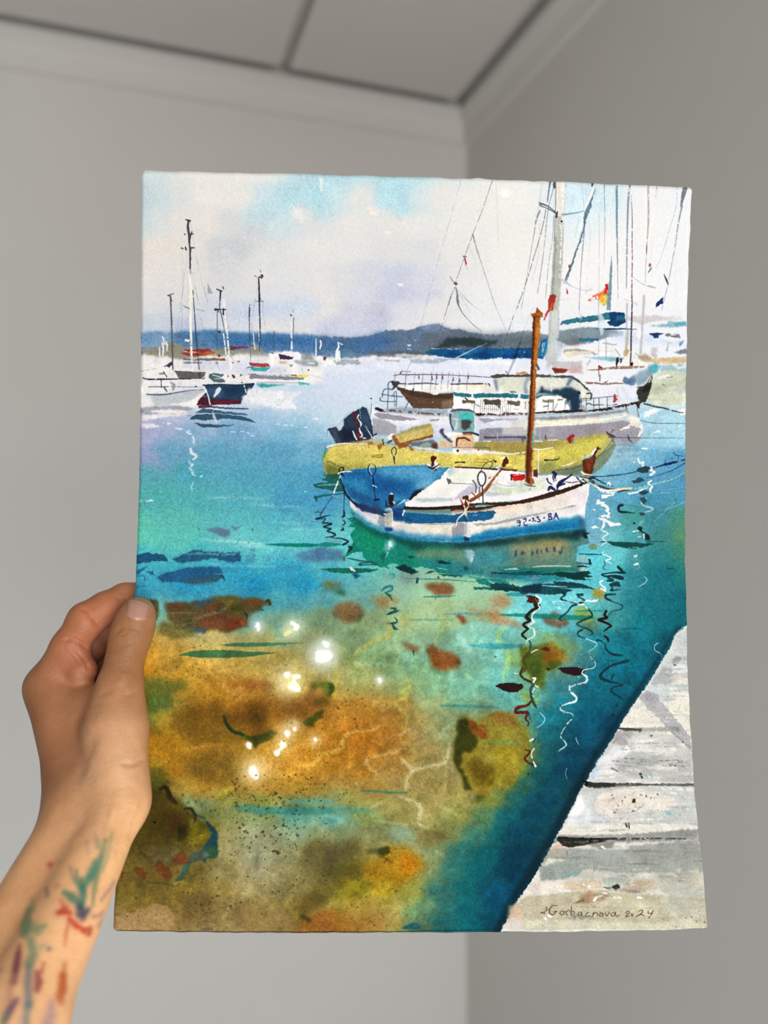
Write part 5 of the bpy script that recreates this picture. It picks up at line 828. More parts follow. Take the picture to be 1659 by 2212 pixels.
def paint_water_right():
    # mooring ropes
    S('K', '320,660 480,672 640,660 800,640 920,610 1050,590 1180,550 1300,520 1455,480', [3, 2.4, 2.6, 2.4, 2.4, 3, 4, 6, 3], '#14264a', .93, dry=.04); S('K', '1225,535 1280,525 1320,512', 7, '#15246c', .9); S('K', '1020,690 1150,655 1300,605 1380,560 1455,515', [1.4, 1.8, 2, 2, 2.4], '#1a3060', .9, dry=.12)
    for s in ('1320,405 1350,435', '1345,430 1420,440', '1375,440 1380,490', '1235,480 1225,530', '1300,470 1310,465'): S('K', s, 2.2, '#1a3060', .85, dry=.2)
    S('K', '560,650 700,645 800,635', 3, '#4f9ca8', .7, dry=.3); S('K', '470,715 700,705', 3, '#4c86a8', .6, dry=.4)
    S('K', '380,720 450,760 560,800 640,815 760,810', [6, 6, 5, 4, 3], '#3a3432', .9, dry=.06); S('K', '380,690 440,690 540,745 640,780', [6, 5, 3, 2], '#1d1a24', .92, dry=.1); S('K', '385,740 520,820 640,825 720,815 850,805', [3, 5, 6, 6, 5], '#e9dfc8', .95); S('K', '700,812 780,805 855,800', 5, '#e8d48c', .9); S('K', '850,805 960,795 1050,770 1180,735 1280,710 1340,680', [4, 5, 4, 3, 3, 2], '#8fc9bc', .92, dry=.08); S('K', '1200,735 1330,690 1450,630', 2.4, '#a5bd9c', .8, dry=.3)
    S('K', '815,862 900,850 980,812 1040,795', [4, 5, 4, 2], '#ece8e2', .95); S('K', '705,842 760,828 830,822', [4, 4, 2], '#152028', .92)
    for s, w in (('1160,240 1300,310 1450,390', 2), ('960,400 1080,470 1190,520', 2.6), ('810,900 1000,870 1200,855 1455,830', 2), ('1090,830 1300,810 1455,790', 1.6), ('500,915 650,950 900,1010 1080,1050 1300,1080 1455,1110', 1.8), ('1170,1060 1350,1000 1455,950', 2), ('1100,1180 1300,990 1370,920', 2)):
        S('K', s, w, '#86b9cf' if '500,915' not in s else '#2c5f78', .55, dry=.15)
    S('K', '590,230 700,235 960,238 1200,240 1430,240', [3, 3, 2, 1.4, 1.2], '#5c5660', .85, dry=.05); S('K', '570,170 600,200 660,225', [3, 8, 5], '#403a3a', .92); S('K', '620,180 645,150', [3, 5], '#55504c', .8, dry=.2); S('K', '600,200 640,260 640,280', 5, '#55524e', .7, 1.5)
    S('K', '812,205 820,250 870,305', [3, 4, 2], '#3c4458', .9); S('K', '915,300 920,370 890,420 920,470', 1.4, '#5f7f96', .8)
    F('K', '660,300 880,290 895,340 760,340 680,320', '#7f94a2', .8, 1.5, 1.5); F('K', '680,350 930,350 960,380 800,390 740,415 690,395', '#7d9db5', .85, 1, 1.4); F('K', '640,440 760,420 960,425 950,440 800,460 660,465', '#86a5b8', .8, 1, 1.2); F('K', '580,560 640,520 760,500 760,540 640,580 580,580', '#86aab8', .8, 1.5, 1.4); F('K', '700,480 890,490 860,520 760,510', '#83a7bd', .7, 1)
    F('K', '960,350 1000,345 1035,358 1000,370 965,365', '#ece9e4', .95, .4); F('K', '860,515 890,495 880,520', '#ece9e4', .9)
    # mast reflections: white squiggles and dark dabs
    wh = '#ece9e4'
    for s, w in (('925,470 945,520 985,510 975,545 1010,550', [5, 5, 4, 4, 3]), ('1070,560 1080,590 1060,600 1110,620 1060,650 1085,660', [5, 5, 4, 6, 5, 3]), ('1070,720 1035,745 1060,760', [6, 5, 4]), ('1080,785 1060,820 1065,850', [7, 6, 4])): S('K', s, w, wh, .95, dry=.06)
    S('K', '1020,910 960,960 1000,1000 1090,1030 1050,1060 990,1070', [3, 4, 4, 5, 4, 2], '#a8c8cc', .9)
    F('K', '930,575 1000,550 1060,560 1040,600 1040,625 980,638 920,615 905,595', '#263f4c', .95, .5); F('K', '845,715 900,710 925,680 960,685 1000,715 940,740 880,745', '#284a52', .95, .5); F('K', '935,845 990,825 1045,840 1000,875 950,870', '#24424e', .95, .5); F('K', '940,910 1000,900 1018,940 1000,980 975,970', '#274850', .92, .5); F('K', '940,1070 1000,1075 1005,1095 970,1115 945,1100', '#274a50', .9, .5)
    S('K', '750,990 715,1000 705,1040 730,1065 800,1070 890,1082', [7, 8, 7, 6, 3, 1.4], '#0f2c3c', .95); dot('K', 880, 1192, 2.6, '#0f2c38'); S('K', '1340,930 1355,945', 4, '#3a5f6c', .7)
    F('K', '930,1200 960,1165 1000,1160 970,1200 940,1230', '#78b0a2', .9, .8)
    F('K', '455,940 490,925 500,950 545,955 550,985 515,975 480,985 445,985', wh, .96, .4); S('K', '520,990 560,1000 590,1040 560,1050', [7, 8, 8, 4], wh, .96); S('K', '570,1060 600,1080 580,1125 610,1125', [4, 6, 6, 3], wh, .96); F('K', '470,1135 530,1130 600,1165 640,1190 720,1190 735,1215 620,1230 580,1190 480,1150', wh, .96, .4); S('K', '545,1180 530,1240', [5, 6], wh, .96); F('K', '400,1235 440,1215 490,1245', wh, .95); S('K', '425,1040 440,1045', 4, wh, .9); S('K', '520,1115 560,1110', 6, wh, .95)
    F('K', '510,885 560,870 620,880 640,840 680,845 640,885 570,905 510,910', wh, .95, .4, 1.4); S('K', '440,755 520,830 620,850', [3, 8, 8], wh, .85, dry=.12); S('K', '580,760 600,740 615,770', [4, 6, 4], wh, .9)
    # below the bow
    S('L', '540,0 545,30 510,70 550,95 590,120 540,150 530,180 570,210 540,230 508,258', [4, 3.4, 3, 3.2, 3.2, 3, 3, 3.2, 3, 2], wh, .96); F('L', '580,0 640,-10 735,20 640,40 600,35', wh, .95); F('L', '395,50 440,30 490,50 430,62', wh, .95)
    S('L', '535,320 525,345 600,375 615,400 560,420 600,440 630,455', [2, 3, 3, 3.6, 3.4, 3, 1.4], wh, .96); S('L', '525,645 495,665 520,700 550,720 560,760', [5, 4, 4, 4, 5], wh, .96); S('L', '510,735 560,760', 5, wh, .9)
    F('L', '330,865 400,862 480,852 460,885 400,875 340,882', wh, .95, .4, 1.4); S('L', '10,875 160,875', 2, '#bfe0e4', .7, dry=.2); S('L', '260,910 320,912', 3, wh, .9); S('L', '340,935 352,955', 3, wh, .9); F('L', '20,945 40,935 65,965 45,955', wh, .9)
    F('L', '565,205 760,212 1000,225 1100,225 1110,235 1000,265 880,288 760,275 640,250', '#0c4a44', .96, .4, .9); S('L', '500,215 560,208', [2, 3], '#0c3a3a', .9); S('L', '1020,210 1100,205 1250,212', [3, 2.4, 1], '#0c4644', .8); S('L', '800,280 860,270 940,275', 2.4, '#9cc4b8', .7, dry=.5)
    F('L', '910,65 940,40 970,42 965,95 925,80', '#0a2630', .96, .4); F('L', '1005,125 1045,125 1065,170 1050,200 1010,190 1000,160', '#0c2832', .96, .4); S('L', '945,85 1010,120 1040,150', 4, '#0a2630', .95); S('L', '870,95 930,85', [5, 3], '#d8dcd0', .9); S('L', '990,125 992,165', 4, wh, .95); S('L', '925,160 955,145', [3, 4], '#cfdcd4', .8, dry=.2)
    F('L', '870,365 915,345 910,375 880,390', '#d9d6c0', .9, .5); F('L', '875,465 905,445 935,455 925,475 880,475', wh, .95, .4); S('L', '940,475 940,495 905,520', 2, '#9fb8b8', .8); S('L', '1240,495 1270,512 1315,510', [1.4, 3, 2], '#123a44', .9)
    S('L', '995,600 1025,630 1000,670 930,715', [2, 3, 3, 1.6], '#a9bdc4', .9); S('L', '960,760 910,810 895,850 910,890', 1.4, '#4f8a96', .6)
    S('L', '700,490 730,520 770,560', [7, 8, 2], '#0f2a34', .96); S('L', '770,555 640,555 520,575 560,595 660,590 745,610 740,625 640,605', [7, 5, 3.4, 4, 5, 7, 6, 4], '#0f2c36', .95); S('L', '590,610 640,640 580,645', [7, 8, 5], '#123a44', .9); F('L', '600,680 680,645 730,670 725,705 660,710 610,705', '#163c44', .95, .5); S('L', '610,690 640,730 620,755 730,740', [4, 5, 4, 1.6], '#123640', .95)
    S('L', '670,797 590,800 560,820 570,850 640,880 720,910 755,940 720,970 640,985 600,1020 600,1050', [4, 5, 5, 4, 2.6, 2.6, 2.6, 2.6, 2.4, 2, 1.4], '#143a44', .93); S('L', '545,430 555,470 530,500 560,518 600,522', [3, 3, 3, 2, 1.2], '#2f6c78', .9)
    S('L', '570,985 555,1030 580,1060 490,1080 540,1110 625,1150 600,1170 560,1200', [5, 4, 4.4, 5, 5, 4, 3, 4], '#1f1416', .95)
    F('L', '365,405 385,400 408,460 375,465', '#123036', .95); F('L', '375,240 440,232 465,290 400,300 370,280', '#6f8a68', .92, .5); F('L', '255,290 300,255 370,240 375,290 500,330 520,350 280,335', '#62bccb', .9, .8); S('L', '260,345 400,350 520,352', [2, 4, 2.4], '#17484f', .95); F('L', '220,410 340,350 365,385 365,445 250,440', '#87b2b0', .92, .5)
def paint_reflection():
    # green pool under the hull
    F('I', '390,420 470,510 600,600 780,670 1000,730 1250,770 1659,790 1659,1160 1500,1150 1380,1130 1330,1090 1200,1060 1090,1070 1170,1120 1080,1140 950,1100 900,1060 960,1050 900,1020 800,1040 840,1080 760,1060 600,1010 540,950 540,900 470,890 360,940 340,930 390,860 440,780 400,700 450,630 360,610 420,570 360,520 440,500', '#0f7a66', .94, .6, 1.4)
    F('I', '400,430 560,560 700,640 900,710 1100,760 1659,790 1659,850 1200,830 900,790 700,720 500,620', '#0a3a3a', .8, 7); F('I', '480,560 700,700 800,850 760,950 600,880 460,800', '#0c8a64', .6, 14); F('I', '1080,860 1300,850 1659,860 1659,960 1400,980 1150,970', '#7f8a6c', .75, 10); F('I', '1000,800 1200,800 1250,860 1150,880 1040,850', '#0f3f40', .7, 6); F('I', '1200,980 1500,1000 1659,1010 1659,1080 1400,1090 1250,1060', '#2f7890', .7, 10); F('I', '850,760 960,840 1000,950 900,980 820,900', '#1a7a70', .6, 10); F('I', '900,1060 1000,1030 1090,1080 1170,1120 1080,1140 960,1100', '#0d3038', .95, .8, 1); F('I', '1370,1000 1430,985 1500,1010 1560,1025 1400,1030', '#06242c', .92, 1.6); F('I', '1030,945 1080,935 1125,950 1070,968', '#0f3a48', .9, 1.5); F('I', '730,920 790,905 810,940 750,970', '#0f4a58', .7, 2.5)
    F('J', '-20,785 150,775 500,740 900,690 1300,645 1465,640 1500,700 1510,800 1400,830 1370,960 1420,1050 1480,1140 1250,1170 1000,1150 700,1190 400,1180 200,1150 -20,1165', '#4f7f78', .95, 1.2, 2)
    F('J', '-20,785 500,745 900,695 1400,645 1480,680 1400,760 1000,790 500,820 100,860 -20,850', '#0a3436', .88, 6, 2); F('J', '640,800 900,770 1150,760 1300,790 1320,900 1100,960 800,960 640,900', '#8f8a64', .85, 11); F('J', '950,760 1250,770 1280,840 1000,860', '#a3905f', .7, 9); F('J', '220,880 500,880 620,950 560,1060 300,1060 160,1000', '#3f8a94', .8, 12); F('J', '640,960 1000,950 1300,960 1340,1040 900,1050 640,1040', '#6c7d6c', .7, 10); F('J', '-20,860 120,880 150,990 -20,980', '#6f8a74', .7, 8); F('J', '700,690 800,690 800,760 720,770', '#5a6f70', .6, 5); F('J', '440,1060 800,1070 1350,1070 1420,1100 1000,1140 600,1130', '#0f6a5c', .8, 4); F('J', '-20,1000 200,1060 420,1110 300,1160 -20,1165', '#1f7a84', .7, 8)
    F('J', '1350,650 1470,640 1490,680 1380,700', '#0a2a2c', .85, 2)
    for s, w in (('700,880 690,940', [6, 5]), ('770,890 760,920 800,900', [5, 4, 3]), ('880,880 875,925 895,900', [4, 4, 4]), ('935,870 935,910', 5), ('980,870 985,905', 4), ('1040,850 1045,890', 6), ('1125,845 1130,880', 7), ('1180,890 1200,910 1220,840', [4, 5, 4])): S('J', s, w, '#1f3f60', .8, 1)
    F('J', '130,880 200,870 240,900 210,1000 180,1030', '#9fbccb', .75, 3); S('J', '205,890 210,960 195,1010', 4, '#d8e4ec', .8, dry=.35); F('J', '100,1060 150,1045 165,1090 130,1110', '#0c3c48', .8, 2)
    S('J', '880,1062 1000,1052 1150,1050 1310,1055', [2, 4, 3, 3], '#c8d2b4', .9); F('J', '525,1085 600,1080 700,1072 735,1085 640,1095', '#a9cbc4', .9, .5); F('J', '410,1115 600,1135 700,1130 830,1120 1100,1130 1300,1130 1520,1120 1530,1130 1440,1150 1560,1170 1400,1185 1559,1200 1300,1195 1180,1160 900,1140 640,1145', '#073a36', .95, .4, 1.2); F('J', '415,1118 600,1125 760,1115 930,1105 830,1135 640,1145', '#04222c', .92, .5)
    S('J', '430,1130 480,1132', 3, '#bfe0e4'); S('J', '950,1132 1100,1138', 2, '#6f9a9c', .8); F('J', '845,1190 900,1165 960,1180 960,1200 880,1205', '#6a7fa8', .92, .5); F('J', '945,1230 1000,1215 1020,1235 960,1240', '#6a7fa8', .9); F('J', '1390,880 1430,830 1500,820 1520,860 1600,870 1640,905 1450,905', '#58bccc', .9, .8); F('J', '1515,820 1540,805 1590,810 1605,865 1530,865', '#6f8a68', .92, .5); F('J', '1365,990 1470,920 1510,960 1510,1015 1380,1000', '#8db4b0', .95, .5); F('J', '1505,970 1530,975 1550,1030 1515,1025', '#0f3036', .95); S('J', '1380,1015 1510,1025', 4, '#2f5f66', .9); F('J', '1420,1055 1500,1058 1490,1075', '#a5c4bc', .9); F('J', '1395,1050 1500,1055 1400,1065', '#0a2e30', .9); F('J', '1440,1080 1500,1085 1430,1110', '#9fc4bc', .9)
    F('J', '1470,640 1580,630 1659,640 1659,780 1500,760', '#72a9bb', .6, 5); F('J', '1440,670 1530,680 1490,700 1505,750 1440,720', '#08262c', .95, .4); F('J', '1400,620 1480,640 1470,680 1380,680', '#1c3f48', .6, 4)
    F('I', '790,790 860,740 910,790 870,850 830,860 800,900 780,880', '#9fc8c4', .65, 4); F('I', '820,790 840,760 875,820 830,850', '#d5e6e4', .9, 1); S('I', '835,860 810,920 790,950', [5, 4, 3], '#a8cec8', .7, dry=.4)
    # green flats and edges to the left
    F('G', '130,900 280,905 290,960 330,1100 250,1100 150,1080 0,1050 -20,1010 160,990 60,960 120,945', '#1f5a52', .94, .5, 1); S('G', '30,1030 160,1020 270,1020', [2, 5, 4], '#5aa2a4', .9); S('G', '0,1165 120,1140 220,1130 330,1120', [6, 6, 4, 3], '#1d5f62', .92); F('G', '85,920 110,890 130,920 100,930', '#1f5a52', .9); S('G', '0,1150 20,1200', [3, 5], '#1a4650', .9); S('G', '95,925 110,905', 2, '#5aa2a4')
    F('G', '140,900 280,905 285,930 190,935', '#2d4f3a', .9, 2)
    S('I', '0,445 90,450', 2.4, '#1b4c58', .9); S('I', '15,525 60,510 170,482', [5, 4, 2], '#142838', .95); S('I', '20,530 120,520 85,565 140,570 190,580 100,610 180,635 140,660 220,690 215,715 120,730', [1.4, 2.4, 3.6, 4, 5, 4.4, 4, 4, 5, 4, 1.6], '#122c3a', .94); S('I', '175,735 280,740 360,765 370,780 320,812', [1.4, 2.4, 4, 5, 5], '#122c3a', .95); S('I', '310,530 340,565 305,600', [2, 4, 2], '#122c3a', .94); F('I', '315,610 330,655 285,655', '#122c3a', .92)
    F('I', '365,830 395,815 430,850 400,880 370,905 385,850', '#173038', .9, .5)
    # dark surface ripples
    F('I', '50,1085 200,1075 470,1075 720,1085 660,1110 470,1135 300,1130 180,1115', '#0c6a55', .95, .4, .8); F('I', '385,1065 410,1060 460,1100 455,1118 410,1100', '#ebe6d8', .95, .5); F('I', '410,1140 470,1130 510,1150 460,1200 440,1170', '#134a78', .9, 1); S('I', '370,962 500,990 640,1010 760,1065', [3, 4, 4, 2], '#175a58', .94); S('I', '620,1010 520,1020 500,1040 600,1035 700,1040 740,1065', [4, 4, 5, 3, 4, 2], '#175f5c', .92); F('I', '1225,1140 1290,1110 1360,1110 1280,1135', '#134448', .95); F('I', '1380,1140 1500,1150 1659,1155 1659,1165 1450,1165', '#0f4448', .9, .5); S('I', '1370,1070 1480,1090', 1.6, '#b7d8dc', .9); S('I', '1150,1185 1145,1225', [4, 6], '#17484c', .9); dot('I', 1385, 1182, 3, '#6a6a3a')
    S('I', '0,815 160,812 280,818', [5, 4, 2], '#128476', .9); S('I', '960,1190 1300,1195 1640,1215', 2, '#3f8088', .6)
    F('O', '1350,265 1480,268 1570,255 1659,262 1659,310 1560,295 1360,290', '#10625f', .92, .5, 1.2); F('O', '1370,205 1440,200 1520,235 1640,240 1659,265 1500,262 1400,240', '#12706a', .9, .6, 1.2); F('O', '1470,210 1560,212 1640,250 1540,240', '#a5c8b0', .85, .6); F('O', '1290,175 1420,190 1600,200 1659,230 1659,262 1480,215 1330,190', '#1a7a78', .85, 1); F('O', '1565,265 1659,270 1659,300 1570,295', '#10444e', .9)
    # long dark swells under the bow
    F('L', '0,545 180,550 350,545 400,550 340,570 420,600 300,605 385,640 200,635 100,600 0,585', '#08352f', .94, .5, 1.2); F('L', '-30,655 150,660 300,680 440,738 300,725 200,705 0,690', '#0f2f3a', .95, .4, 1); F('L', '-30,740 100,735 200,748 130,770 100,795 0,790', '#0f2b36', .95, .4, 1); F('L', '0,600 100,600 100,640 0,645', '#1f5f6c', .7, 2); S('L', '240,490 300,480 370,497', [2, 5, 1.4], '#0a2a2c', .9); F('L', '260,500 370,505 380,540 280,540', '#9fbcb4', .85, .8)
    F('P', '0,115 100,110 240,140 420,115 640,110 760,125 860,158 700,150 560,155 660,172 600,195 440,205 330,190 260,205 200,170 100,165 0,160', '#10464e', .93, .6, 1.4); F('P', '290,130 400,110 420,160 380,200 300,195 240,170', '#0c2f4a', .8, 3); F('P', '60,148 220,150 240,180 130,175 60,165', '#0b3a3e', .9, .6); S('P', '420,130 520,138 620,142', [2, 3, 1.4], '#b5dfe2', .85); F('P', '-10,30 200,20 500,40 600,80 400,110 150,90 -10,80', '#177080', .75, 5); F('P', '315,70 360,52 405,70 380,82 325,85', '#6f86ac', .92, .5); F('P', '110,200 200,185 300,210 220,222 130,215', '#2f8f9c', .9, .6)
    F('P', '0,20 160,40 500,35 800,15 820,35 740,50 820,60 640,75 500,45 200,45 0,35', '#08383a', .92, .5, 1)
def paint_seabed():
    # rocks under the surface
    F('N', '60,190 130,175 270,185 310,205 330,245 200,250 60,262', '#1c4f7a', .92, .6, 1.6); F('N', '360,225 430,200 540,150 600,160 700,165 940,170 950,240 860,262 780,230 700,225 560,250 420,265', '#22527c', .9, .9, 1.8); S('N', '480,188 620,178 760,188 900,185', 6, '#6fa0b4', .7, 1.4, dry=.2); F('N', '225,380 320,340 460,310 620,290 760,290 790,340 800,380 740,420 560,440 400,425 280,425', '#24578a', .9, 1.6, 1.6); F('N', '460,400 700,380 780,400 700,440 520,445', '#3f5a5c', .7, 4); S('N', '720,355 840,358', 3, '#5f9fc0', .6, 1); S('N', '770,375 790,370 812,410', [3, 6, 3], '#234a3c', .92); S('N', '660,262 800,280 1000,290 1250,290', [3, 5, 6, 3], '#7fc8d2', .6, 2.2, dry=.12)
    F('N', '60,330 140,290 150,295 100,340 60,370', '#1c5686', .8, 1); F('N', '140,335 200,325 215,360 190,370', '#2c6488', .85, .6); S('N', '70,375 120,370 130,410', [5, 5, 4], '#2f7494', .8, .6); S('N', '60,460 130,462', 3, '#1f5f88', .7, .8)
    for s, a in (('985,200 1060,170 1090,240 1040,270 1000,260', .5), ('1130,200 1200,190 1210,250 1140,250', .4), ('1280,330 1330,290 1420,290 1380,330', .4), ('1010,140 1060,132 1085,160 1040,165', .6), ('920,290 980,300 960,320', .35)): F('N', s, '#4a7aa4', a, 3)
    F('N', '1420,190 1560,140 1659,130 1659,260 1560,250 1450,240', '#4f6fa0', .7, 5, big=2); F('I', '0,850 150,840 290,860 320,950 280,1000 100,1000 0,960', '#4a6a98', .75, 5, big=2); F('I', '80,740 200,735 300,760 300,800 150,790', '#5f8fb0', .7, 3.5); F('I', '305,945 345,940 340,1000 310,1000', '#3f6448', .8, 1)
    F('M', '645,958 760,945 860,965 860,1010 830,1035 740,1005 690,980', '#5f7294', .85, 2); F('M', '865,938 950,940 940,955 900,980 880,960', '#5f7a9c', .8, 1.6); S('M', '930,1000 940,1015', 4, '#5f86a0', .6); dot('M', 590, 958, 2.2, '#2a8a84'); dot('M', 1048, 965, 2, '#2f8484'); dot('M', 745, 630, 1.6, '#3f7f8c')
    # light streaks on the calm water
    for s, w, a in (('640,690 800,695 1000,695 1200,705', [2, 5, 4, 2], .5), ('990,745 1150,752 1300,765 1480,770', [2, 6, 5, 2], .4), ('1300,905 1450,910 1600,905', 3, .35), ('1380,960 1659,965', 3, .4), ('640,1050 800,1060 1000,1075 1150,1090', [3, 7, 8, 4], .6), ('900,1100 1100,1110 1250,1130', [4, 8, 3], .5)): S('M', s, w, '#c3e6d8', a, 2, dry=.15)
    F('M', '1155,1088 1300,1082 1450,1080 1659,1086 1659,1105 1400,1112 1250,1102', '#0f8475', .94, .4, .6); F('N', '1155,102 1300,94 1480,93 1659,103 1659,115 1500,127 1300,120', '#0f7d70', .94, .4, .6); F('X', '690,1172 760,1176 700,1182', '#128070', .9)
    for s, w, a in (('510,120 490,135 530,150', [4, 5, 3], .9), ('540,170 550,200 545,235', [5, 6, 3], .65), ('520,280 530,310 570,340 510,385', [9, 8, 5, 3], .8), ('510,400 540,410 510,435 545,470 530,480 560,505', [4, 5, 4, 5, 4, 3], .75), ('545,560 530,600 535,640', [3, 3, 2], .5)): S('M', s, w, '#e4eaee', a, .6, dry=.12)
    S('M', '140,722 170,718 185,712 200,720', [2, 3, 5, 3], '#e8ebea', .95); S('M', '80,722 105,720', 2.4, '#cfe4e0', .8); S('M', '605,510 620,507', 4, '#dcebee', .9); dot('M', 1500, 640, 1.4, '#dcebee')
    for x, y in ((1010, 138), (1050, 162), (965, 125), (440, 105), (1330, 70), (1380, 72), (1270, 62), (1500, 90), (880, 128)): S('M', f'{x - 14},{y} {x + 14},{y + 3}', 2.4, '#dfe9ee', .8)
    F('M', '100,65 180,65 240,85 200,95 100,100', '#e2e0e6', .9, .8, 1.6); S('M', '390,100 440,106', 4, '#dfe2ea', .8)
    # big russet reef at the left
    F('N', '300,605 420,600 600,580 740,550 900,545 1080,560 1190,575 1215,615 1140,640 1060,680 1010,730 990,790 900,830 700,850 540,850 380,820 310,700', '#57482a', .92, 4, 2.5, big=3); F('N', '170,575 230,575 250,620 260,690 220,770 190,770 185,640', '#4c4a2c', .92, 1.2, 1.6); F('N', '310,610 480,605 500,650 420,670 330,650', '#5a3c26', .8, 4); F('N', '560,590 700,570 720,600 560,640', '#34506c', .85, 4.5); F('N', '740,560 900,550 950,600 880,650 800,620', '#666020', .85, 5); F('N', '960,570 1100,570 1150,610 1050,640 970,610', '#6c4a20', .85, 5); F('N', '620,640 760,600 800,620 720,670 640,670', '#643a20', .8, 5); F('N', '560,740 740,690 900,720 1000,740 960,810 760,830 600,800', '#6a4028', .85, 6); F('N', '820,790 900,740 950,740 920,800 860,820', '#7a3216', .8, 5); F('N', '920,750 1000,730 990,780 940,810', '#84491c', .8, 3); F('N', '860,620 960,600 980,680 900,700 840,680', '#4f4a18', .85, 4); F('N', '540,810 660,830 640,855 540,855', '#3c4f6c', .8, 3); F('N', '250,760 400,780 560,830 540,900 380,910 260,880', '#5f5c34', .75, 5, big=2); F('N', '330,690 560,690 600,750 400,770 320,740', '#5f5430', .7, 5)
    S('N', '1160,590 1185,580 1200,620', [4, 8, 6], '#31461c', .92); S('N', '985,690 1000,710 1005,735', [5, 6, 3], '#26341a', .92); S('N', '1120,655 1145,665', 3, '#2c3c20', .9); S('N', '530,755 640,710 800,660 880,590', [3, 5, 5, 2], '#9c9464', .55, 2, dry=.2); S('N', '330,690 450,685 560,688', 3, '#8c8058', .5, 1.4, dry=.2); S('N', '250,690 240,740 225,770', [8, 6, 4], '#6f9c8c', .8, 2); S('N', '270,620 285,680', 7, '#5fa0a0', .7, 1.6); S('N', '400,800 560,770', 4, '#9c9462', .5, 2, dry=.2)
    # olive swells
    F('N', '770,958 900,942 1100,940 1350,940 1500,942 1400,952 1200,970 1000,978 850,972', '#3f6f58', .9, .6, .8); F('N', '410,1048 520,1015 640,1003 800,1003 980,1015 1120,1022 1260,1025 1140,1045 980,1065 800,1072 600,1068', '#3c6844', .93, .4, .7); S('N', '830,985 930,988', 4, '#c2bf6c', .6, 1); S('N', '1060,985 1200,995', 6, '#bdb070', .35, 2)
    # small rocks, mid right
    for s, c, a, sf in (('60,225 120,218 210,240 220,265 100,270', '#7f6c20', .8, 3), ('60,260 200,250 260,290 200,320 80,320', '#566a4c', .7, 5), ('165,330 210,290 270,310 240,330', '#24492c', .85, 2.4), ('150,440 220,410 320,400 410,430 410,500 340,570 260,590 180,520', '#7c5a38', .88, 3.5), ('330,560 400,480 412,520 380,560', '#3f4a2c', .8, 2.4), ('150,470 175,480 180,520 160,510', '#4c4a30', .8, 2),
                        ('470,350 560,340 740,365 740,410 640,440 540,450 500,400', '#93764a', .7, 5), ('540,390 620,370 640,440 560,470', '#8a6436', .6, 4), ('930,240 1040,235 1150,240 1200,320 1120,345 1030,330 960,290', '#7d4c2a', .93, 2.6), ('1100,240 1190,260 1200,310 1140,290', '#6a5a44', .7, 3), ('1190,505 1250,505 1290,560 1275,600 1240,560', '#7a3c26', .9, 1.6), ('740,730 800,740 880,790 885,840 840,830 770,790', '#7f5a3a', .85, 2.4),
                        ('945,770 1000,760 1100,820 1180,830 1235,880 1230,950 1140,985 1040,980 980,930 960,850', '#83491c', .94, 2.8), ('970,940 1040,990 1140,1005 1120,1022 1020,1005 975,970', '#4c7a60', .8, 1.6), ('950,800 985,800 980,835 955,830', '#4a3a24', .85, 2), ('1205,880 1235,890 1230,920 1205,915', '#3c3018', .85, 2), ('1280,440 1400,460 1540,480 1659,520 1659,590 1500,550 1320,520', '#a07a4c', .75, 6), ('1540,340 1659,330 1659,420 1560,410', '#a98c60', .75, 6), ('1470,500 1560,480 1600,520 1500,550', '#8f6030', .7, 4), ('690,150 800,130 890,160 870,230 760,240', '#7a8a80', .8, 3), ('540,150 640,130 700,180 600,190', '#7f9088', .6, 4)):
        F('O', s, c, a * .95, sf * 1.7 + 1, 2.2, big=2.5)
    for s, c, w, a, sf in (('570,300 600,275 650,262 660,290 600,320', '#2a7d7c', [5, 8, 8, 6, 4], .9, .5), ('600,320 640,345 660,385', '#1d5c58', [3, 8, 2], .92, 0), ('610,505 650,490 700,475 720,468', '#1f4f4c', [2, 7, 8, 2], .94, 0), ('650,450 690,455 670,480', '#1f4f4c', [4, 6, 4], .94, 0), ('675,525 700,550 690,575 615,580', '#205450', [2, 5, 6, 3], .94, 0), ('665,585 680,620 715,630', '#205450', [5, 8, 2], .94, 0), ('870,230 885,195', '#1f5050', [7, 4], .92, 0), ('770,195 900,200 1100,205 1380,225', '#2a7a80', [1.4, 3, 3, 2], .8, .5), ('925,352 1020,350 1100,350 1200,345', '#2f7d80', [3, 5, 5, 2], .85, .4), ('1030,350 1030,380', '#2f6a6c', [3, 2], .8, 0), ('780,550 920,548 1060,550 1180,552', '#3f8a88', [2, 4, 3, 2], .75, .8), ('1110,500 1300,495 1420,500', '#3f9098', [2, 5, 3], .7, .8), ('1570,505 1659,510', '#1d7070', [4, 7], .9, .4), ('840,810 845,850', '#3f3a2c', [5, 2], .85, .5), ('640,155 680,170 650,200', '#3f9090', [5, 7, 2], .7, .8)):
        S('O', s, w, c, a, sf)
    F('O', '1285,765 1400,750 1520,747 1659,755 1659,795 1500,800 1380,785', '#4fa0a0', .85, .5, .8); F('O', '1380,440 1500,440 1420,470', '#b5c0a0', .5, 5)
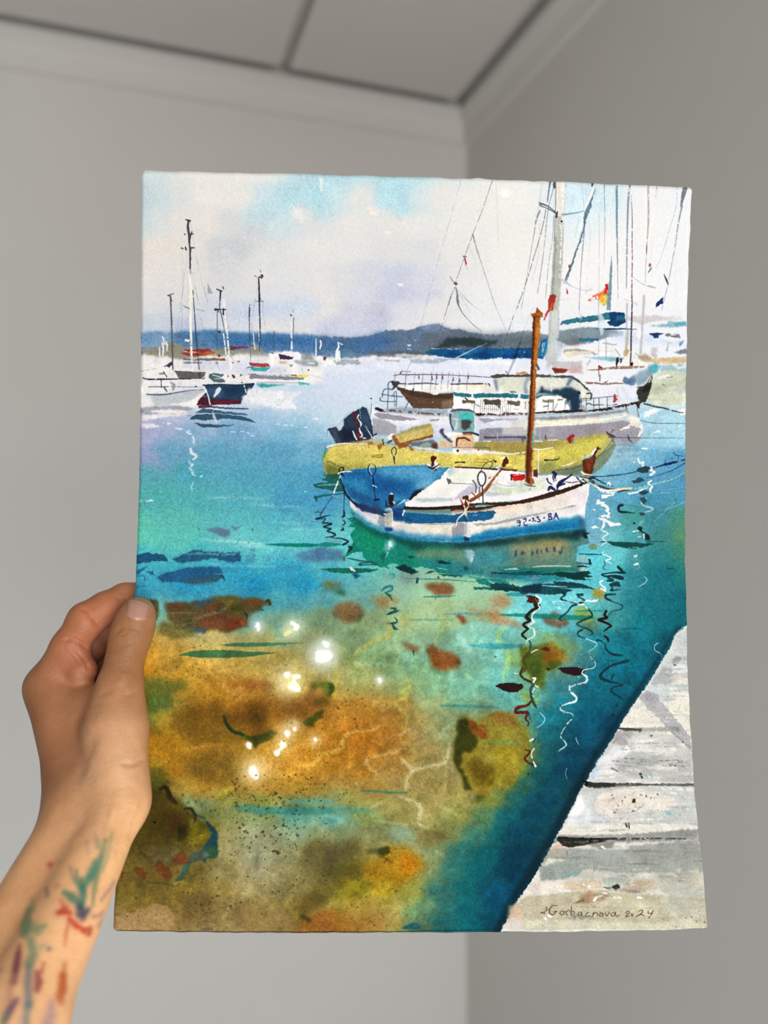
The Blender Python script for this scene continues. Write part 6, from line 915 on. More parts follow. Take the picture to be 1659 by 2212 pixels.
    # caustic threads, yellow and pale
    for s, w, c, a in (('O|1070,480 1090,540 1130,580 1060,650 1020,740', [6, 8, 7, 7, 3], '#b8c060', .6), ('O|1600,620 1560,700 1600,770 1650,830 1640,960 1610,1060', [8, 9, 8, 10, 10, 6], '#a9d268', .75), ('O|620,560 640,660 600,700 470,740 400,800 330,830', [4, 8, 9, 7, 5, 3], '#c2a63c', .7), ('O|740,560 800,540', [6, 3], '#c2a63c', .6), ('O|680,700 720,840 690,930', [4, 7, 3], '#bcd69c', .45), ('O|820,860 850,940 960,990', [3, 5, 3], '#b5d490', .4), ('O|740,1180 780,1130 820,1110', [7, 8, 4], '#b5c04c', .7), ('O|1260,980 1330,1050', [5, 7], '#b5d878', .5), ('O|350,920 500,930 660,940', [3, 7, 4], '#bcd8b4', .4), ('O|1230,690 1300,780 1330,830', [10, 12, 8], '#b5e0d8', .4), ('O|1280,1180 1400,1090 1480,1080', 7, '#a5d8a8', .4),
                       ('R|570,80 540,150 465,200 500,250 550,300 545,360 575,390', [6, 7, 7, 6, 6, 4, 3], '#bdb94a', .75), ('R|0,560 60,530 80,450 180,415 300,400 350,370', [9, 8, 7, 6, 6, 3], '#d9b45c', .7), ('R|240,660 255,620 310,600 440,575 540,540', [8, 7, 6, 5, 4], '#d0b878', .7), ('R|250,630 270,690 320,720 310,780', [6, 6, 6, 4], '#cbb67c', .6), ('R|500,610 550,660 590,700 560,760 540,850', [4, 7, 10, 8, 6], '#cfc794', .7), ('R|590,710 680,680 800,660 850,610 870,500', [8, 9, 8, 7, 4], '#d0c896', .65), ('R|500,900 600,945 660,990 640,1060 660,1120 760,1150', [6, 8, 9, 8, 6, 4], '#cdca9c', .7), ('R|840,640 840,790 790,870 770,950', [5, 7, 7, 4], '#c4b878', .45), ('R|300,1080 420,1095 550,1115', [3, 6, 4], '#c8d0ac', .5), ('R|500,440 560,410 570,400', [4, 7, 3], '#c3c690', .55), ('R|500,440 510,490 560,500', 5, '#c0c290', .4), ('R|280,180 350,210 370,270', 6, '#c9b074', .4), ('R|800,470 810,410 900,350', [5, 9, 5], '#aecdb0', .5), ('R|820,210 900,160 970,150', 7, '#a8d8b0', .4), ('R|1040,110 1100,170 1200,200', 8, '#a8d8c0', .4), ('R|280,980 380,940', 5, '#c3c79c', .5), ('R|770,960 850,1000 940,1045', [5, 9, 5], '#c6bd78', .5),
                       ('Q|1640,700 1590,760 1590,820 1500,850 1420,860 1400,910 1330,945 1220,940', [4, 6, 7, 8, 8, 8, 7, 4], '#e2b63c', .8), ('Q|1220,1000 1100,1040 1010,1055', [5, 8, 8], '#e0ac38', .7), ('Q|650,1180 720,1130 780,1100', [5, 8, 4], '#b5ae2c', .8), ('Q|1540,230 1545,320 1530,440', [4, 8, 9], '#c9b32c', .6), ('Q|720,380 830,380 900,340', [4, 6, 5], '#c08a50', .6), ('Q|1040,260 1070,210 1220,205', 7, '#d3c07c', .4), ('Q|640,240 800,225 890,180', [4, 7, 4], '#d0b264', .5), ('Q|330,500 480,470 660,430', [4, 6, 4], '#c99a44', .5), ('Q|380,830 560,800 700,790', [5, 8, 4], '#d09c3c', .5), ('Q|620,690 720,650 800,640', 6, '#a0803c', .4),
                       ('S|790,190 870,130 910,110', [4, 8, 5], '#b3a62c', .7), ('S|830,1090 900,980 930,860 960,770', [5, 6, 4, 3], '#b0a268', .6), ('S|1340,940 1400,740 1440,500', [6, 8, 6], '#b0a65c', .4), ('S|1080,760 1200,660', 8, '#b8bda0', .3)):
        fr, s = s.split('|'); S(fr, s, np.array(np.atleast_1d(w)) * 1.35, c, a * .85, 2.6, dry=.06)
    # dark hollows on the ochre bottom
    for fr, s, c, a, sf in (('Q', '100,290 250,290 400,310 440,360 330,420 300,520 150,530 110,400', '#4f5f2c', .8, 6), ('Q', '140,420 280,420 300,520 150,540', '#54763c', .6, 6), ('Q', '720,310 880,300 1080,320 1100,360 900,390 760,380', '#7c4a1c', .7, 5), ('Q', '320,540 520,480 680,440 720,520 700,640 560,720 400,730 300,650', '#5c4414', .7, 8), ('Q', '740,500 900,460 1000,490 1080,560 980,680 860,680 780,620', '#6e4a16', .75, 6), ('Q', '860,480 960,470 1040,540 1010,640 900,620', '#55410f', .6, 6), ('Q', '330,960 540,860 700,820 780,900 760,1000 600,1060 420,1010', '#5f4c1c', .6, 9), ('Q', '1060,540 1200,500 1300,480 1320,580 1260,620 1140,590', '#6c4a14', .7, 6), ('Q', '1340,320 1500,310 1525,380 1490,440 1440,370 1350,360', '#4c5c1c', .8, 3), ('Q', '1380,450 1490,410 1500,470 1400,490', '#5c5018', .7, 4),
                        ('Q', '1290,625 1390,550 1450,530 1450,570 1390,620 1360,660 1310,650', '#2d3c0f', .92, 2), ('Q', '870,720 950,715 1060,680 1110,700 1110,720 1000,780 930,830 920,790 870,750', '#26380f', .92, 1.8), ('Q', '800,690 860,710 900,760 840,750', '#34480f', .8, 2), ('Q', '1480,320 1525,325 1520,400 1495,430', '#2f4a1a', .85, 1.6), ('Q', '240,220 300,170 400,150 390,220 300,240', '#8a7030', .7, 5), ('Q', '130,960 250,960 300,1060 250,1100 150,1100', '#4f5a24', .7, 7), ('Q', '160,1090 240,1100 260,1240 150,1244', '#3f3c10', .7, 7)):
        F(fr, s, c, a * .85, sf * (1.5 if sf > 3 else 1.1), 2.5, big=4 if sf > 3 else 1.5)
    S('Q', '705,580 720,630 770,690 850,715', [5, 9, 9, 7], '#1f3322', .92, 1); S('Q', '230,1120 265,1105 300,1160 330,1230', [5, 9, 9, 6], '#3a2a0c', .9, .8)
    # round mossy rock, lower middle
    F('R', '940,310 1000,290 1060,340 1120,300 1240,265 1340,290 1430,360 1480,460 1440,640 1360,800 1200,850 1080,860 1000,840 930,700 905,560', '#8d7c26', .85, 6, 2, big=3)
    for s, c, a, sf in (('1150,300 1240,270 1340,300 1380,380 1240,380', '#84602c', .8, 5), ('970,330 1050,330 1100,400 1170,450 1120,470 1040,440 1000,400', '#92501c', .94, 2), ('1060,350 1120,380 1160,440', '#7c4418', .8, 2), ('925,330 980,310 1000,400 1060,440 1080,500 1030,560 980,560 960,680 1000,780 1040,850 980,850 950,740 910,660 905,540 920,420', '#2b3208', .93, 2.6), ('1000,430 1080,460 1060,560 1000,560', '#3d3c0a', .8, 4), ('1000,600 1140,640 1200,720 1150,800 1050,780 1000,700', '#5c4a0c', .75, 7), ('1040,800 1120,780 1200,760 1190,820 1100,820', '#5f5410', .8, 4), ('1100,600 1180,600 1200,650 1120,660', '#a39a4c', .7, 5), ('1240,520 1360,540 1340,700 1250,740 1200,620', '#a8921f', .75, 8), ('1040,820 1170,830 1180,900 1060,890', '#92762c', .85, 4), ('1060,890 1120,880 1140,930 1080,945', '#4c5416', .85, 3), ('1140,900 1200,920 1160,980', '#76702c', .7, 4)):
        F('R', s, c, a * .92, sf * 1.35, 2, big=2.5)
    S('R', '1100,490 1180,495 1300,500 1400,500', [5, 9, 10, 6], '#6f8c4c', .75, .8); S('R', '800,222 950,225 1100,230 1250,240', [3, 8, 8, 3], '#3f8480', .75, 1.4); S('R', '200,858 320,862 440,872 560,870', [3, 7, 7, 3], '#4f8068', .85, .5); F('R', '0,960 150,975 300,1000 400,1005 250,1025 0,1035', '#3f8a84', .5, 4, dry=.08); S('R', '930,330 990,380', 3, '#5f5418', .8, 1)
    # weed below the mast reflection
    F('P', '230,640 300,630 420,610 520,600 620,690 600,760 540,790 460,830 430,960 360,960 320,870 260,800', '#55601c', .88, 4, 2, big=2); F('P', '420,620 520,610 590,700 590,750 520,740 440,780 420,700', '#8a5c18', .85, 4); F('P', '500,640 620,690 700,750 600,760', '#93702c', .6, 6); F('P', '300,760 400,740 430,860 380,940 320,850', '#42541a', .8, 4); F('P', '410,640 450,630 485,650 470,668 430,660', '#3f2410', .92, .8); F('P', '220,620 240,612 265,625 250,642 225,635', '#84361a', .92, .6); F('P', '445,810 470,800 495,812 470,825', '#3c200f', .92, .6); F('P', '440,520 560,510 700,580 740,680 640,700 480,600 380,620', '#8c9a50', .5, 9); F('P', '410,390 520,340 620,380 640,450 560,480 450,450', '#6f5540', .85, 4); F('P', '720,380 840,380 900,440 860,510 740,510', '#5c6c50', .6, 7); F('P', '670,330 740,290 820,340 830,420 760,440 690,390', '#86a04a', .8, 4); F('P', '820,180 880,150 930,190 920,240 850,240', '#a88f30', .8, 3.5); F('P', '0,340 60,350 240,430 250,480 100,450 0,440', '#a5855c', .7, 5); F('P', '0,230 100,200 160,260 150,310 60,320 0,300', '#a88a64', .7, 5); F('P', '230,1000 320,990 400,1060 360,1120 260,1080', '#84a050', .7, 5); F('P', '0,1180 100,1150 250,1190 300,1207 0,1207', '#8a6a2c', .7, 4)
    F('P', '70,368 200,358 420,362 640,370 820,380 850,395 760,415 560,410 300,395 120,378', '#17776c', .82, .5, .8); S('P', '690,340 800,338 950,335', [3, 4, 2], '#1f7d78', .8, .5); S('P', '1060,485 1150,480 1250,488', [3, 6, 2], '#0b5568', .8, 1); S('P', '1020,500 1080,530 1050,550', 8, '#0f5a6a', .5, 2); F('P', '0,605 100,600 260,610 280,630 150,650 0,648', '#3f9496', .75, .8, .8)
    F('P', '545,810 580,797 700,795 775,820 745,860 680,862 600,845', '#2a1016', .96, .5); F('P', '38,950 80,930 140,922 250,935 265,955 230,995 160,1003 90,980', '#2a1014', .96, .5); F('P', '1440,745 1500,705 1550,710 1545,740 1500,780 1475,760', '#8f948f', .0)
    # the mast's broken reflection
    S('P', '300,260 345,235 375,250 360,290 395,300 330,340 290,390 320,415 265,450 300,485 255,530 290,565', [5, 11, 10, 9, 8, 8, 9, 7, 7, 7, 6, 5], '#2c170f', .96, rough=.6); F('P', '300,215 330,210 360,220 380,260 340,275 300,265', '#41200f', .95, .6); S('P', '290,215 305,225', 5, '#7c2f28', .9); S('P', '360,235 380,262', 4, '#84501f', .9)
    wh = '#ece9e2'
    S('P', '420,175 370,210 410,245 385,290 400,310 345,360 335,410 355,430 305,460 350,490 355,540 300,575 290,600', [5, 4, 4, 3.6, 3, 4, 4, 3.4, 3.4, 4, 4, 4, 2], wh, .96, dry=.04); S('P', '315,580 325,610 318,660', [4, 5, 3], '#174a56', .94); S('P', '325,682 360,660 382,655', [2, 4, 3], wh, .95)
    S('P', '310,680 265,740 290,800 245,850 270,890 330,920', [9, 7, 6, 8, 6, 6], '#4f3e18', .75, 1.2); S('P', '260,800 240,850 265,885 330,920 350,940', [4, 5, 5, 6, 4], '#3a2a16', .9); S('P', '345,885 365,890 345,930 385,960', [6, 5, 4, 3], wh, .95, dry=.1); S('P', '345,935 325,985 345,1060 375,1130', [7, 8, 4, 4], '#1f4f54', .95); S('P', '360,965 335,1010 350,1040', 2.6, '#dfe8e2', .85, dry=.2); S('P', '330,1070 300,1105 225,1130 205,1165 300,1165 290,1200', [5, 7, 7, 8, 8, 5], '#5c1f12', .95); S('P', '400,1165 430,1200', 2, '#8fc0c4', .8); S('P', '195,845 222,848', 3, '#dff0ee', .9); dot('P', 716, 876, 1.4, '#dfe8ea'); dot('P', 40, 712, 3, '#5f7a4c')
    S('U', '235,115 200,150 130,165 120,205 200,200 190,250 215,280 205,305', [5, 6, 7, 7, 5, 4, 5, 3], '#5f1d10', .96); S('U', '215,205 225,260', 3, '#284a4c', .8); S('U', '190,480 225,500 185,545 215,580 265,600', [4, 6, 6, 6, 5], '#4f2814', .95); S('U', '255,475 235,510 250,570 265,605', [4, 3, 2, 7], wh, .92, dry=.12); S('U', '225,415 245,402', 6, wh, .92); S('U', '250,430 265,400', 3, '#233c3c', .8); dot('U', 212, 663, 2.4, '#3a2418'); S('U', '230,60 235,100 255,150 275,170', [7, 6, 5, 2], '#1d484c', .92); S('U', '300,205 335,250 310,295 270,320', [1.6, 3, 2.6, 1.4], '#a5c8c8', .85); S('U', '270,330 265,400', 1.4, '#6fa09c', .6, dry=.3)
    for s, w in (('P|765,560 860,600 840,640 800,670 810,710 850,760 840,800 760,820 740,845', [1.6, 2, 1.8, 1.4, 1.6, 2, 2.4, 3, 4]), ('P|740,845 785,880 770,920 690,940 645,965 650,1000 695,1040 690,1070 620,1095 575,1115 570,1140 640,1170', [3.6, 7, 6, 3.6, 3.6, 4, 5.6, 4.4, 3.4, 3, 2.4, 2]), ('U|520,0 520,35 570,90 560,125 470,150 450,180 480,205 530,210 545,240 500,290', [3, 5, 5, 4, 3, 2, 2, 2, 2.4, 4]), ('U|490,310 465,350 455,390 490,430 490,455 440,490', [2, 2.4, 3, 4, 4, 2]), ('U|570,390 570,410 590,445', [2, 3, 1]), ('U|500,620 490,660 500,700', 1.2), ('P|1365,600 1335,620 1340,660 1385,685 1390,710', [2, 1.6, 1.6, 2.4, 2])):
        fr, t = s.split('|'); S(fr, t, w, '#dfe8ea', .92, .3, dry=.05)
    for s, w, c in (('590,200 610,205 570,240 640,262 690,275', [5, 4, 5, 2.4, 3], '#0d2f3a'), ('700,285 660,300 620,350 560,400 580,418', [6, 5, 4, 6, 3], '#123c40'), ('705,205 750,205 710,220 760,245', [6, 6, 4, 3], '#113f40'), ('725,275 760,255 745,270', [7, 8, 4], '#123c3c'), ('800,325 825,380 740,420 705,450 800,490 830,520 800,540', [4, 6, 6, 4, 3.6, 5, 2], '#14403a'), ('745,490 710,515 720,545 770,560', [6, 5, 4, 3], '#173f3f'), ('940,340 925,375 945,395 880,410 930,430 980,460 950,480 920,505', [7, 6, 7, 8, 7, 6, 5, 3], '#24141a'), ('925,540 950,560 960,590', [4, 9, 3], '#2a161a'), ('865,575 890,580 930,610 940,650 990,690 1078,703', [6, 3, 4, 6, 7, 2], '#152f34'), ('1115,745 1060,760 980,785 910,840 895,880 960,910 1075,940 1000,960 980,990 1020,1020 1075,1055', [8, 8, 6, 6, 9, 8, 4, 4, 4, 4.6, 3], '#10343e'), ('985,890 1000,850', [6, 3], '#10343e'), ('955,740 958,780', [2, 3], '#174a50'), ('980,745 1040,745', 3, '#1a4f50'), ('1000,205 940,205 935,230 980,250', [4, 5, 5, 3], '#123a40')):
        S('P', s, w, c, .94)
    F('P', '830,170 890,155 945,180 890,190', '#c08a2c', .6, 2.5); F('P', '640,262 740,258 880,245 860,265 780,262 700,268', wh, .85, .5, 1.4, dry=.2); S('P', '500,262 600,258', [2, 1.6], '#c5e6e6', .8, dry=.3); S('P', '545,315 570,320', 4, '#d8eeee', .8, dry=.2); S('P', '720,285 760,288', 4, wh, .9); S('P', '505,260 512,275', 3, wh, .8); dot('P', 1025, 1107, 2.4, '#0a3c4c'); F('P', '988,1175 1008,1178 1005,1200 990,1198', '#0a3044', .9); dot('P', 1065, 1190, 4, '#0c4454', .8); dot('U', 848, 222, 3.4, '#062c40'); F('U', '890,220 915,215 915,235 900,240', '#0b4248', .9); dot('U', 870, 150, 1.6, '#06384c')
    # dark boulder in the left corner
    F('S', '270,130 360,110 440,150 560,250 640,330 710,380 760,440 740,520 640,570 600,640 480,680 330,690 200,640 120,600 200,480', '#4a3f0e', .88, 5, 2, big=3); F('S', '580,330 660,360 720,420 740,460 700,520 620,570 570,520 600,430', '#6f6818', .85, 5); F('S', '400,290 520,300 560,400 500,480 420,400', '#4a350c', .8, 6); F('S', '500,400 560,390 570,460 540,500 495,500', '#262404', .85, 3); F('S', '330,560 480,560 560,600 440,660 320,680 240,640', '#55502c', .7, 6); F('S', '120,620 200,620 220,700 140,760 90,740', '#6a5c14', .7, 5)
    for s, w, c in (('365,120 410,110 440,180 490,225', [6, 11, 14, 8], '#33270a'), ('550,265 600,270 630,330 620,370', [6, 9, 7, 3], '#2a2410'), ('620,300 650,320 700,335', [4, 4, 3], '#1d4660')): S('S', s, w, c, .9, .8)
    F('S', '705,350 770,410 795,450 795,630 710,640 700,680 680,650 600,650 590,620 680,570 740,480 755,440 740,430 710,380', '#123c4c', .93, .8, 1.2); F('S', '700,570 790,540 795,625 700,635', '#1c4a2c', .75, 2.5); F('S', '600,590 690,580 700,640 590,680 570,640', '#33443c', .85, 2.5); F('S', '545,650 600,650 580,730 540,790 480,815 470,800 520,750', '#22483c', .92, 1.5); F('S', '690,590 740,600 700,640', '#55786c', .7, 2)
    for s in ('460,640 500,590 540,585 570,620 590,650 540,690 480,690', '320,700 360,640 400,670 440,720 460,780 410,800 370,760', '160,735 200,695 250,730 265,790 230,800 200,750', '75,760 95,720 110,770 75,800'): F('S', s, '#5f2a0c', .88, 1.8, 2.2)
    S('S', '270,820 360,820 420,830 470,845', [3, 5, 6, 5], '#44421c', .85, 1.6); S('S', '470,820 540,810', 5, '#8f8844', .6, 1); S('S', '200,540 230,600 290,640', [4, 8, 5], '#33340f', .8, 1.5); dot('S', 325, 368, 3, '#1c1804')
    F('S', '1060,270 1200,262 1400,265 1659,262 1659,305 1400,315 1150,315 1040,300', '#2f8078', .3, 3.5, dry=.05); F('S', '900,240 1050,235 1200,250 1400,255 1659,250 1659,300 1400,310 1100,308 960,290', '#3a8078', .62, 2, 1); F('S', '1240,195 1450,190 1659,200 1659,240 1400,240', '#5fa498', .6, 4)
    F('S', '60,560 500,500 900,560 1400,450 1659,600 1659,1300 0,1300 0,900', '#8a8062', .26, 22)
    r0 = int(PH * .5); ramp = np.clip((np.arange(r0, PH) - r0) / (PH * .12), 0, 1)[:, None]
    CAN[r0:] *= (1 + ramp * (0.055 * N60[r0:] + 0.05 * M22[r0:] + 0.03 * N9[r0:]))[..., None]
    # the tan strip and weeds along the bottom
    F('S', '20,1070 130,1050 330,970 420,1000 480,1060 460,1150 200,1180 20,1175', '#a48a60', .75, 1.5, 2); F('S', '520,920 640,880 740,920 760,1000 620,1040 540,1000', '#6a5a34', .7, 7); F('S', '1420,540 1560,480 1659,500 1659,700 1560,690 1450,760 1400,700', '#5f5832', .6, 10); F('S', '1440,900 1560,890 1659,960 1500,1010 1440,1100 1390,1120', '#5a4c20', .7, 7); F('S', '1380,1170 1480,1060 1600,1020 1659,1040 1659,1170', '#8f5a20', .7, 6); F('S', '980,1000 1060,980 1140,1050 1120,1180 960,1180', '#9c8450', .5, 8); S('S', '1430,1070 1480,1100', 12, '#3f3a14', .8, 3); F('S', '660,1160 720,1150 780,1175 700,1180', '#5c5040', .8, 2)
    F('T', '480,370 600,370 700,440 760,530 700,580 560,600 480,560 440,470', '#b08418', .8, 6, big=2); F('T', '560,420 660,430 700,500 660,570 580,570', '#c07a06', .85, 5); F('T', '400,390 480,370 500,420 440,450 400,430', '#3a3c0c', .9, 2.5); F('T', '300,400 400,390 410,430 320,425', '#4c4a22', .7, 4); S('T', '420,450 470,470 510,500', 6, '#5c4a10', .8, 2); S('T', '470,470 450,500', 4, '#4c4210', .8, 1.5); S('T', '510,400 600,390 660,420 720,490 790,550', [2, 2, 2, 1.6, 1.2], '#7c6c18', .7); S('T', '600,605 680,580', 2, '#7c7418', .7); F('T', '0,400 100,330 260,300 280,420 160,480 0,480', '#5c5430', .55, 10); F('T', '180,560 260,520 300,580 220,620', '#5c5424', .7, 5); F('T', '0,360 60,420 120,480 0,520', '#4f4a34', .5, 7); F('T', '740,250 860,230 940,290 860,340 780,390 700,380 680,310', '#7c7444', .6, 5); F('T', '790,260 900,270 930,320 850,320', '#5f582c', .6, 5); S('T', '600,980 680,955 720,985', [8, 10, 6], '#1f5468', .8, 1.6); F('T', '560,985 660,960 720,990 640,998', '#1d5560', .8, 1.5)
    S('T', '0,1012 500,1012 800,1005 1320,992', 2.5, '#14342e', .85); S('S', '15,1175 700,1183 1659,1185', 2.5, '#3a2a14', .85)
def paint_sparkles():
    glows = (('Q', 1180, 330, 34, '#efe9b8', .75), ('Q', 1230, 330, 22, '#f0e66a', .7), ('Q', 1440, 130, 30, '#dfe6d4', .75), ('Q', 1465, 45, 15, '#d0dcd0', .7), ('Q', 925, 985, 32, '#f2dc9c', .9), ('Q', 1140, 790, 24, '#ecc968', .85), ('Q', 1175, 690, 24, '#e8cf8c', .75), ('Q', 1235, 640, 18, '#dcc890', .6), ('Q', 1385, 755, 17, '#e8c57c', .85), ('Q', 890, 795, 8, '#e2c99c', .7),
             ('N', 1095, 800, 17, '#c2dad8', .85), ('N', 1400, 810, 24, '#d3dec0', .85), ('N', 1355, 850, 14, '#dfe29c', .6), ('N', 1640, 1040, 26, '#d5dfcc', .7), ('O', 85, 860, 26, '#dde3d0', .7), ('O', 100, 750, 15, '#c9d6c4', .6), ('O', 552, 1065, 13, '#d5e2c4', .85))
    for fr, x, y, r, c, a in glows:
        dot(fr, x, y, r * 1.0, c, a * .75, r * .8); dot(fr, x, y, r * .55, c, a, r * .45)
    w = '#faf7ec'
    for fr, s in (('N', '1072,795 1085,768 1108,775 1112,805 1110,835 1092,842 1085,815 1070,808'), ('N', '1370,765 1395,758 1420,778 1448,790 1445,820 1420,840 1395,830 1400,800 1375,790'), ('Q', '1440,20 1465,15 1488,35 1480,65 1462,66 1450,45'), ('Q', '1385,130 1395,95 1430,85 1470,85 1500,95 1515,125 1500,155 1450,175 1400,165'), ('Q', '1155,262 1172,245 1198,250 1202,275 1185,293 1162,288'), ('Q', '1212,275 1240,262 1275,270 1270,300 1235,298 1250,330 1275,365 1270,395 1230,392 1185,370 1190,340 1215,310'), ('Q', '1155,690 1175,682 1198,695 1200,715 1180,735 1160,720'), ('Q', '1222,665 1240,658 1248,680 1232,692 1220,682'), ('Q', '1125,770 1145,760 1170,785 1165,810 1130,830 1120,865 1095,880 1075,855 1085,835 1118,820'), ('Q', '1370,745 1385,732 1400,745 1398,765 1380,768'), ('Q', '870,785 885,770 905,778 912,800 905,825 885,820 870,805'), ('Q', '890,980 900,950 930,945 950,970 958,1000 965,1030 945,1052 920,1040 900,1015 888,1005'), ('O', '65,745 80,732 95,745 118,748 122,770 105,788 85,775'), ('O', '5,900 20,820 60,805 130,830 150,855 130,885 70,910 20,915'), ('O', '535,1055 552,1042 575,1055 570,1080 550,1088 538,1072')):
        F(fr, s, w, .96, .8, .6, smooth=True, var=0)
    F('N', '1315,860 1340,840 1375,838 1370,862 1340,885 1318,885', '#f0ea9c', .95, .8)
def paint_spatter():
    dk = ['#3a3414', '#4a3f18', '#2f3a20', '#53481c']
    spatter('S', 480, 120, 1659, 1050, 330, .8, 3.0, dk, .8); spatter('S', 900, 150, 1400, 600, 150, 1, 4.2, dk, .85); spatter('Q', 640, 1000, 1650, 1240, 170, .8, 2.8, dk, .75); spatter('Q', 120, 150, 760, 900, 90, .6, 2.0, dk, .7); spatter('Q', 1100, 600, 1659, 1000, 60, .6, 2.2, dk, .7); spatter('R', 0, 100, 300, 400, 50, .6, 2.4, dk, .8); spatter('T', 100, 600, 900, 980, 90, .8, 2.8, ['#4a4a20', '#5a5020', '#2f4440'], .75); spatter('S', 60, 900, 900, 1170, 60, .7, 2.4, dk, .75); spatter('N', 100, 950, 800, 1180, 45, .6, 2.2, dk, .7); spatter('R', 0, 700, 900, 1230, 70, .6, 2.0, dk, .6); spatter('O', 200, 900, 1200, 1180, 14, .7, 2.0, ['#4a5a30'], .8); spatter('X', 1120, 1700, 1200, 1960, 14, .7, 1.8, ['#022c40'], .7)
def paint_dock():
    edge = '1484,1351 1462,1368 1442,1408 1402,1474 1349,1550 1337,1573 1300,1632 1265,1688 1238,1740 1219,1778 1205,1803 1164,1877 1140,1915 1114,1951 1081,2012'
    S('X', '1470,1352 1452,1376 1400,1458 1345,1540 1300,1612 1258,1680 1212,1770 1160,1862 1110,1942 1072,2015', [8, 10, 12, 16, 20, 24, 24, 24, 24, 20], '#03222f', .75, 6)
    F('X', edge + ' 1560,2030 1560,1340', '#dcd8cc', 1, .3, 1.1)
    S('X', edge, 2.0, '#f0eee8', .9, dry=.35, rough=.9); pass
    # first board: grey washes over cream
    F('P', '1510,540 1600,470 1659,470 1659,880 1560,840 1480,940 1330,950 1300,930 1440,690', '#bdc4c2', .85, 4, 2.5); F('P', '1300,930 1400,800 1480,800 1460,870 1500,880 1470,940 1340,955', '#a3a6a3', .85, 2.5, 3); F('P', '1480,735 1510,702 1552,712 1545,742 1500,780 1470,765', '#8f918d', .92, .8); S('P', '1490,778 1508,780', 3, '#3c3c3c'); F('P', '1440,850 1500,815 1600,850 1560,900 1480,890', '#c9c6bc', .8, 2, 2); F('P', '1460,990 1500,950 1659,940 1659,1207 1560,1207 1400,1130 1390,1090 1500,1020', '#e2ddcc', .9, 1.2, 2.5)
    F('U', '1090,0 1400,0 1405,60 1270,70 1330,90 1250,130 1220,160 1190,110 1100,40', '#b9c4c4', .85, 2, 2.5); F('U', '1260,15 1400,40 1390,70 1270,65', '#dfdccf', .9, 1, 2); S('U', '1290,35 1390,42', 2, '#a5a6a4', .7, dry=.2)
    F('U', '1000,170 1090,165 1240,310 1080,325 900,310', '#dfdacd', .92, 1, 1.6); F('U', '1210,160 1300,85 1400,85 1425,380 1300,240', '#dedaca', .92, 1, 2); F('U', '1040,95 1090,35 1190,110 1260,190 1420,380 1425,490 1380,465 1240,310 1080,150', '#abaaac', .93, .6, 1.6); F('U', '1090,35 1180,70 1195,130 1130,140 1080,110', '#9ea0a2', .8, 1.2); F('U', '1000,160 1060,120 1085,160 1010,175', '#c6c6c4', .8, 1); S('U', '1225,270 1260,268', 3, '#d5d4d4', .8); S('U', '1230,300 1320,380 1420,470', 1.6, '#5f5f60', .8, dry=.1); F('U', '1250,310 1330,310 1340,345 1280,340', '#767678', .7, 3)
    # dark gaps between the planks
    F('U', '880,318 1000,315 1240,315 1300,350 1100,345 1000,352 910,345', '#a09f98', .9, .8, 1.6); F('U', '885,320 1060,325 1050,345 930,345', '#55534c', .9, 1, 1.4); S('U', '885,322 990,328 1060,330', [4, 5, 2], '#3a3833', .9)
    # second board
    F('U', '880,345 1100,350 1300,370 1425,490 1440,720 655,722 700,640 760,530 830,420', '#c3c3be', .9, 1, 2); F('U', '870,345 1000,350 980,420 920,450 830,430', '#9c9a98', .85, 1.5, 2.5); F('U', '940,390 1060,370 1160,400 1280,460 1320,490 1280,520 1100,500 960,510', '#d8d6cf', .85, 2, 3); F('U', '860,550 1000,500 1300,530 1430,500 1440,690 1000,690 880,640', '#adb0aa', .8, 3.5, 3); F('U', '1080,610 1220,590 1330,610 1320,650 1200,635 1090,625', '#d9d5c8', .92, 1, 2); F('U', '730,560 870,440 960,520 830,560 900,680 660,715', '#d9d9da', .85, 2, 2); F('U', '660,715 720,600 745,610 700,700', '#a9c3e0', .75, 2.5); F('U', '920,490 950,450 980,470 970,505 940,510', '#efeeea', .95, .6, 2); F('U', '1115,405 1140,400 1135,435', '#ecd898', .95, .5); F('U', '1120,372 1140,370 1138,388 1122,385', '#3f4444', .92); S('U', '1150,410 1165,415', 4, '#8fb5b4', .8, 1); dot('U', 1365, 425, 2.4, '#6c6c6c'); F('U', '1310,440 1380,430 1390,470', '#e2dcc0', .8, 1)
    for s in ('840,565 900,570 1000,580 1130,600', '860,590 980,605', '920,545 1000,548', '1215,600 1300,605 1390,605', '1330,575 1395,575', '1260,590 1390,610', '1000,575 1300,560 1380,565'): S('U', s, 3, '#5c5c58', .75, dry=.55)
    S('U', '835,620 880,645', [5, 3], '#5c5c60', .85); S('U', '730,680 850,672', 1.6, '#a5a5a8', .7); dot('U', 1050, 665, 3.4, '#2c2e30'); S('U', '1050,675 1060,690', 4, '#2c2e30'); S('U', '1070,680 1095,690', 6, '#8cbab8', .8, 1); dot('U', 808, 680, 1.4, '#33343a'); F('U', '1200,690 1440,680 1445,720 1200,722', '#a9aaa5', .7, 4)
    F('U', '640,722 860,728 1100,735 1450,732 1450,758 1100,752 860,760 720,780 690,775 640,755', '#6f6e68', .88, .6, 1); F('U', '640,724 860,730 860,755 740,768 680,762 625,745', '#33312c', .94, .5, 1); S('U', '615,715 650,730 640,745', [5, 9, 6], '#0a1418', .9); S('U', '860,738 1000,742 1200,742 1440,745', [8, 6, 5, 4], '#4a4a46', .85, dry=.35)
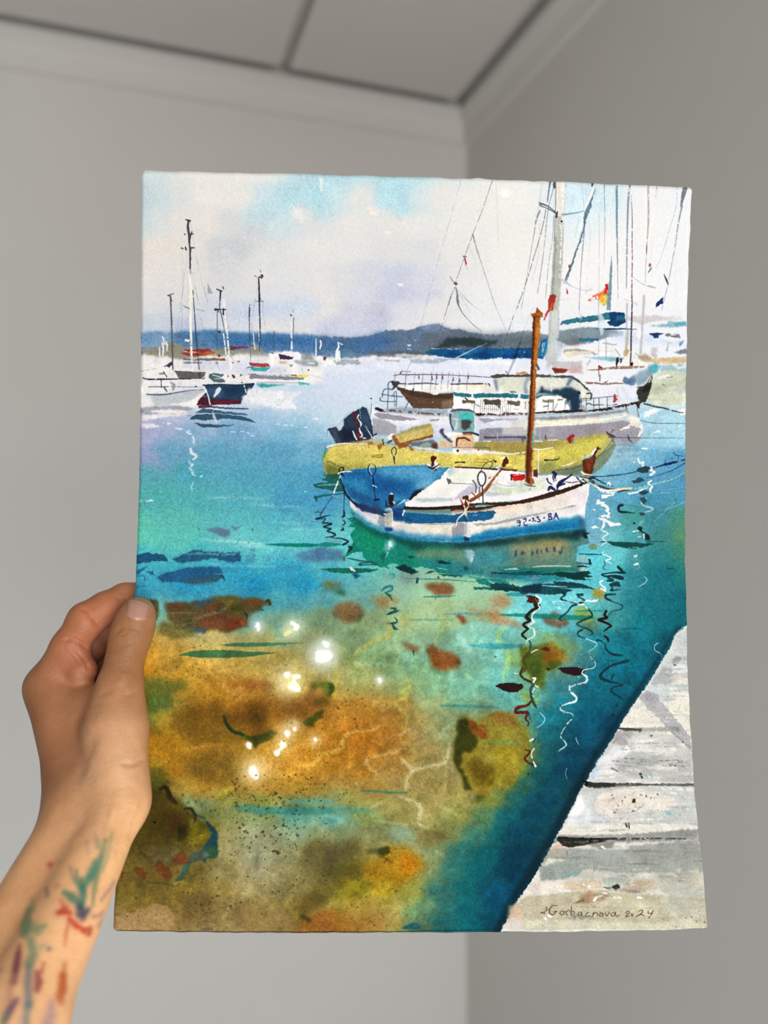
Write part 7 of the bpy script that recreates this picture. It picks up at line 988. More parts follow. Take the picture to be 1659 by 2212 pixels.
    # third board
    F('U', '620,765 860,768 1100,752 1455,755 1475,1037 475,1037 540,930', '#c0c3bf', .9, 1, 2); F('U', '700,880 760,800 900,770 1100,775 1200,800 1310,860 1320,920 1200,940 1060,950 900,940 760,970 705,940', '#ddd6c9', .95, .8, 2); F('U', '760,850 900,800 1040,830 1000,920 800,940', '#d9ccbc', .5, 7); F('U', '540,960 590,870 620,780 700,800 700,960 600,975', '#cdd2d0', .7, 3); F('U', '510,980 560,880 600,830 635,900 600,970', '#eeeeec', .92, 2, 1.6); F('U', '475,1037 520,980 760,985 800,1037', '#d3d8dc', .8, 4); F('U', '790,960 960,950 1060,1000 1040,1037 800,1037', '#d5cec6', .7, 4); F('U', '1060,950 1330,930 1460,900 1470,1037 1100,1037', '#bcc0b8', .7, 5); F('U', '760,770 860,760 1000,752 900,775', '#9c9c98', .7, 2)
    F('U', '985,850 1010,845 1012,875 985,885', '#2a2820', .95); F('U', '980,880 1015,875 1010,890', '#ecd070', .9); F('U', '1230,945 1290,945 1280,970 1240,968', '#8fb8b4', .85, 1.5); S('U', '1370,830 1380,860', 4, '#8fb8b4', .7, 1); S('U', '790,985 850,995 890,1000', 5, '#efefec', .9, dry=.2); spatter('U', 830, 810, 1180, 960, 46, .6, 2.4, ['#3c4048', '#5c6064'], .85); spatter('U', 1000, 150, 1400, 480, 40, .5, 1.6, ['#4c5054'], .8); spatter('P', 1400, 950, 1620, 1190, 22, .5, 1.5, ['#5c5f60'], .7)
    F('V', '490,205 640,215 900,205 1100,200 1300,180 1490,170 1490,240 1100,260 800,270 560,300 480,260 440,275', '#8f908b', .85, 1.5, 1.6); F('V', '480,225 800,235 830,255 700,275 590,298 510,290 470,240', '#2b2a20', .95, .5, 1); S('V', '490,228 700,238 900,240', [5, 6, 4], '#1b1b18', .92); F('V', '700,270 900,260 860,310 780,318 720,290', '#7c7c76', .8, 1.5, 1.5); S('V', '800,240 1000,240 1200,235 1400,238', [9, 8, 5, 4], '#33342f', .85, dry=.42); F('V', '1080,200 1300,180 1490,175 1490,215 1100,230', '#8c8d8a', .7, 3, 2)
    # fourth board and the tan end of the quay
    F('V', '430,300 560,300 780,318 980,310 1000,290 1490,240 1520,480 1000,480 800,470 600,520 350,545 345,455', '#9da29b', .9, 1.2, 2); F('V', '430,295 510,275 510,300 440,315', '#d3b49c', .95, .8); F('V', '400,320 530,310 560,330 420,360', '#b5a590', .7, 2.5); F('V', '370,420 420,375 540,390 480,405 390,430', '#e2ddc4', .92, .8, 1.6); F('V', '640,310 980,315 1000,400 760,400 600,380', '#aab1ae', .6, 5); F('V', '980,340 1200,300 1490,270 1500,360 1250,400 1050,420', '#97988f', .7, 6); F('V', '1100,400 1300,380 1500,400 1510,480 1200,480', '#a5a89c', .6, 5); F('V', '350,470 480,400 700,430 780,460 600,510 380,540', '#98a49c', .8, 2.5, 2)
    F('V', '340,540 480,530 620,505 640,470 700,450 830,470 820,510 640,540 520,560', '#d8d3c4', .92, .8, 2.5); S('V', '550,495 620,490', 7, '#6fb0b0', .8, 2); for_s = ('700,515 740,515', '720,520 730,530')
    for s in for_s: S('V', s, 3, '#5f6a78', .8)
    F('V', '800,520 980,500 1000,560 860,590 800,570', '#a9b2a6', .85, 2, 2); F('V', '350,545 520,540 525,600 380,650 250,650 270,600', '#dcd2c6', .94, .8, 2); F('V', '530,545 800,530 800,590 640,610 530,600', '#cdbb9c', .9, 2, 2); F('V', '1000,540 1180,520 1180,600 1000,640 900,620', '#b3a080', .75, 6); F('V', '1200,500 1500,460 1530,680 1300,640 1180,600', '#b5b5a4', .75, 4, 3); F('V', '1430,470 1490,440 1520,560 1480,600 1440,520', '#d3cbb4', .8, 1.5, 3); F('V', '1320,460 1370,450 1350,490', '#d5d2c0', .9, .8, 2); S('V', '1290,490 1350,520', 5, '#d5d2c0', .8, dry=.3); S('V', '1020,460 1130,450', 5, '#d8d3bc', .8, dry=.3); S('V', '980,545 1040,575', 3, '#dcd6bc', .8, dry=.2)
    S('V', '810,585 850,592 890,580', [3, 4, 5], '#33362f', .92, dry=.1); F('V', '875,565 915,560 925,590 905,610 880,590', '#1f2624', .95, .5, 1.4); S('V', '905,605 930,595', 5, '#ecdc98', .95)
    F('V', '180,690 260,650 500,630 800,600 1000,640 1200,640 1545,670 1555,880 80,888', '#b9b193', .92, 1.5, 2); F('V', '630,650 700,620 850,640 840,680 700,700 640,690', '#9c7c60', .8, 4); F('V', '590,700 660,660 700,690 650,705', '#8a6a54', .6, 3); F('V', '700,690 900,660 1180,690 1200,800 900,730', '#cbc6a4', .7, 5, 3); F('V', '240,820 500,820 1200,840 1400,800 1540,860 1540,880 240,880', '#cfcdb0', .85, 3, 2); F('V', '130,720 220,700 230,820 180,850 120,800', '#d0b294', .75, 4); F('V', '80,888 150,790 240,830 240,888', '#d9d2c8', .85, 2.5, 2); F('V', '1180,690 1280,640 1480,690 1540,800 1300,800', '#c3c4b0', .7, 5, 3); F('V', '250,660 500,640 600,690 400,700 250,720', '#bcb096', .6, 4)
    for s, w in (('740,680 755,660', [5, 7]), ('770,650 800,645', 4), ('805,628 830,630', 4), ('880,655 900,660', 3), ('915,655 935,665', 4), ('1055,658 1075,660', 7), ('700,578 712,580', 4), ('660,565 670,568', 4), ('388,805 395,815', 6), ('415,785 428,795', 7), ('800,295 820,310', [8, 4]), ('945,280 960,308', [4, 4]), ('490,190 500,185', 4)): S('V', s, w, '#f3f2ee', .95)
    F('V', '960,125 995,120 998,165 975,160', '#22231f', .95, .5); S('V', '980,125 985,165', 3, '#e6dcb4', .9); S('V', '590,700 640,685 665,675', [1.4, 2.4, 2], '#5c4a3c', .85); S('V', '620,385 640,370', 3, '#5f6870', .8); S('V', '545,325 550,360', 4, '#6c6f74', .7, dry=.3)
    S('V', '1250,40 1300,60', 7, '#8fb8b4', .8, 1.5)
    spatter('V', 1200, 690, 1540, 870, 70, .5, 1.8, ['#4c5054', '#5f6060'], .8); spatter('V', 240, 700, 900, 870, 26, .5, 1.9, ['#3c3a34'], .85); spatter('U', 1200, 900, 1470, 1037, 20, .5, 1.6, ['#6a6c6a'], .7)
    # weathered grain: short dry strokes along the planks
    ex = np.array([float(t) for t in edge.replace(',', ' ').split()]).reshape(-1, 2)
    for i in range(150):
        y = rng.uniform(1400, 1990); x0 = np.interp(y, ex[:, 1], ex[:, 0]) + 8; x1 = 1486 + (y - 1400) * .068
        if x1 - x0 < 20: continue
        xa = rng.uniform(x0, x1 - 12); xb = min(x1, xa + rng.uniform(15, 90))
        low = y > 1800
        c = (['#8e918b', '#7f837e', '#a3a79f', '#d9d4c4', '#6f726e', '#b0a890'] if low else ['#a9acaa', '#9a9d9b', '#e6e2d6', '#efece2', '#8d9290', '#c9c2b4'])[rng.integers(6)]
        S('X', f'{xa},{y} {(xa + xb) / 2},{y + rng.uniform(-2, 2)} {xb},{y + rng.uniform(-3, 3)}', [rng.uniform(1, 3), rng.uniform(3, 11), rng.uniform(1, 4)], c, rng.uniform(.35, .75), rng.choice([0, 0, 1.2]), dry=rng.uniform(.25, .5), rough=1.2)
    F('V', '380,330 1500,240 1530,520 1000,560 350,540', '#75786f', .2, 7, big=4); F('V', '900,560 1540,560 1545,800 1200,700', '#7f8074', .15, 9, big=4)
    # signature
    ink = '#3d2f28'
    for s, w in (('360,770 375,765', 2.2), ('380,775 400,745 412,740', [2, 1.4, 1.4]), ('470,715 440,718 420,750 425,775 450,780 468,758', [1.6, 1.8, 2, 2, 1.8, 1.6]), ('450,760 475,755', 1.4), ('505,755 495,775 515,780 525,760 508,752', 1.6), ('538,755 540,780', 1.6), ('540,762 560,750 568,758', 1.6), ('578,725 572,780', 1.6), ('575,765 592,755 598,770 578,782', 1.6), ('640,762 625,770 628,785 645,780 650,762 655,785', 1.6), ('700,765 682,775 685,795 710,788', 1.7), ('735,765 728,795', 1.5), ('732,780 750,765 762,772 765,790', 1.5), ('785,768 778,788 798,790 802,772 788,766', 1.6), ('820,768 832,790 848,765', 1.6), ('880,765 862,775 868,792 885,785 890,765 900,792 922,785', 1.6),
                 ('965,770 985,755 992,768 975,780 968,795 990,790', 1.7), ('1005,775 1012,792 1020,775', 1.6), ('1062,755 1085,748 1085,765 1055,790', 1.7), ('1055,788 1075,780 1100,788', 1.6), ('1040,795 1050,790', 1.4), ('1130,755 1128,772 1150,770', 1.6), ('1165,750 1150,780 1130,805', 1.7)):
        S('V', s, np.array(np.atleast_1d(w)) * 1.25, ink, .95)
def paint_paper():
    # bare paper stays bright; blues settle towards teal
    CAN[:] += 0.22 * np.maximum(CAN - 0.78, 0)
    CAN[..., 2] -= 0.28 * np.maximum(CAN[..., 2] - np.maximum(CAN[..., 1], CAN[..., 0]), 0) * (CAN[..., 2] - CAN.min(2) > 0.12)
    CAN[:] += 0.30 * (CAN * CAN * (3 - 2 * CAN) - CAN)
    lo2 = np.minimum(CAN[..., 0], CAN[..., 1])
    CAN[..., 2] += np.clip((lo2 - 0.5) * 3, 0, 1) * 0.16 * np.maximum(lo2 - CAN[..., 2], 0)
    hot = np.clip((CAN[..., 0] - CAN[..., 2] - 0.35) * 3, 0, 1)
    CAN[..., 0] *= 1 - 0.05 * hot; CAN[..., 1] *= 1 - 0.02 * hot; CAN[..., 2] += 0.02 * hot
    # granulation: pigment settles in the hollows of rough paper
    lum = CAN.mean(2, keepdims=True)
    sat = CAN.max(2, keepdims=True) - CAN.min(2, keepdims=True)
    amp = 0.005 + 0.060 * np.clip(1 - lum, 0, 1) + 0.055 * np.clip(sat, 0, .6)
    CAN[:] = np.clip(CAN * (1 + amp * GRAIN[..., None] + 0.025 * sat * N9[..., None]), 0, 1)
    # deckle rim: a thin stain of paint run over the edge
    u = (np.arange(PW) + .5) / PW * 310; v = (np.arange(PH) + .5) / PH * 410
    return CAN
def paint_all():
    for f in (paint_washes, paint_hills, paint_far_shore, paint_left_sky_masts, paint_left_boats, paint_right_harbour, paint_right_masts, paint_rigging,
              paint_seabed, paint_yachts, paint_inflatable, paint_reflection, paint_fishing_boat, paint_water_right, paint_sparkles, paint_spatter, paint_dock, paint_paper):
        f()
    return CAN
# ---------------------------------------------------------------- the sheet of rough watercolour paper with the picture on it
paint_all()
img = bpy.data.images.new('watercolour', PW, PH, alpha=False, float_buffer=False)
buf = np.ones((PH, PW, 4), np.float32)
buf[..., :3] = np.clip(CAN[::-1], 0, 1)
img.pixels.foreach_set(buf.ravel())
img.update(); img.pack()
del buf
m, nt, b = mat_nodes('painted watercolour paper')
L = nt.links.new
uvn = node(nt, 'ShaderNodeUVMap', uv_map='sheet')
tex = node(nt, 'ShaderNodeTexImage', image=img, interpolation='Cubic', extension='EXTEND')
gain = node(nt, 'ShaderNodeMixRGB', blend_type='MULTIPLY', Fac=1.0, Color2=(0.90, 0.885, 0.885, 1))
L(uvn.outputs['UV'], tex.inputs['Vector']); L(tex.outputs['Color'], gain.inputs['Color1']); L(gain.outputs['Color'], b.inputs['Base Color'])
tc = node(nt, 'ShaderNodeTexCoord')
ns = node(nt, 'ShaderNodeTexNoise', Scale=900.0, Detail=2.0, Roughness=0.6)
bp = node(nt, 'ShaderNodeBump', Strength=0.3, Distance=0.0003)
L(tc.outputs['Object'], ns.inputs['Vector']); L(ns.outputs['Fac'], bp.inputs['Height']); L(bp.outputs['Normal'], b.inputs['Normal'])
b.inputs['Roughness'].default_value = 0.9; b.inputs['Specular IOR Level'].default_value = 0.12
PAINT = m
m, nt, b = mat_nodes('bare paper back')
nz = node(nt, 'ShaderNodeTexNoise', Scale=300.0, Detail=3.0); r2 = node(nt, 'ShaderNodeValToRGB')
r2.color_ramp.elements[0].color = (0.74, 0.72, 0.67, 1); r2.color_ramp.elements[1].color = (0.83, 0.81, 0.77, 1)
nt.links.new(nz.outputs['Fac'], r2.inputs['Fac']); nt.links.new(r2.outputs['Color'], b.inputs['Base Color']); b.inputs['Roughness'].default_value = 0.95
PAPER = m

THICK = 0.0009
def build_sheet():
    nu, nv = 150, 200
    r = np.random.default_rng(3)
    U, V = np.meshgrid(np.linspace(0, 1, nu + 1), np.linspace(0, 1, nv + 1))
    Ug, Vg = U.copy(), V.copy()
    def jit(n, s):
        a = r.standard_normal(n)
        a = np.convolve(a, [.25, .5, .25], 'same') + 1.2 * np.interp(np.arange(n), np.arange(0, n + 6, 6), r.standard_normal(len(np.arange(0, n + 6, 6))))
        return a * s
    Ug[:, 0] += jit(nv + 1, 0.00035); Ug[:, -1] += jit(nv + 1, 0.0006)
    Vg[0] += jit(nu + 1, 0.00045); Vg[-1] += jit(nu + 1, 0.00035)
    # softly rounded corners
    for a, bq, su, sv in ((0, 0, 1, 1), (0, -1, -1, 1), (-1, 0, 1, -1), (-1, -1, -1, -1)):
        Ug[a, bq] += su * 0.0022; Vg[a, bq] += sv * 0.0018
    front = sheet_point(Ug, Vg)
    back = sheet_point(Ug, Vg, -THICK)
    nrow = nu + 1
    N = nrow * (nv + 1)
    verts = np.vstack([front.reshape(-1, 3), back.reshape(-1, 3)])
    i, j = np.meshgrid(np.arange(nu), np.arange(nv))
    q = (j * nrow + i).ravel()
    F_ = np.stack([q, q + nrow, q + nrow + 1, q + 1], 1)
    B_ = np.stack([q, q + 1, q + nrow + 1, q + nrow], 1) + N
    ring = list(range(nrow)) + [k * nrow + nu for k in range(1, nv + 1)] + [nv * nrow + k for k in range(nu - 1, -1, -1)] + [k * nrow for k in range(nv - 1, 0, -1)]
    R_ = np.array([(ring[k], ring[(k + 1) % len(ring)], ring[(k + 1) % len(ring)] + N, ring[k] + N) for k in range(len(ring))])
    faces = np.vstack([F_, B_, R_])
    o = new_mesh('watercolor_painting', verts, faces, PAINT, None, True)
    me = o.data
    me.materials.append(PAPER)
    mi = np.zeros(len(faces), np.int32); mi[len(F_):len(F_) + len(B_)] = 1
    me.polygons.foreach_set('material_index', mi)
    sm = np.ones(len(faces), bool); sm[len(F_) + len(B_):] = False
    me.polygons.foreach_set('use_smooth', sm)
    uv = me.uv_layers.new(name='sheet')
    li = np.zeros(len(me.loops), np.int32); me.loops.foreach_get('vertex_index', li)
    uu = np.concatenate([U.ravel()] * 2)[li]; vv = 1 - np.concatenate([V.ravel()] * 2)[li]
    uv.data.foreach_set('uv', np.stack([uu, vv], 1).ravel())
    return o
HOLD = Matrix.Translation(EYE) @ Matrix.Rotation(YAW, 4, 'Z')
sheet = build_sheet()
sheet.matrix_world = HOLD
sheet['label'] = 'unframed watercolor of moored boats on clear turquoise water, held up by its left edge'
sheet['category'] = 'painting'

def painted(name, s, parent, lift, label=None):
    """a patch of paint film lying on the paper: cut to its outline, following the curl of the sheet"""
    a = np.array([float(t) for t in s.replace(',', ' ').split()]).reshape(-1, 2)
    u, v = photo_to_uv(a[:, 0], a[:, 1])
    u = np.clip(u, 0.001, 0.999); v = np.clip(v, 0.001, 0.999)
    bm = bmesh.new()
    bm.faces.new([bm.verts.new((x, y, 0)) for x, y in zip(u, v)])
    bmesh.ops.triangulate(bm, faces=bm.faces[:])
    for ax, lo, hi in ((0, u.min(), u.max()), (1, v.min(), v.max())):
        k = math.ceil(lo / 0.04)
        while k * 0.04 < hi:
            co = (k * 0.04, 0, 0) if ax == 0 else (0, k * 0.04, 0)
            no = (1, 0, 0) if ax == 0 else (0, 1, 0)
            bmesh.ops.bisect_plane(bm, geom=bm.verts[:] + bm.edges[:] + bm.faces[:], plane_co=co, plane_no=no, dist=1e-7)
            k += 1
    bm.verts.ensure_lookup_table()
    uvs = np.array([(w.co.x, w.co.y) for w in bm.verts])
    P = sheet_point(uvs[:, 0], uvs[:, 1], lift)
    me = bpy.data.meshes.new(name)
    bm.to_mesh(me); bm.free()
    me.vertices.foreach_set('co', P.astype(np.float32).ravel())
    me.update()
    bm = bmesh.new(); bm.from_mesh(me)
    for f in bm.faces:
        f.normal_update()
        if f.normal.y > 0: f.normal_flip()
    bm.to_mesh(me); bm.free()
    me.polygons.foreach_set('use_smooth', [True] * len(me.polygons))
    uv = me.uv_layers.new(name='sheet')
    li = np.zeros(len(me.loops), np.int32); me.loops.foreach_get('vertex_index', li)
    uv.data.foreach_set('uv', np.stack([uvs[li, 0], 1 - uvs[li, 1]], 1).ravel())
    me.materials.append(PAINT)
    o = link(bpy.data.objects.new(name, me), parent)
    if label: o['label'] = label
    return o
A1, A2 = 0.00010, 0.00018
hills = painted('painted_hills', '306,722 420,716 520,722 600,722 700,727 770,730 815,719 850,712 900,706 940,699 965,707 1010,715 1090,722 1170,716 1160,762 1060,752 930,757 880,770 800,765 700,752 640,760 560,755 480,752 306,752', sheet, A1, 'painted blue ridge on the far shore')
lb = painted('painted_sailboats', '304,835 318,812 342,812 368,780 372,640 380,640 384,780 402,795 406,640 402,560 398,472 412,470 424,560 436,700 440,800 455,810 470,805 490,812 552,826 534,850 524,872 545,905 515,920 418,918 410,900 430,880 424,868 360,884 306,884', sheet, A1, 'painted white and navy sailboats under tall thin masts')
painted('painted_navy_hull', '438,832 470,826 548,828 533,850 522,869 480,874 425,876 440,858 446,846', lb, A2, 'dark blue hull with a red waterline')
painted('painted_white_hull', '306,850 330,852 385,850 440,838 430,855 400,872 345,880 306,880', lb, A2)
painted('painted_mast', '403,474 414,474 413,560 418,720 414,800 408,800 408,640', lb, A2)
mb = painted('painted_far_motorboats', '538,792 560,782 600,770 640,772 690,780 700,808 690,836 640,838 545,832 530,815', sheet, A1)
yt = painted('painted_white_yacht', '802,935 802,872 824,885 845,860 848,824 868,832 866,803 950,806 1060,814 1075,806 1190,808 1235,808 1262,830 1274,848 1275,865 1330,858 1376,866 1384,912 1384,958 1360,975 1240,958 1100,972 860,970 800,950', sheet, A1, 'painted white motor yacht with a canopy behind the yellow boat')
painted('painted_bow', '856,833 880,840 930,850 978,848 980,878 930,882 895,880 878,862', yt, A2, 'dark brown bow')
painted('painted_cabin', '980,855 1145,852 1200,850 1228,860 1238,890 1100,893 980,890', yt, A2)
painted('painted_canopy', '1072,812 1235,812 1275,848 1238,886 1190,852 1072,848', yt, A2, 'rounded canopy with a dark blue shadow')
painted('painted_gunwale', '1018,892 1145,893 1270,886 1376,868 1380,880 1270,892 1145,900 1018,900', yt, A2)
rb = painted('painted_yellow_inflatable', '700,985 710,970 718,965 708,928 735,920 758,898 785,879 795,890 806,945 830,950 850,935 930,915 940,945 965,940 976,905 982,888 1022,888 1030,945 1140,952 1200,950 1300,938 1325,950 1325,975 1300,1000 1268,1012 1200,1022 1100,1018 1000,1010 900,1006 820,1010 740,1022 706,1022', sheet, A1, 'painted yellow inflatable boat with a dark outboard motor')
painted('painted_outboard_motor', '709,927 726,922 738,930 743,906 772,884 786,880 793,884 803,915 807,945 780,952 727,958 718,940', rb, A2, 'navy outboard motor')
painted('painted_console', '976,892 1010,886 1024,894 1026,935 1022,965 976,968', rb, A2)
painted('painted_near_tube', '702,985 720,965 800,962 900,970 1000,980 1140,980 1140,1012 1000,1010 900,1006 820,1010 740,1022 706,1022', rb, A2)
fb = painted('painted_fishing_boat', '736,1022 760,1014 880,1006 960,1008 1020,1010 1090,1015 1140,1020 1145,900 1150,700 1146,676 1152,664 1166,664 1172,676 1166,700 1162,800 1152,1020 1180,1026 1250,1038 1258,990 1285,968 1294,970 1280,1015 1276,1045 1268,1080 1264,1130 1262,1145 1150,1155 1060,1170 1010,1172 910,1166 840,1150 790,1128 756,1095 740,1050', sheet, A1, 'painted white and blue fishing boat with a wooden mast')
painted('painted_hull', '755,1080 790,1105 850,1120 875,1100 1000,1100 1100,1090 1190,1068 1272,1046 1266,1085 1262,1143 1150,1155 1060,1170 1010,1172 910,1166 840,1150 790,1128 758,1096', fb, A2, 'white hull with a blue waterline and registration 92-73-BA')
painted('painted_tarpaulin', '740,1026 765,1016 880,1006 962,1010 955,1030 905,1058 878,1085 872,1112 830,1102 780,1082 750,1052', fb, A2, 'blue tarpaulin over the stern')
painted('painted_mast', '1146,676 1172,676 1166,720 1158,860 1155,1040 1140,1044 1136,1030 1142,900 1150,720', fb, A2, 'brown wooden mast')
painted('painted_bow_post', '1258,995 1275,988 1292,968 1286,1000 1280,1024 1262,1022', fb, A2, 'brown carved bow post')
painted('painted_cabin_top', '880,1085 910,1055 965,1018 1030,1010 1140,1026 1240,1040 1190,1060 1100,1080 1000,1092 880,1096', fb, A2, 'white deck')
mm = painted('painted_main_mast', '1199,392 1222,393 1217,520 1210,700 1205,850 1186,850 1190,700 1196,520', sheet, A1, 'tall pale yacht mast')
painted('painted_furled_sail', '1209,700 1212,693 1290,678 1345,675 1352,682 1350,698 1312,704 1300,690 1212,702', sheet, A1, 'furled blue sail')
painted('painted_flag', '1270,650 1290,637 1308,612 1316,616 1312,652 1300,660 1290,652', sheet, A1, 'red and yellow flag')
painted('painted_green_bow', '1376,862 1378,842 1412,812 1440,800 1480,790 1478,868 1440,882 1400,875', sheet, A1)
painted('painted_boulder', '322,1706 350,1700 372,1714 400,1740 430,1765 460,1790 470,1815 468,1850 440,1860 410,1880 380,1904 300,1905 270,1890 290,1840', sheet, A1, 'dark submerged boulder in the lower left corner')
painted('painted_reef', '345,1308 370,1302 440,1300 500,1290 560,1292 588,1300 570,1315 540,1330 530,1352 480,1362 420,1360 370,1375 342,1370 350,1330', sheet, A1, 'russet reef under the water')
painted('painted_mossy_rock', '990,1548 1030,1552 1060,1546 1100,1540 1130,1555 1146,1590 1136,1650 1110,1690 1060,1706 1016,1705 990,1660 982,1620', sheet, A1, 'mossy yellow rock under the water')
painted('painted_rock', '918,1408 935,1400 965,1405 990,1420 990,1440 960,1452 930,1446', sheet, A1); painted('painted_rock', '920,1262 950,1258 980,1264 982,1284 950,1286 928,1280', sheet, A1); painted('painted_rock', '718,1312 750,1302 785,1312 782,1330 755,1350 730,1340', sheet, A1)
qy = painted('painted_quay', '1483,1352 1462,1368 1442,1408 1402,1474 1349,1550 1300,1632 1265,1688 1219,1778 1164,1877 1114,1951 1082,2006 1527,2003 1520,1920 1506,1770 1491,1590 1484,1420', sheet, A1, 'painted pale plank quay in the lower right corner')
for s in ('1483,1353 1462,1368 1442,1408 1402,1474 1340,1570 1440,1572 1490,1580 1485,1440', '1335,1580 1440,1582 1492,1600 1499,1690 1268,1688', '1262,1696 1499,1696 1510,1820 1208,1802', '1200,1812 1511,1826 1520,1920 1527,2003 1082,2006'):
    painted('painted_plank', s, qy, A2)
painted('painted_signature', '1166,1975 1190,1952 1250,1958 1340,1962 1414,1962 1416,1982 1300,1982 1170,1984', sheet, 0.00026, 'handwritten signature and year in brown ink')
# ---------------------------------------------------------------- the photographer's left hand and forearm: one continuous skin grown over the bones
def hp(px, py, d):
    return np.array([(px - CX0) / FPX * d, d, (CY0 - py) / FPX * d])
def smin(a, b, k):
    h = np.clip(0.5 + 0.5 * (b - a) / k, 0, 1)
    return b + (a - b) * h - k * h * (1 - h)
VOX = 0.0010
LO = np.array([-0.250, 0.055, -0.380]); HI = np.array([-0.085, 0.510, 0.0])
NX, NY, NZ = [int(v) for v in np.ceil((HI - LO) / VOX)]
AX = [(LO[i] + VOX * np.arange(n)).astype(np.float32) for i, n in enumerate((NX, NY, NZ))]
BIG = 0.02
def field(): return np.full((NX, NY, NZ), BIG, np.float32)
def cone(f, a, b, ra, rb, k):
    """blend a tapered limb from a to b (radii ra, rb in mm) into the field f"""
    ra, rb, k = ra / 1000, rb / 1000, k / 1000
    m = max(ra, rb) + BIG
    lo = np.minimum(a, b) - m; hi = np.maximum(a, b) + m
    s = [slice(max(0, int((lo[i] - LO[i]) / VOX)), max(0, int((hi[i] - LO[i]) / VOX) + 1)) for i in range(3)]
    X, Y, Z = AX[0][s[0]][:, None, None], AX[1][s[1]][None, :, None], AX[2][s[2]][None, None, :]
    if 0 in (X.size, Y.size, Z.size): return
    d = b - a; L2 = float(d @ d) + 1e-12
    t = np.clip(((X - a[0]) * d[0] + (Y - a[1]) * d[1] + (Z - a[2]) * d[2]) / L2, 0, 1)
    dist = np.sqrt((X - a[0] - t * d[0]) ** 2 + (Y - a[1] - t * d[1]) ** 2 + (Z - a[2] - t * d[2]) ** 2) - (ra + t * (rb - ra))
    f[s[0], s[1], s[2]] = smin(f[s[0], s[1], s[2]], dist.astype(np.float32), k)
FINGER_BONES = [
    [((104, 1484, .427), 11.6), ((150, 1398, .428), 9.6), ((186, 1340, .4285), 9.6), ((228, 1313, .433), 8.6), ((270, 1293, .4395), 8.3), ((318, 1284, .4405), 7.4), ((338, 1282, .4403), 6.4)],
    [((126, 1452, .446), 11), ((190, 1400, .452), 9.2), ((238, 1362, .455), 9.4), ((300, 1345, .4475), 8.3), ((350, 1342, .4395), 7.2)],
    [((150, 1456, .461), 10.5), ((210, 1430, .466), 8.8), ((255, 1415, .467), 9), ((315, 1402, .4535), 7.9), ((362, 1400, .4380), 7.0)],
    [((175, 1470, .474), 10), ((225, 1464, .477), 7.8), ((262, 1460, .476), 8), ((302, 1452, .459), 6.9), ((338, 1450, .4370), 6.0)]]
THUMB_BONES = [((257, 1500, .408), 10.4), ((262, 1462, .411), 9.7), ((272, 1415, .4145), 9.3), ((283, 1372, .4172), 10.3), ((291, 1346, .4188), 9.3), ((297, 1330, .4194), 8.5), ((300, 1321, .4198), 7.2)]
def chain(pts, k):
    f = field()
    for (a, ra), (b, rb) in zip(pts[:-1], pts[1:]): cone(f, hp(*a), hp(*b), ra, rb, k)
    return f
# palm, wrist and forearm
palm = field()
for a, b, ra, rb, k in (
    ((158, 1700, .399), (104, 1484, .427), 12.5, 12.2, 9), ((172, 1700, .411), (126, 1452, .446), 12, 11.5, 9),
    ((190, 1700, .420), (150, 1456, .461), 11.5, 11, 9), ((206, 1700, .424), (175, 1470, .474), 11.5, 10.5, 9),
    ((228, 1690, .395), (192, 1560, .413), 13, 10, 10), ((256, 1655, .393), (252, 1570, .401), 13.0, 14.8, 10), ((252, 1570, .401), (258, 1492, .409), 14.8, 10.2, 8),
    ((118, 1500, .426), (196, 1522, .421), 10, 8.5, 10), ((196, 1522, .421), (252, 1525, .408), 8.5, 10, 10),
    ((164, 1432, .426), (176, 1448, .424), 8.5, 8.5, 4),
    ((262, 1735, .386), (254, 1655, .393), 11.2, 11, 12), ((180, 1740, .394), (172, 1690, .405), 16, 14, 12), ((222, 1735, .400), (200, 1680, .412), 16, 14, 12),
    ((262, 1735, .386), (22, 2240, .302), 11.8, 18.5, 12), ((176, 1745, .393), (-78, 2240, .318), 14.5, 20, 12), ((222, 1745, .400), (-30, 2240, .325), 15, 22, 12),
    ((22, 2240, .302), (-120, 2520, .262), 18.5, 22, 12), ((-78, 2240, .318), (-200, 2520, .275), 20, 24, 12)):
    cone(palm, hp(*a), hp(*b), ra, rb, k)
ELBOW = np.array([-0.186, 0.10, -0.325])
cone(palm, hp(-120, 2520, .262), ELBOW + [0.008, 0, 0.006], 22, 29, 12); cone(palm, hp(-200, 2520, .275), ELBOW, 24, 29, 12)
fingers = [chain(b_, 4) for b_ in FINGER_BONES]
thumb = chain(THUMB_BONES, 5)
allf = None
for f in fingers:
    g = smin(palm, f, 0.005)
    allf = g if allf is None else np.minimum(allf, g)
SDF = np.minimum(allf, smin(palm, thumb, 0.007))
del fingers, allf, palm, f, g
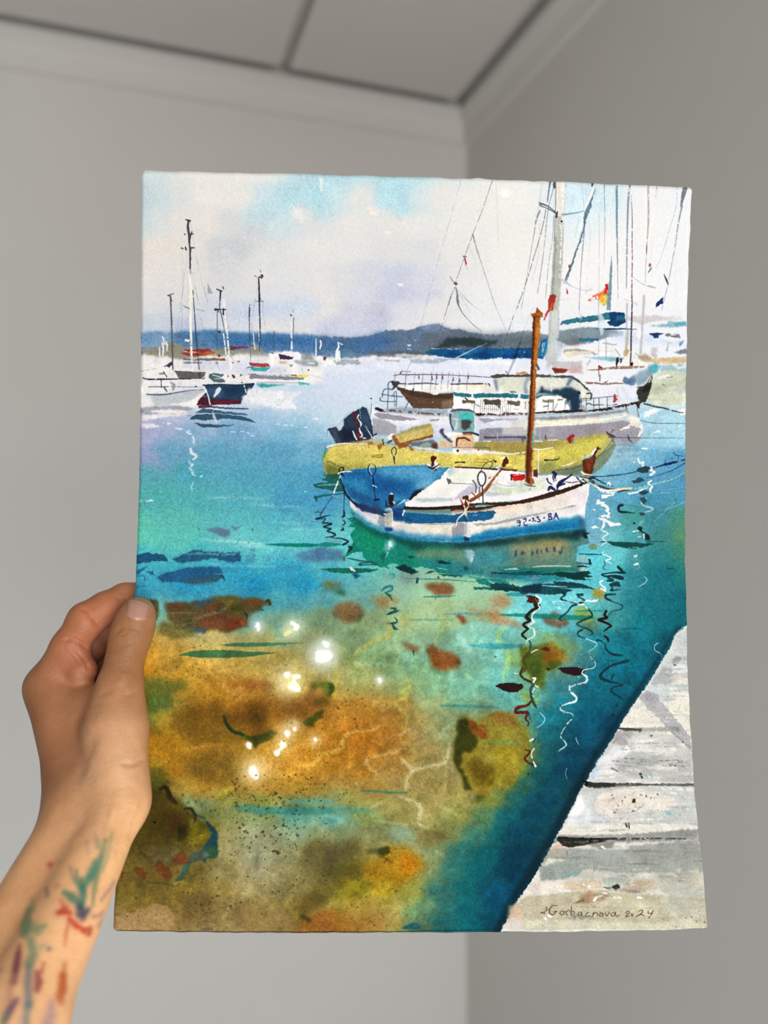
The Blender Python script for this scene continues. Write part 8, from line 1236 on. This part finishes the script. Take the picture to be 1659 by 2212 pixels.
def surface_nets(f):
    s = f < 0
    cell = np.zeros(tuple(n - 1 for n in f.shape), np.int8)
    cnt = np.zeros(cell.shape, np.int8)
    for dx in (0, 1):
        for dy in (0, 1):
            for dz in (0, 1):
                cnt += s[dx:dx + cell.shape[0], dy:dy + cell.shape[1], dz:dz + cell.shape[2]]
    act = (cnt > 0) & (cnt < 8)
    idx = np.argwhere(act)
    ids = np.full(cell.shape, -1, np.int32); ids[act] = np.arange(len(idx))
    acc = np.zeros((len(idx), 3)); n = np.zeros(len(idx))
    cs = [(x, y, z) for x in (0, 1) for y in (0, 1) for z in (0, 1)]
    val = {c: f[idx[:, 0] + c[0], idx[:, 1] + c[1], idx[:, 2] + c[2]].astype(float) for c in cs}
    for c in cs:
        for ax in range(3):
            if c[ax]: continue
            d = list(c); d[ax] = 1; d = tuple(d)
            a, b = val[c], val[d]
            hit = (a < 0) != (b < 0)
            t = np.where(hit, a / np.where(hit, a - b, 1), 0)
            p = np.array(c, float)[None] + np.zeros((len(idx), 3)); p[:, ax] += t
            acc[hit] += p[hit]; n[hit] += 1
    V = LO + (idx + acc / n[:, None]) * VOX
    quads = []
    for ax in range(3):
        o1, o2 = [i for i in range(3) if i != ax]
        sl0 = [slice(1, -1)] * 3; sl1 = [slice(1, -1)] * 3
        sl0[ax] = slice(0, -1); sl1[ax] = slice(1, None)
        A, B = s[tuple(sl0)], s[tuple(sl1)]
        e = np.argwhere(A != B)
        inside = A[tuple(e.T)]
        off = np.ones(3, int); off[ax] = 0
        e = e + off
        def g(d1, d2):
            q = e.copy(); q[:, o1] -= d1; q[:, o2] -= d2
            return ids[q[:, 0], q[:, 1], q[:, 2]]
        q = np.stack([g(0, 0), g(1, 0), g(1, 1), g(0, 1)], 1)
        flip = inside if ax != 1 else ~inside
        q[~flip] = q[~flip][:, ::-1]
        quads.append(q)
    Q = np.vstack(quads)
    return V, Q[(Q >= 0).all(1)]
HV, HQ = surface_nets(SDF)
del SDF
def smooth_mesh(V, Q, n, lam=0.5):
    E = np.vstack([Q[:, [0, 1]], Q[:, [1, 2]], Q[:, [2, 3]], Q[:, [3, 0]]])
    for k in range(n):
        acc = np.zeros_like(V); c = np.zeros(len(V))
        for a, b in ((0, 1), (1, 0)):
            for ax in range(3): acc[:, ax] += np.bincount(E[:, a], V[E[:, b], ax], len(V))
            c += np.bincount(E[:, a], minlength=len(V))
        V = V + (lam if k % 2 == 0 else -lam * 0.9) * (acc / c[:, None] - V)
    return V
HV = smooth_mesh(HV, HQ, 6)
# flesh gives way to the paper: thumb and heel of the hand lie on its painted face, the fingers on its back
def _axis_dist(pts):
    best = np.full(len(HV), 1e9)
    for (a, ra), (b, rb) in zip(pts[:-1], pts[1:]):
        A, B = hp(*a), hp(*b); d = B - A
        t = np.clip(((HV - A) @ d) / (d @ d), 0, 1)
        best = np.minimum(best, np.linalg.norm(HV - A - t[:, None] * d, axis=1) - (ra + t * (rb - ra)) / 1000)
    return best
_fd = np.min([_axis_dist(c[1:]) for c in FINGER_BONES], 0)
_px, _py = CX0 + FPX * HV[:, 0] / HV[:, 1], CY0 - FPX * HV[:, 2] / HV[:, 1]
_behind = (_fd < _axis_dist(THUMB_BONES)) & (_py < 1478)
for _ in range(2):
    _px, _py = CX0 + FPX * HV[:, 0] / HV[:, 1], CY0 - FPX * HV[:, 2] / HV[:, 1]
    _u, _v = photo_to_uv(_px, _py)
    _f = sheet_point(np.clip(_u, 0, 1), np.clip(_v, 0, 1))[:, 1]
    _out = np.maximum(0, -_u) * SHEET_W
    _on = (_v > 0) & (_v < 1.02) & (_u < 1)
    m_ = _on & ~_behind
    HV[m_, 1] = np.minimum(HV[m_, 1], _f[m_] - 0.0008 + 1.2 * np.maximum(0, _out[m_] - 0.0012))
    m_ = _on & _behind
    HV[m_, 1] = np.maximum(HV[m_, 1], _f[m_] + 0.0018 - 1.6 * np.maximum(0, _out[m_] - 0.0012))
def normals(V, Q):
    n = np.cross(V[Q[:, 2]] - V[Q[:, 0]], V[Q[:, 3]] - V[Q[:, 1]])
    out = np.zeros_like(V)
    for c in range(4):
        for ax in range(3): out[:, ax] += np.bincount(Q[:, c], n[:, ax], len(V))
    return out / (np.linalg.norm(out, axis=1, keepdims=True) + 1e-12)
HNN = normals(HV, HQ)
if HNN[int(np.argmin(HV[:, 0])), 0] > 0: HNN = -HNN
_facing = (HNN * HV).sum(1) < 0
_PX, _PY = CX0 + FPX * HV[:, 0] / HV[:, 1], CY0 - FPX * HV[:, 2] / HV[:, 1]
def crease(s, r, depth, dmax=9):
    """press a soft crease (or raise a tendon: negative depth) into the skin along the given line; r in traced units, depth in mm"""
    p = np.array([float(t) for t in s.replace(',', ' ').split()]).reshape(-1, 2)
    p = spline(p)
    best = np.full(len(HV), 1e9); tt = np.zeros(len(HV))
    for i in range(len(p) - 1):
        d = p[i + 1] - p[i]
        t = np.clip(((_PX - p[i, 0]) * d[0] + (_PY - p[i, 1]) * d[1]) / (d @ d), 0, 1)
        q = np.hypot(_PX - p[i, 0] - t * d[0], _PY - p[i, 1] - t * d[1])
        m = q < best
        best[m] = q[m]; tt[m] = (i + t[m]) / (len(p) - 1)
    w = np.exp(-(best / r) ** 2) * np.clip(np.minimum(tt, 1 - tt) * 6 + .25, 0, 1) * _facing
    HV[:] -= HNN * (w * depth / 1000)[:, None]
for s, r, d in (('140,1384 155,1381 172,1388 190,1402', 4, 1.3), ('130,1398 145,1406 163,1420 178,1440', 4, .7), ('150,1398 170,1412 186,1432 192,1448', 3.5, .7), ('165,1452 190,1462 205,1466', 4, .8),
                ('176,1313 190,1322 205,1336 216,1352', 4, 1.0), ('188,1330 200,1338 212,1344', 3, .7), ('200,1342 208,1350 222,1350', 3, .8), ('252,1288 262,1296 272,1302', 3.5, .9), ('264,1278 280,1292', 4, .6),
                ('252,1366 270,1358 292,1360 308,1368', 3.2, .55), ('254,1376 272,1368 290,1371 306,1378', 3.2, .6), ('258,1386 276,1378 300,1384', 3.2, .5), ('262,1394 280,1390 304,1392', 4, .4), ('266,1352 285,1350 302,1354', 3, .3), ('250,1370 256,1360 262,1352', 4, .5),
                ('262,1650 290,1650 314,1636', 5, 1.0), ('268,1502 282,1499 296,1494', 6, .45), ('240,1495 262,1470 268,1450', 9, -.6), ('160,1700 185,1640 205,1590', 12, .8), ('250,1730 235,1790 225,1830', 9, -.8), ('290,1735 270,1790 250,1850', 7, .7), ('312,1720 290,1775 275,1810', 6, .5), ('215,1500 240,1490 258,1480', 8, .6)):
    crease(s, r, d)
# skin colour: warm base, rosier knuckles and finger pads, paler wrist; hand shade and forearm light painted in; then the inked tattoo on the forearm
def hpx(V): return CX0 + FPX * V[:, 0] / V[:, 1], CY0 - FPX * V[:, 2] / V[:, 1]
SKX, SKY = hpx(HV)
def srgb_lin(c):
    c = np.asarray(c, float)
    return np.where(c <= 0.04045, c / 12.92, ((c + 0.055) / 1.055) ** 2.4)
def hx(h): return srgb_lin([int(h[i:i + 2], 16) / 255 for i in (1, 3, 5)])
SK = np.tile(hx('#b5835c'), (len(HV), 1))
def tint(P, r, col, a):
    c = hp(*P)
    w = a * np.exp(-((HV - c) ** 2).sum(1) / (r / 1000) ** 2)
    SK[:] += w[:, None] * (hx(col) - SK)
for P, r, col, a in (((150, 1400, .42), 22, '#b56c48', .75), ((225, 1320, .425), 22, '#b86a44', .7), ((175, 1440, .418), 13, '#b86a50', .6), ((230, 1390, .445), 20, '#c07c64', .7), ((285, 1372, .408), 11, '#92623c', .5), ((110, 1490, .418), 20, '#a06c48', .5),
                     ((290, 1550, .388), 22, '#b88a64', .6), ((210, 1580, .40), 26, '#cc8e62', .8), ((250, 1700, .375), 28, '#d8a67c', .8), ((230, 1830, .36), 40, '#e2b284', .9), ((120, 1980, .33), 50, '#e4b488', .9), ((60, 2150, .31), 60, '#e4b488', .9), ((60, 1960, .345), 30, '#d09668', .4), ((300, 1300, .413), 7, '#b8876a', .4), ((220, 1430, .46), 26, '#b06650', .6),
                     ((75, 1560, .42), 22, '#80502e', .8), ((105, 1680, .40), 20, '#84522f', .8), ((160, 1610, .40), 14, '#9c6440', .5), ((282, 1400, .408), 13, '#8f6038', .7), ((272, 1450, .405), 12, '#94623c', .6), ((290, 1350, .411), 9, '#9c6a44', .5), ((135, 1720, .39), 16, '#9a6440', .6)):  # dark tints paint shade on the hand's left side and deepen the thumb
    tint(P, r, col, a)
SK *= (1 + 0.38 / (1 + np.exp(-(SKY - 1765) / 28)))[:, None] * np.array([1.0, 0.97, 0.92]) ** (SKY > 1700)[:, None]  # forearm colour lightened in place of light falling on it
def ink(s, w, col, a, soft=4.0):
    """a tattooed brush mark, given where it lies along the forearm"""
    p = np.array([float(t) for t in s.replace(',', ' ').split()]).reshape(-1, 2)
    ws = np.interp(np.linspace(0, 1, len(p)), np.linspace(0, 1, len(np.atleast_1d(w))), np.atleast_1d(w)) / 2
    near = INKZ
    x, y = SKX[near], SKY[near]
    best = np.full(len(x), 1e9)
    if len(p) == 1:
        best = np.hypot(x - p[0, 0], y - p[0, 1]) - ws[0]
    for i in range(len(p) - 1):
        d = p[i + 1] - p[i]
        t = np.clip(((x - p[i, 0]) * d[0] + (y - p[i, 1]) * d[1]) / (d @ d), 0, 1)
        best = np.minimum(best, np.hypot(x - p[i, 0] - t * d[0], y - p[i, 1] - t * d[1]) - ws[i] - t * (ws[i + 1] - ws[i]))
    k = a / (1 + np.exp(np.clip(best / soft * 2.2, -30, 30)))
    SK[near] += k[:, None] * (hx(col) * 0.9 - SK[near])
me = bpy.data.meshes.new('person')
me.from_pydata([tuple(v) for v in HV], [], [tuple(int(i) for i in q) for q in HQ])
me.update()
me.polygons.foreach_set('use_smooth', [True] * len(me.polygons))
if sum(p.area for p in me.polygons) and Vector(me.vertices[int(np.argmin(HV[:, 0]))].normal).x > 0: me.flip_normals()
me.update()
HN = np.zeros(len(HV) * 3, np.float32); me.vertices.foreach_get('normal', HN); HN = HN.reshape(-1, 3)
INKZ = np.where((SKY > 1690) & ((HN * HV).sum(1) < 0))[0]          # only skin turned this way carries the tattoo
for s, w, col, a, sf in (
    ('228,1815 216,1860 205,1910 200,1955', [10, 16, 14, 8], '#5f8a66', .8, 5), ('242,1800 232,1850 222,1880', [8, 12, 8], '#7a9a70', .6, 6), ('205,1860 196,1890 180,1920', [10, 22, 12], '#3f8f72', .85, 5), ('165,1880 166,1905 178,1925', [6, 14, 14], '#46906f', .85, 5),
    ('140,1928 155,1938 172,1952', [14, 24, 18], '#3f8a6c', .9, 5), ('176,1900 180,1935 176,1955', [10, 18, 16], '#36806c', .9, 5), ('152,1875 158,1900', 5, '#5f7a74', .7, 4), ('192,1900 205,1880 216,1855', [12, 12, 6], '#4a9276', .8, 5),
    ('205,1800 208,1830', [10, 8], '#b0a08a', .5, 5), ('188,1820 190,1845', [8, 6], '#a09a86', .45, 5), ('210,1812 214,1830', [6, 9], '#6a9478', .6, 4),
    ('172,1962 180,1972 190,1966', [18, 24, 14], '#3d4a66', .95, 5), ('166,1975 178,1985', [10, 14], '#3c4664', .8, 5), ('200,1980 215,1978 222,1970', [8, 6, 4], '#7a6a86', .7, 4), ('218,1945 236,1922 246,1905', [5, 6, 4], '#8a7690', .7, 4), ('212,2000 218,1990', 5, '#8a7080', .6, 4),
    ('126,1972 138,1968 150,1972', [12, 20, 12], '#d8452e', .95, 4), ('132,1945 138,1955 146,1960', [8, 10, 8], '#d96a50', .8, 5), ('150,1985 165,2000 178,2006', [12, 16, 10], '#dd4226', .95, 4), ('180,2010 194,2006 192,2018 178,2012', [10, 12, 10, 8], '#cf3f2e', .95, 4), ('148,1995 142,2020 140,2044', [8, 9, 5], '#dc7040', .75, 4),
    ('108,1868', [12], '#dd4a3c', .9, 5), ('120,1915 125,1912', [8, 10], '#d98070', .6, 5), ('100,1920 102,1935', [8, 8], '#6a6f7c', .7, 4), ('128,1862', [8], '#a0a07c', .4, 6),
    ('70,1945 68,1965', [10, 14], '#8fae7c', .6, 5), ('62,1965 58,1990 52,2015', [12, 20, 22], '#6a9e70', .8, 5), ('58,2000 80,2008 96,2000', [26, 26, 14], '#7aa878', .75, 6), ('66,2030 72,2060 64,2080', [18, 22, 22], '#63a07a', .8, 6), ('90,2045 98,2040', [14, 10], '#9cb07c', .6, 6), ('106,2050', [10], '#4a6a80', .85, 4),
    ('42,2045 36,2080 30,2120', [10, 16, 16], '#9a4a5c', .85, 5), ('40,2060 34,2095', [12, 14], '#8a4658', .8, 4), ('94,2080 90,2100', [6, 8], '#c05048', .8, 4), ('80,2100 84,2120 80,2138', [12, 20, 14], '#a84450', .9, 4), ('62,2090 60,2130 62,2170', [16, 20, 18], '#557a88', .8, 6), ('60,2170 56,2200 60,2230', [18, 16, 14], '#5f8a92', .75, 6), ('24,2120 20,2160', [10, 14], '#b87a78', .6, 6),
    ('36,2160 22,2180 10,2205', [12, 18, 16], '#6a4a78', .9, 5), ('10,2195 4,2220', [14, 12], '#7f9a7c', .7, 5), ('0,2095', [8], '#a05a68', .6, 4), ('140,2080 136,2105', [8, 12], '#d97a48', .8, 5), ('136,2110 134,2140 130,2155', [18, 22, 14], '#cf5a28', .9, 5), ('124,2150 132,2165', [12, 16], '#dd8048', .75, 6), ('112,2165 108,2195 100,2225', [14, 26, 30], '#b294a8', .7, 8), ('44,2205 50,2225', [14, 12], '#b0a8b0', .5, 6)):
    ink(s, w, col, a, sf)
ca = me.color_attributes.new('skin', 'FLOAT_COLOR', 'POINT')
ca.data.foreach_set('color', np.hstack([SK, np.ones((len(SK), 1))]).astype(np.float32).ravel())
m, nt, b = mat_nodes('skin')
L = nt.links.new
at = node(nt, 'ShaderNodeVertexColor', layer_name='skin')
tc = node(nt, 'ShaderNodeTexCoord')
n1 = node(nt, 'ShaderNodeTexNoise', Scale=120.0, Detail=5.0, Roughness=0.6)
n2 = node(nt, 'ShaderNodeTexVoronoi', Scale=700.0)
rp = node(nt, 'ShaderNodeValToRGB')
rp.color_ramp.elements[0].color = (0.86, 0.82, 0.80, 1); rp.color_ramp.elements[1].color = (1.08, 1.06, 1.05, 1)
rp.color_ramp.elements[0].position = 0.3; rp.color_ramp.elements[1].position = 0.7
mx = node(nt, 'ShaderNodeMixRGB', blend_type='MULTIPLY', Fac=0.8)
ad = node(nt, 'ShaderNodeMath', operation='ADD')
bp = node(nt, 'ShaderNodeBump', Strength=0.35, Distance=0.0004)
L(tc.outputs['Object'], n1.inputs['Vector']); L(tc.outputs['Object'], n2.inputs['Vector'])
L(n1.outputs['Fac'], rp.inputs['Fac']); L(at.outputs['Color'], mx.inputs['Color1']); L(rp.outputs['Color'], mx.inputs['Color2']); L(mx.outputs['Color'], b.inputs['Base Color'])
L(n1.outputs['Fac'], ad.inputs[0]); L(n2.outputs['Distance'], ad.inputs[1]); L(ad.outputs['Value'], bp.inputs['Height']); L(bp.outputs['Normal'], b.inputs['Normal'])
b.inputs['Roughness'].default_value = 0.5; b.inputs['Specular IOR Level'].default_value = 0.35
b.inputs['Subsurface Weight'].default_value = 0.12; b.inputs['Subsurface Radius'].default_value = (1.0, 0.35, 0.2); b.inputs['Subsurface Scale'].default_value = 0.004
SKIN = m
me.materials.append(SKIN)
person = link(bpy.data.objects.new('person', me))
person.matrix_world = HOLD
person['label'] = 'bare left forearm with colorful paint-splash tattoos, hand pinching the edge of the painting'
person['category'] = 'person'
# nails: curved plates bedded in the fingertips
m, nt, b = mat_nodes('nail')
nz = node(nt, 'ShaderNodeTexNoise', Scale=90.0, Detail=2.0); r2 = node(nt, 'ShaderNodeValToRGB')
r2.color_ramp.elements[0].color = (*hx('#a87864'), 1); r2.color_ramp.elements[1].color = (*hx('#b98a78'), 1)
nt.links.new(nz.outputs['Fac'], r2.inputs['Fac']); nt.links.new(r2.outputs['Color'], b.inputs['Base Color'])
b.inputs['Roughness'].default_value = 0.28; b.inputs['Coat Weight'].default_value = 0.2
NAIL = m
m, nt, b = mat_nodes('nail tip')
nz = node(nt, 'ShaderNodeTexNoise', Scale=90.0); r2 = node(nt, 'ShaderNodeValToRGB')
r2.color_ramp.elements[0].color = (*hx('#b09074'), 1); r2.color_ramp.elements[1].color = (*hx('#bfa286'), 1)
nt.links.new(nz.outputs['Fac'], r2.inputs['Fac']); nt.links.new(r2.outputs['Color'], b.inputs['Base Color']); b.inputs['Roughness'].default_value = 0.35
NAILTIP = m
BV = BVHTree.FromPolygons([Vector(v) for v in HV], [tuple(int(i) for i in q) for q in HQ])
def nail(corners, origin, lift=0.0005):
    """corners (pixel-like directions from origin): base-left, base-right, tip-right, tip-left"""
    bl, br, tr, tl = [np.array(c, float) for c in corners]
    n, mth = 12, 14
    rows = []
    for j in range(mth + 1):
        t = j / mth
        row = []
        for i in range(n + 1):
            s = i / n
            w = 2 * s - 1
            base = bl + (br - bl) * s; tip = tl + (tr - tl) * s
            ax = (bl + br) / 2 - (tl + tr) / 2
            base = base + ax * 0.20 * (1 - w * w) - ax * 0.05; tip = tip - ax * 0.17 * (1 - w * w)
            q = base + (tip - base) * t
            row.append(q)
        rows.append(row)
    vs, ok = [], True
    for row in rows:
        for q in row:
            d = Vector(q - origin).normalized()
            h, nrm, _, _ = BV.ray_cast(Vector(origin), d)
            if h is None: h, nrm, _, _ = BV.find_nearest(Vector(q))
            if nrm.dot(d) > 0: nrm = -nrm
            edge = 0
            vs.append((h, nrm))
    V = []
    for j in range(mth + 1):
        for i in range(n + 1):
            h, nrm = vs[j * (n + 1) + i]
            border = i in (0, n) or j == 0
            l = -0.00015 if border else lift * (1.0 + 0.25 * (j / mth))
            V.append(np.array(h) + np.array(nrm) * l)
    nf = len(V)
    V += [np.array(vs[k][0]) - np.array(vs[k][1]) * 0.0003 for k in range(nf)]
    Fs = []; W = n + 1
    for j in range(mth):
        for i in range(n):
            a = j * W + i
            Fs.append((a, a + 1, a + W + 1, a + W)); Fs.append((nf + a, nf + a + W, nf + a + W + 1, nf + a + 1))
    for i in range(n):
        a = mth * W + i
        Fs.append((a, a + 1, nf + a + 1, nf + a))
    o = new_mesh('fingernail', V, Fs, NAIL, person, True)
    o.data.materials.append(NAILTIP)
    for k, p in enumerate(o.data.polygons):
        if k >= (mth - 1) * n * 2 and k < mth * n * 2: p.material_index = 1
    bmn = bmesh.new(); bmn.from_mesh(o.data); bmesh.ops.recalc_face_normals(bmn, faces=bmn.faces[:]); bmn.to_mesh(o.data); bmn.free()
    return o
nail([hp(271, 1330, .4), hp(317, 1341, .4), hp(323, 1310, .4), hp(277, 1298, .4)], np.zeros(3))['label'] = 'thumbnail, pale pink with a light rim'
for tip in ((326, 1283, .4405), (342, 1342, .4410), (353, 1400, .4405), (330, 1450, .4400)):     # the other nails lie behind the sheet
    c = hp(*tip)
    org = c + np.array([0.01, 0.06, 0.0])
    ex = np.array([0.0050, -0.0006, 0.0]); ez = np.array([0, 0, 0.0034])
    t0 = c + np.array([-0.003, 0.0, 0])
    nail([t0 - ex - ez, t0 - ex + ez, t0 + ex + ez, t0 + ex - ez], org)
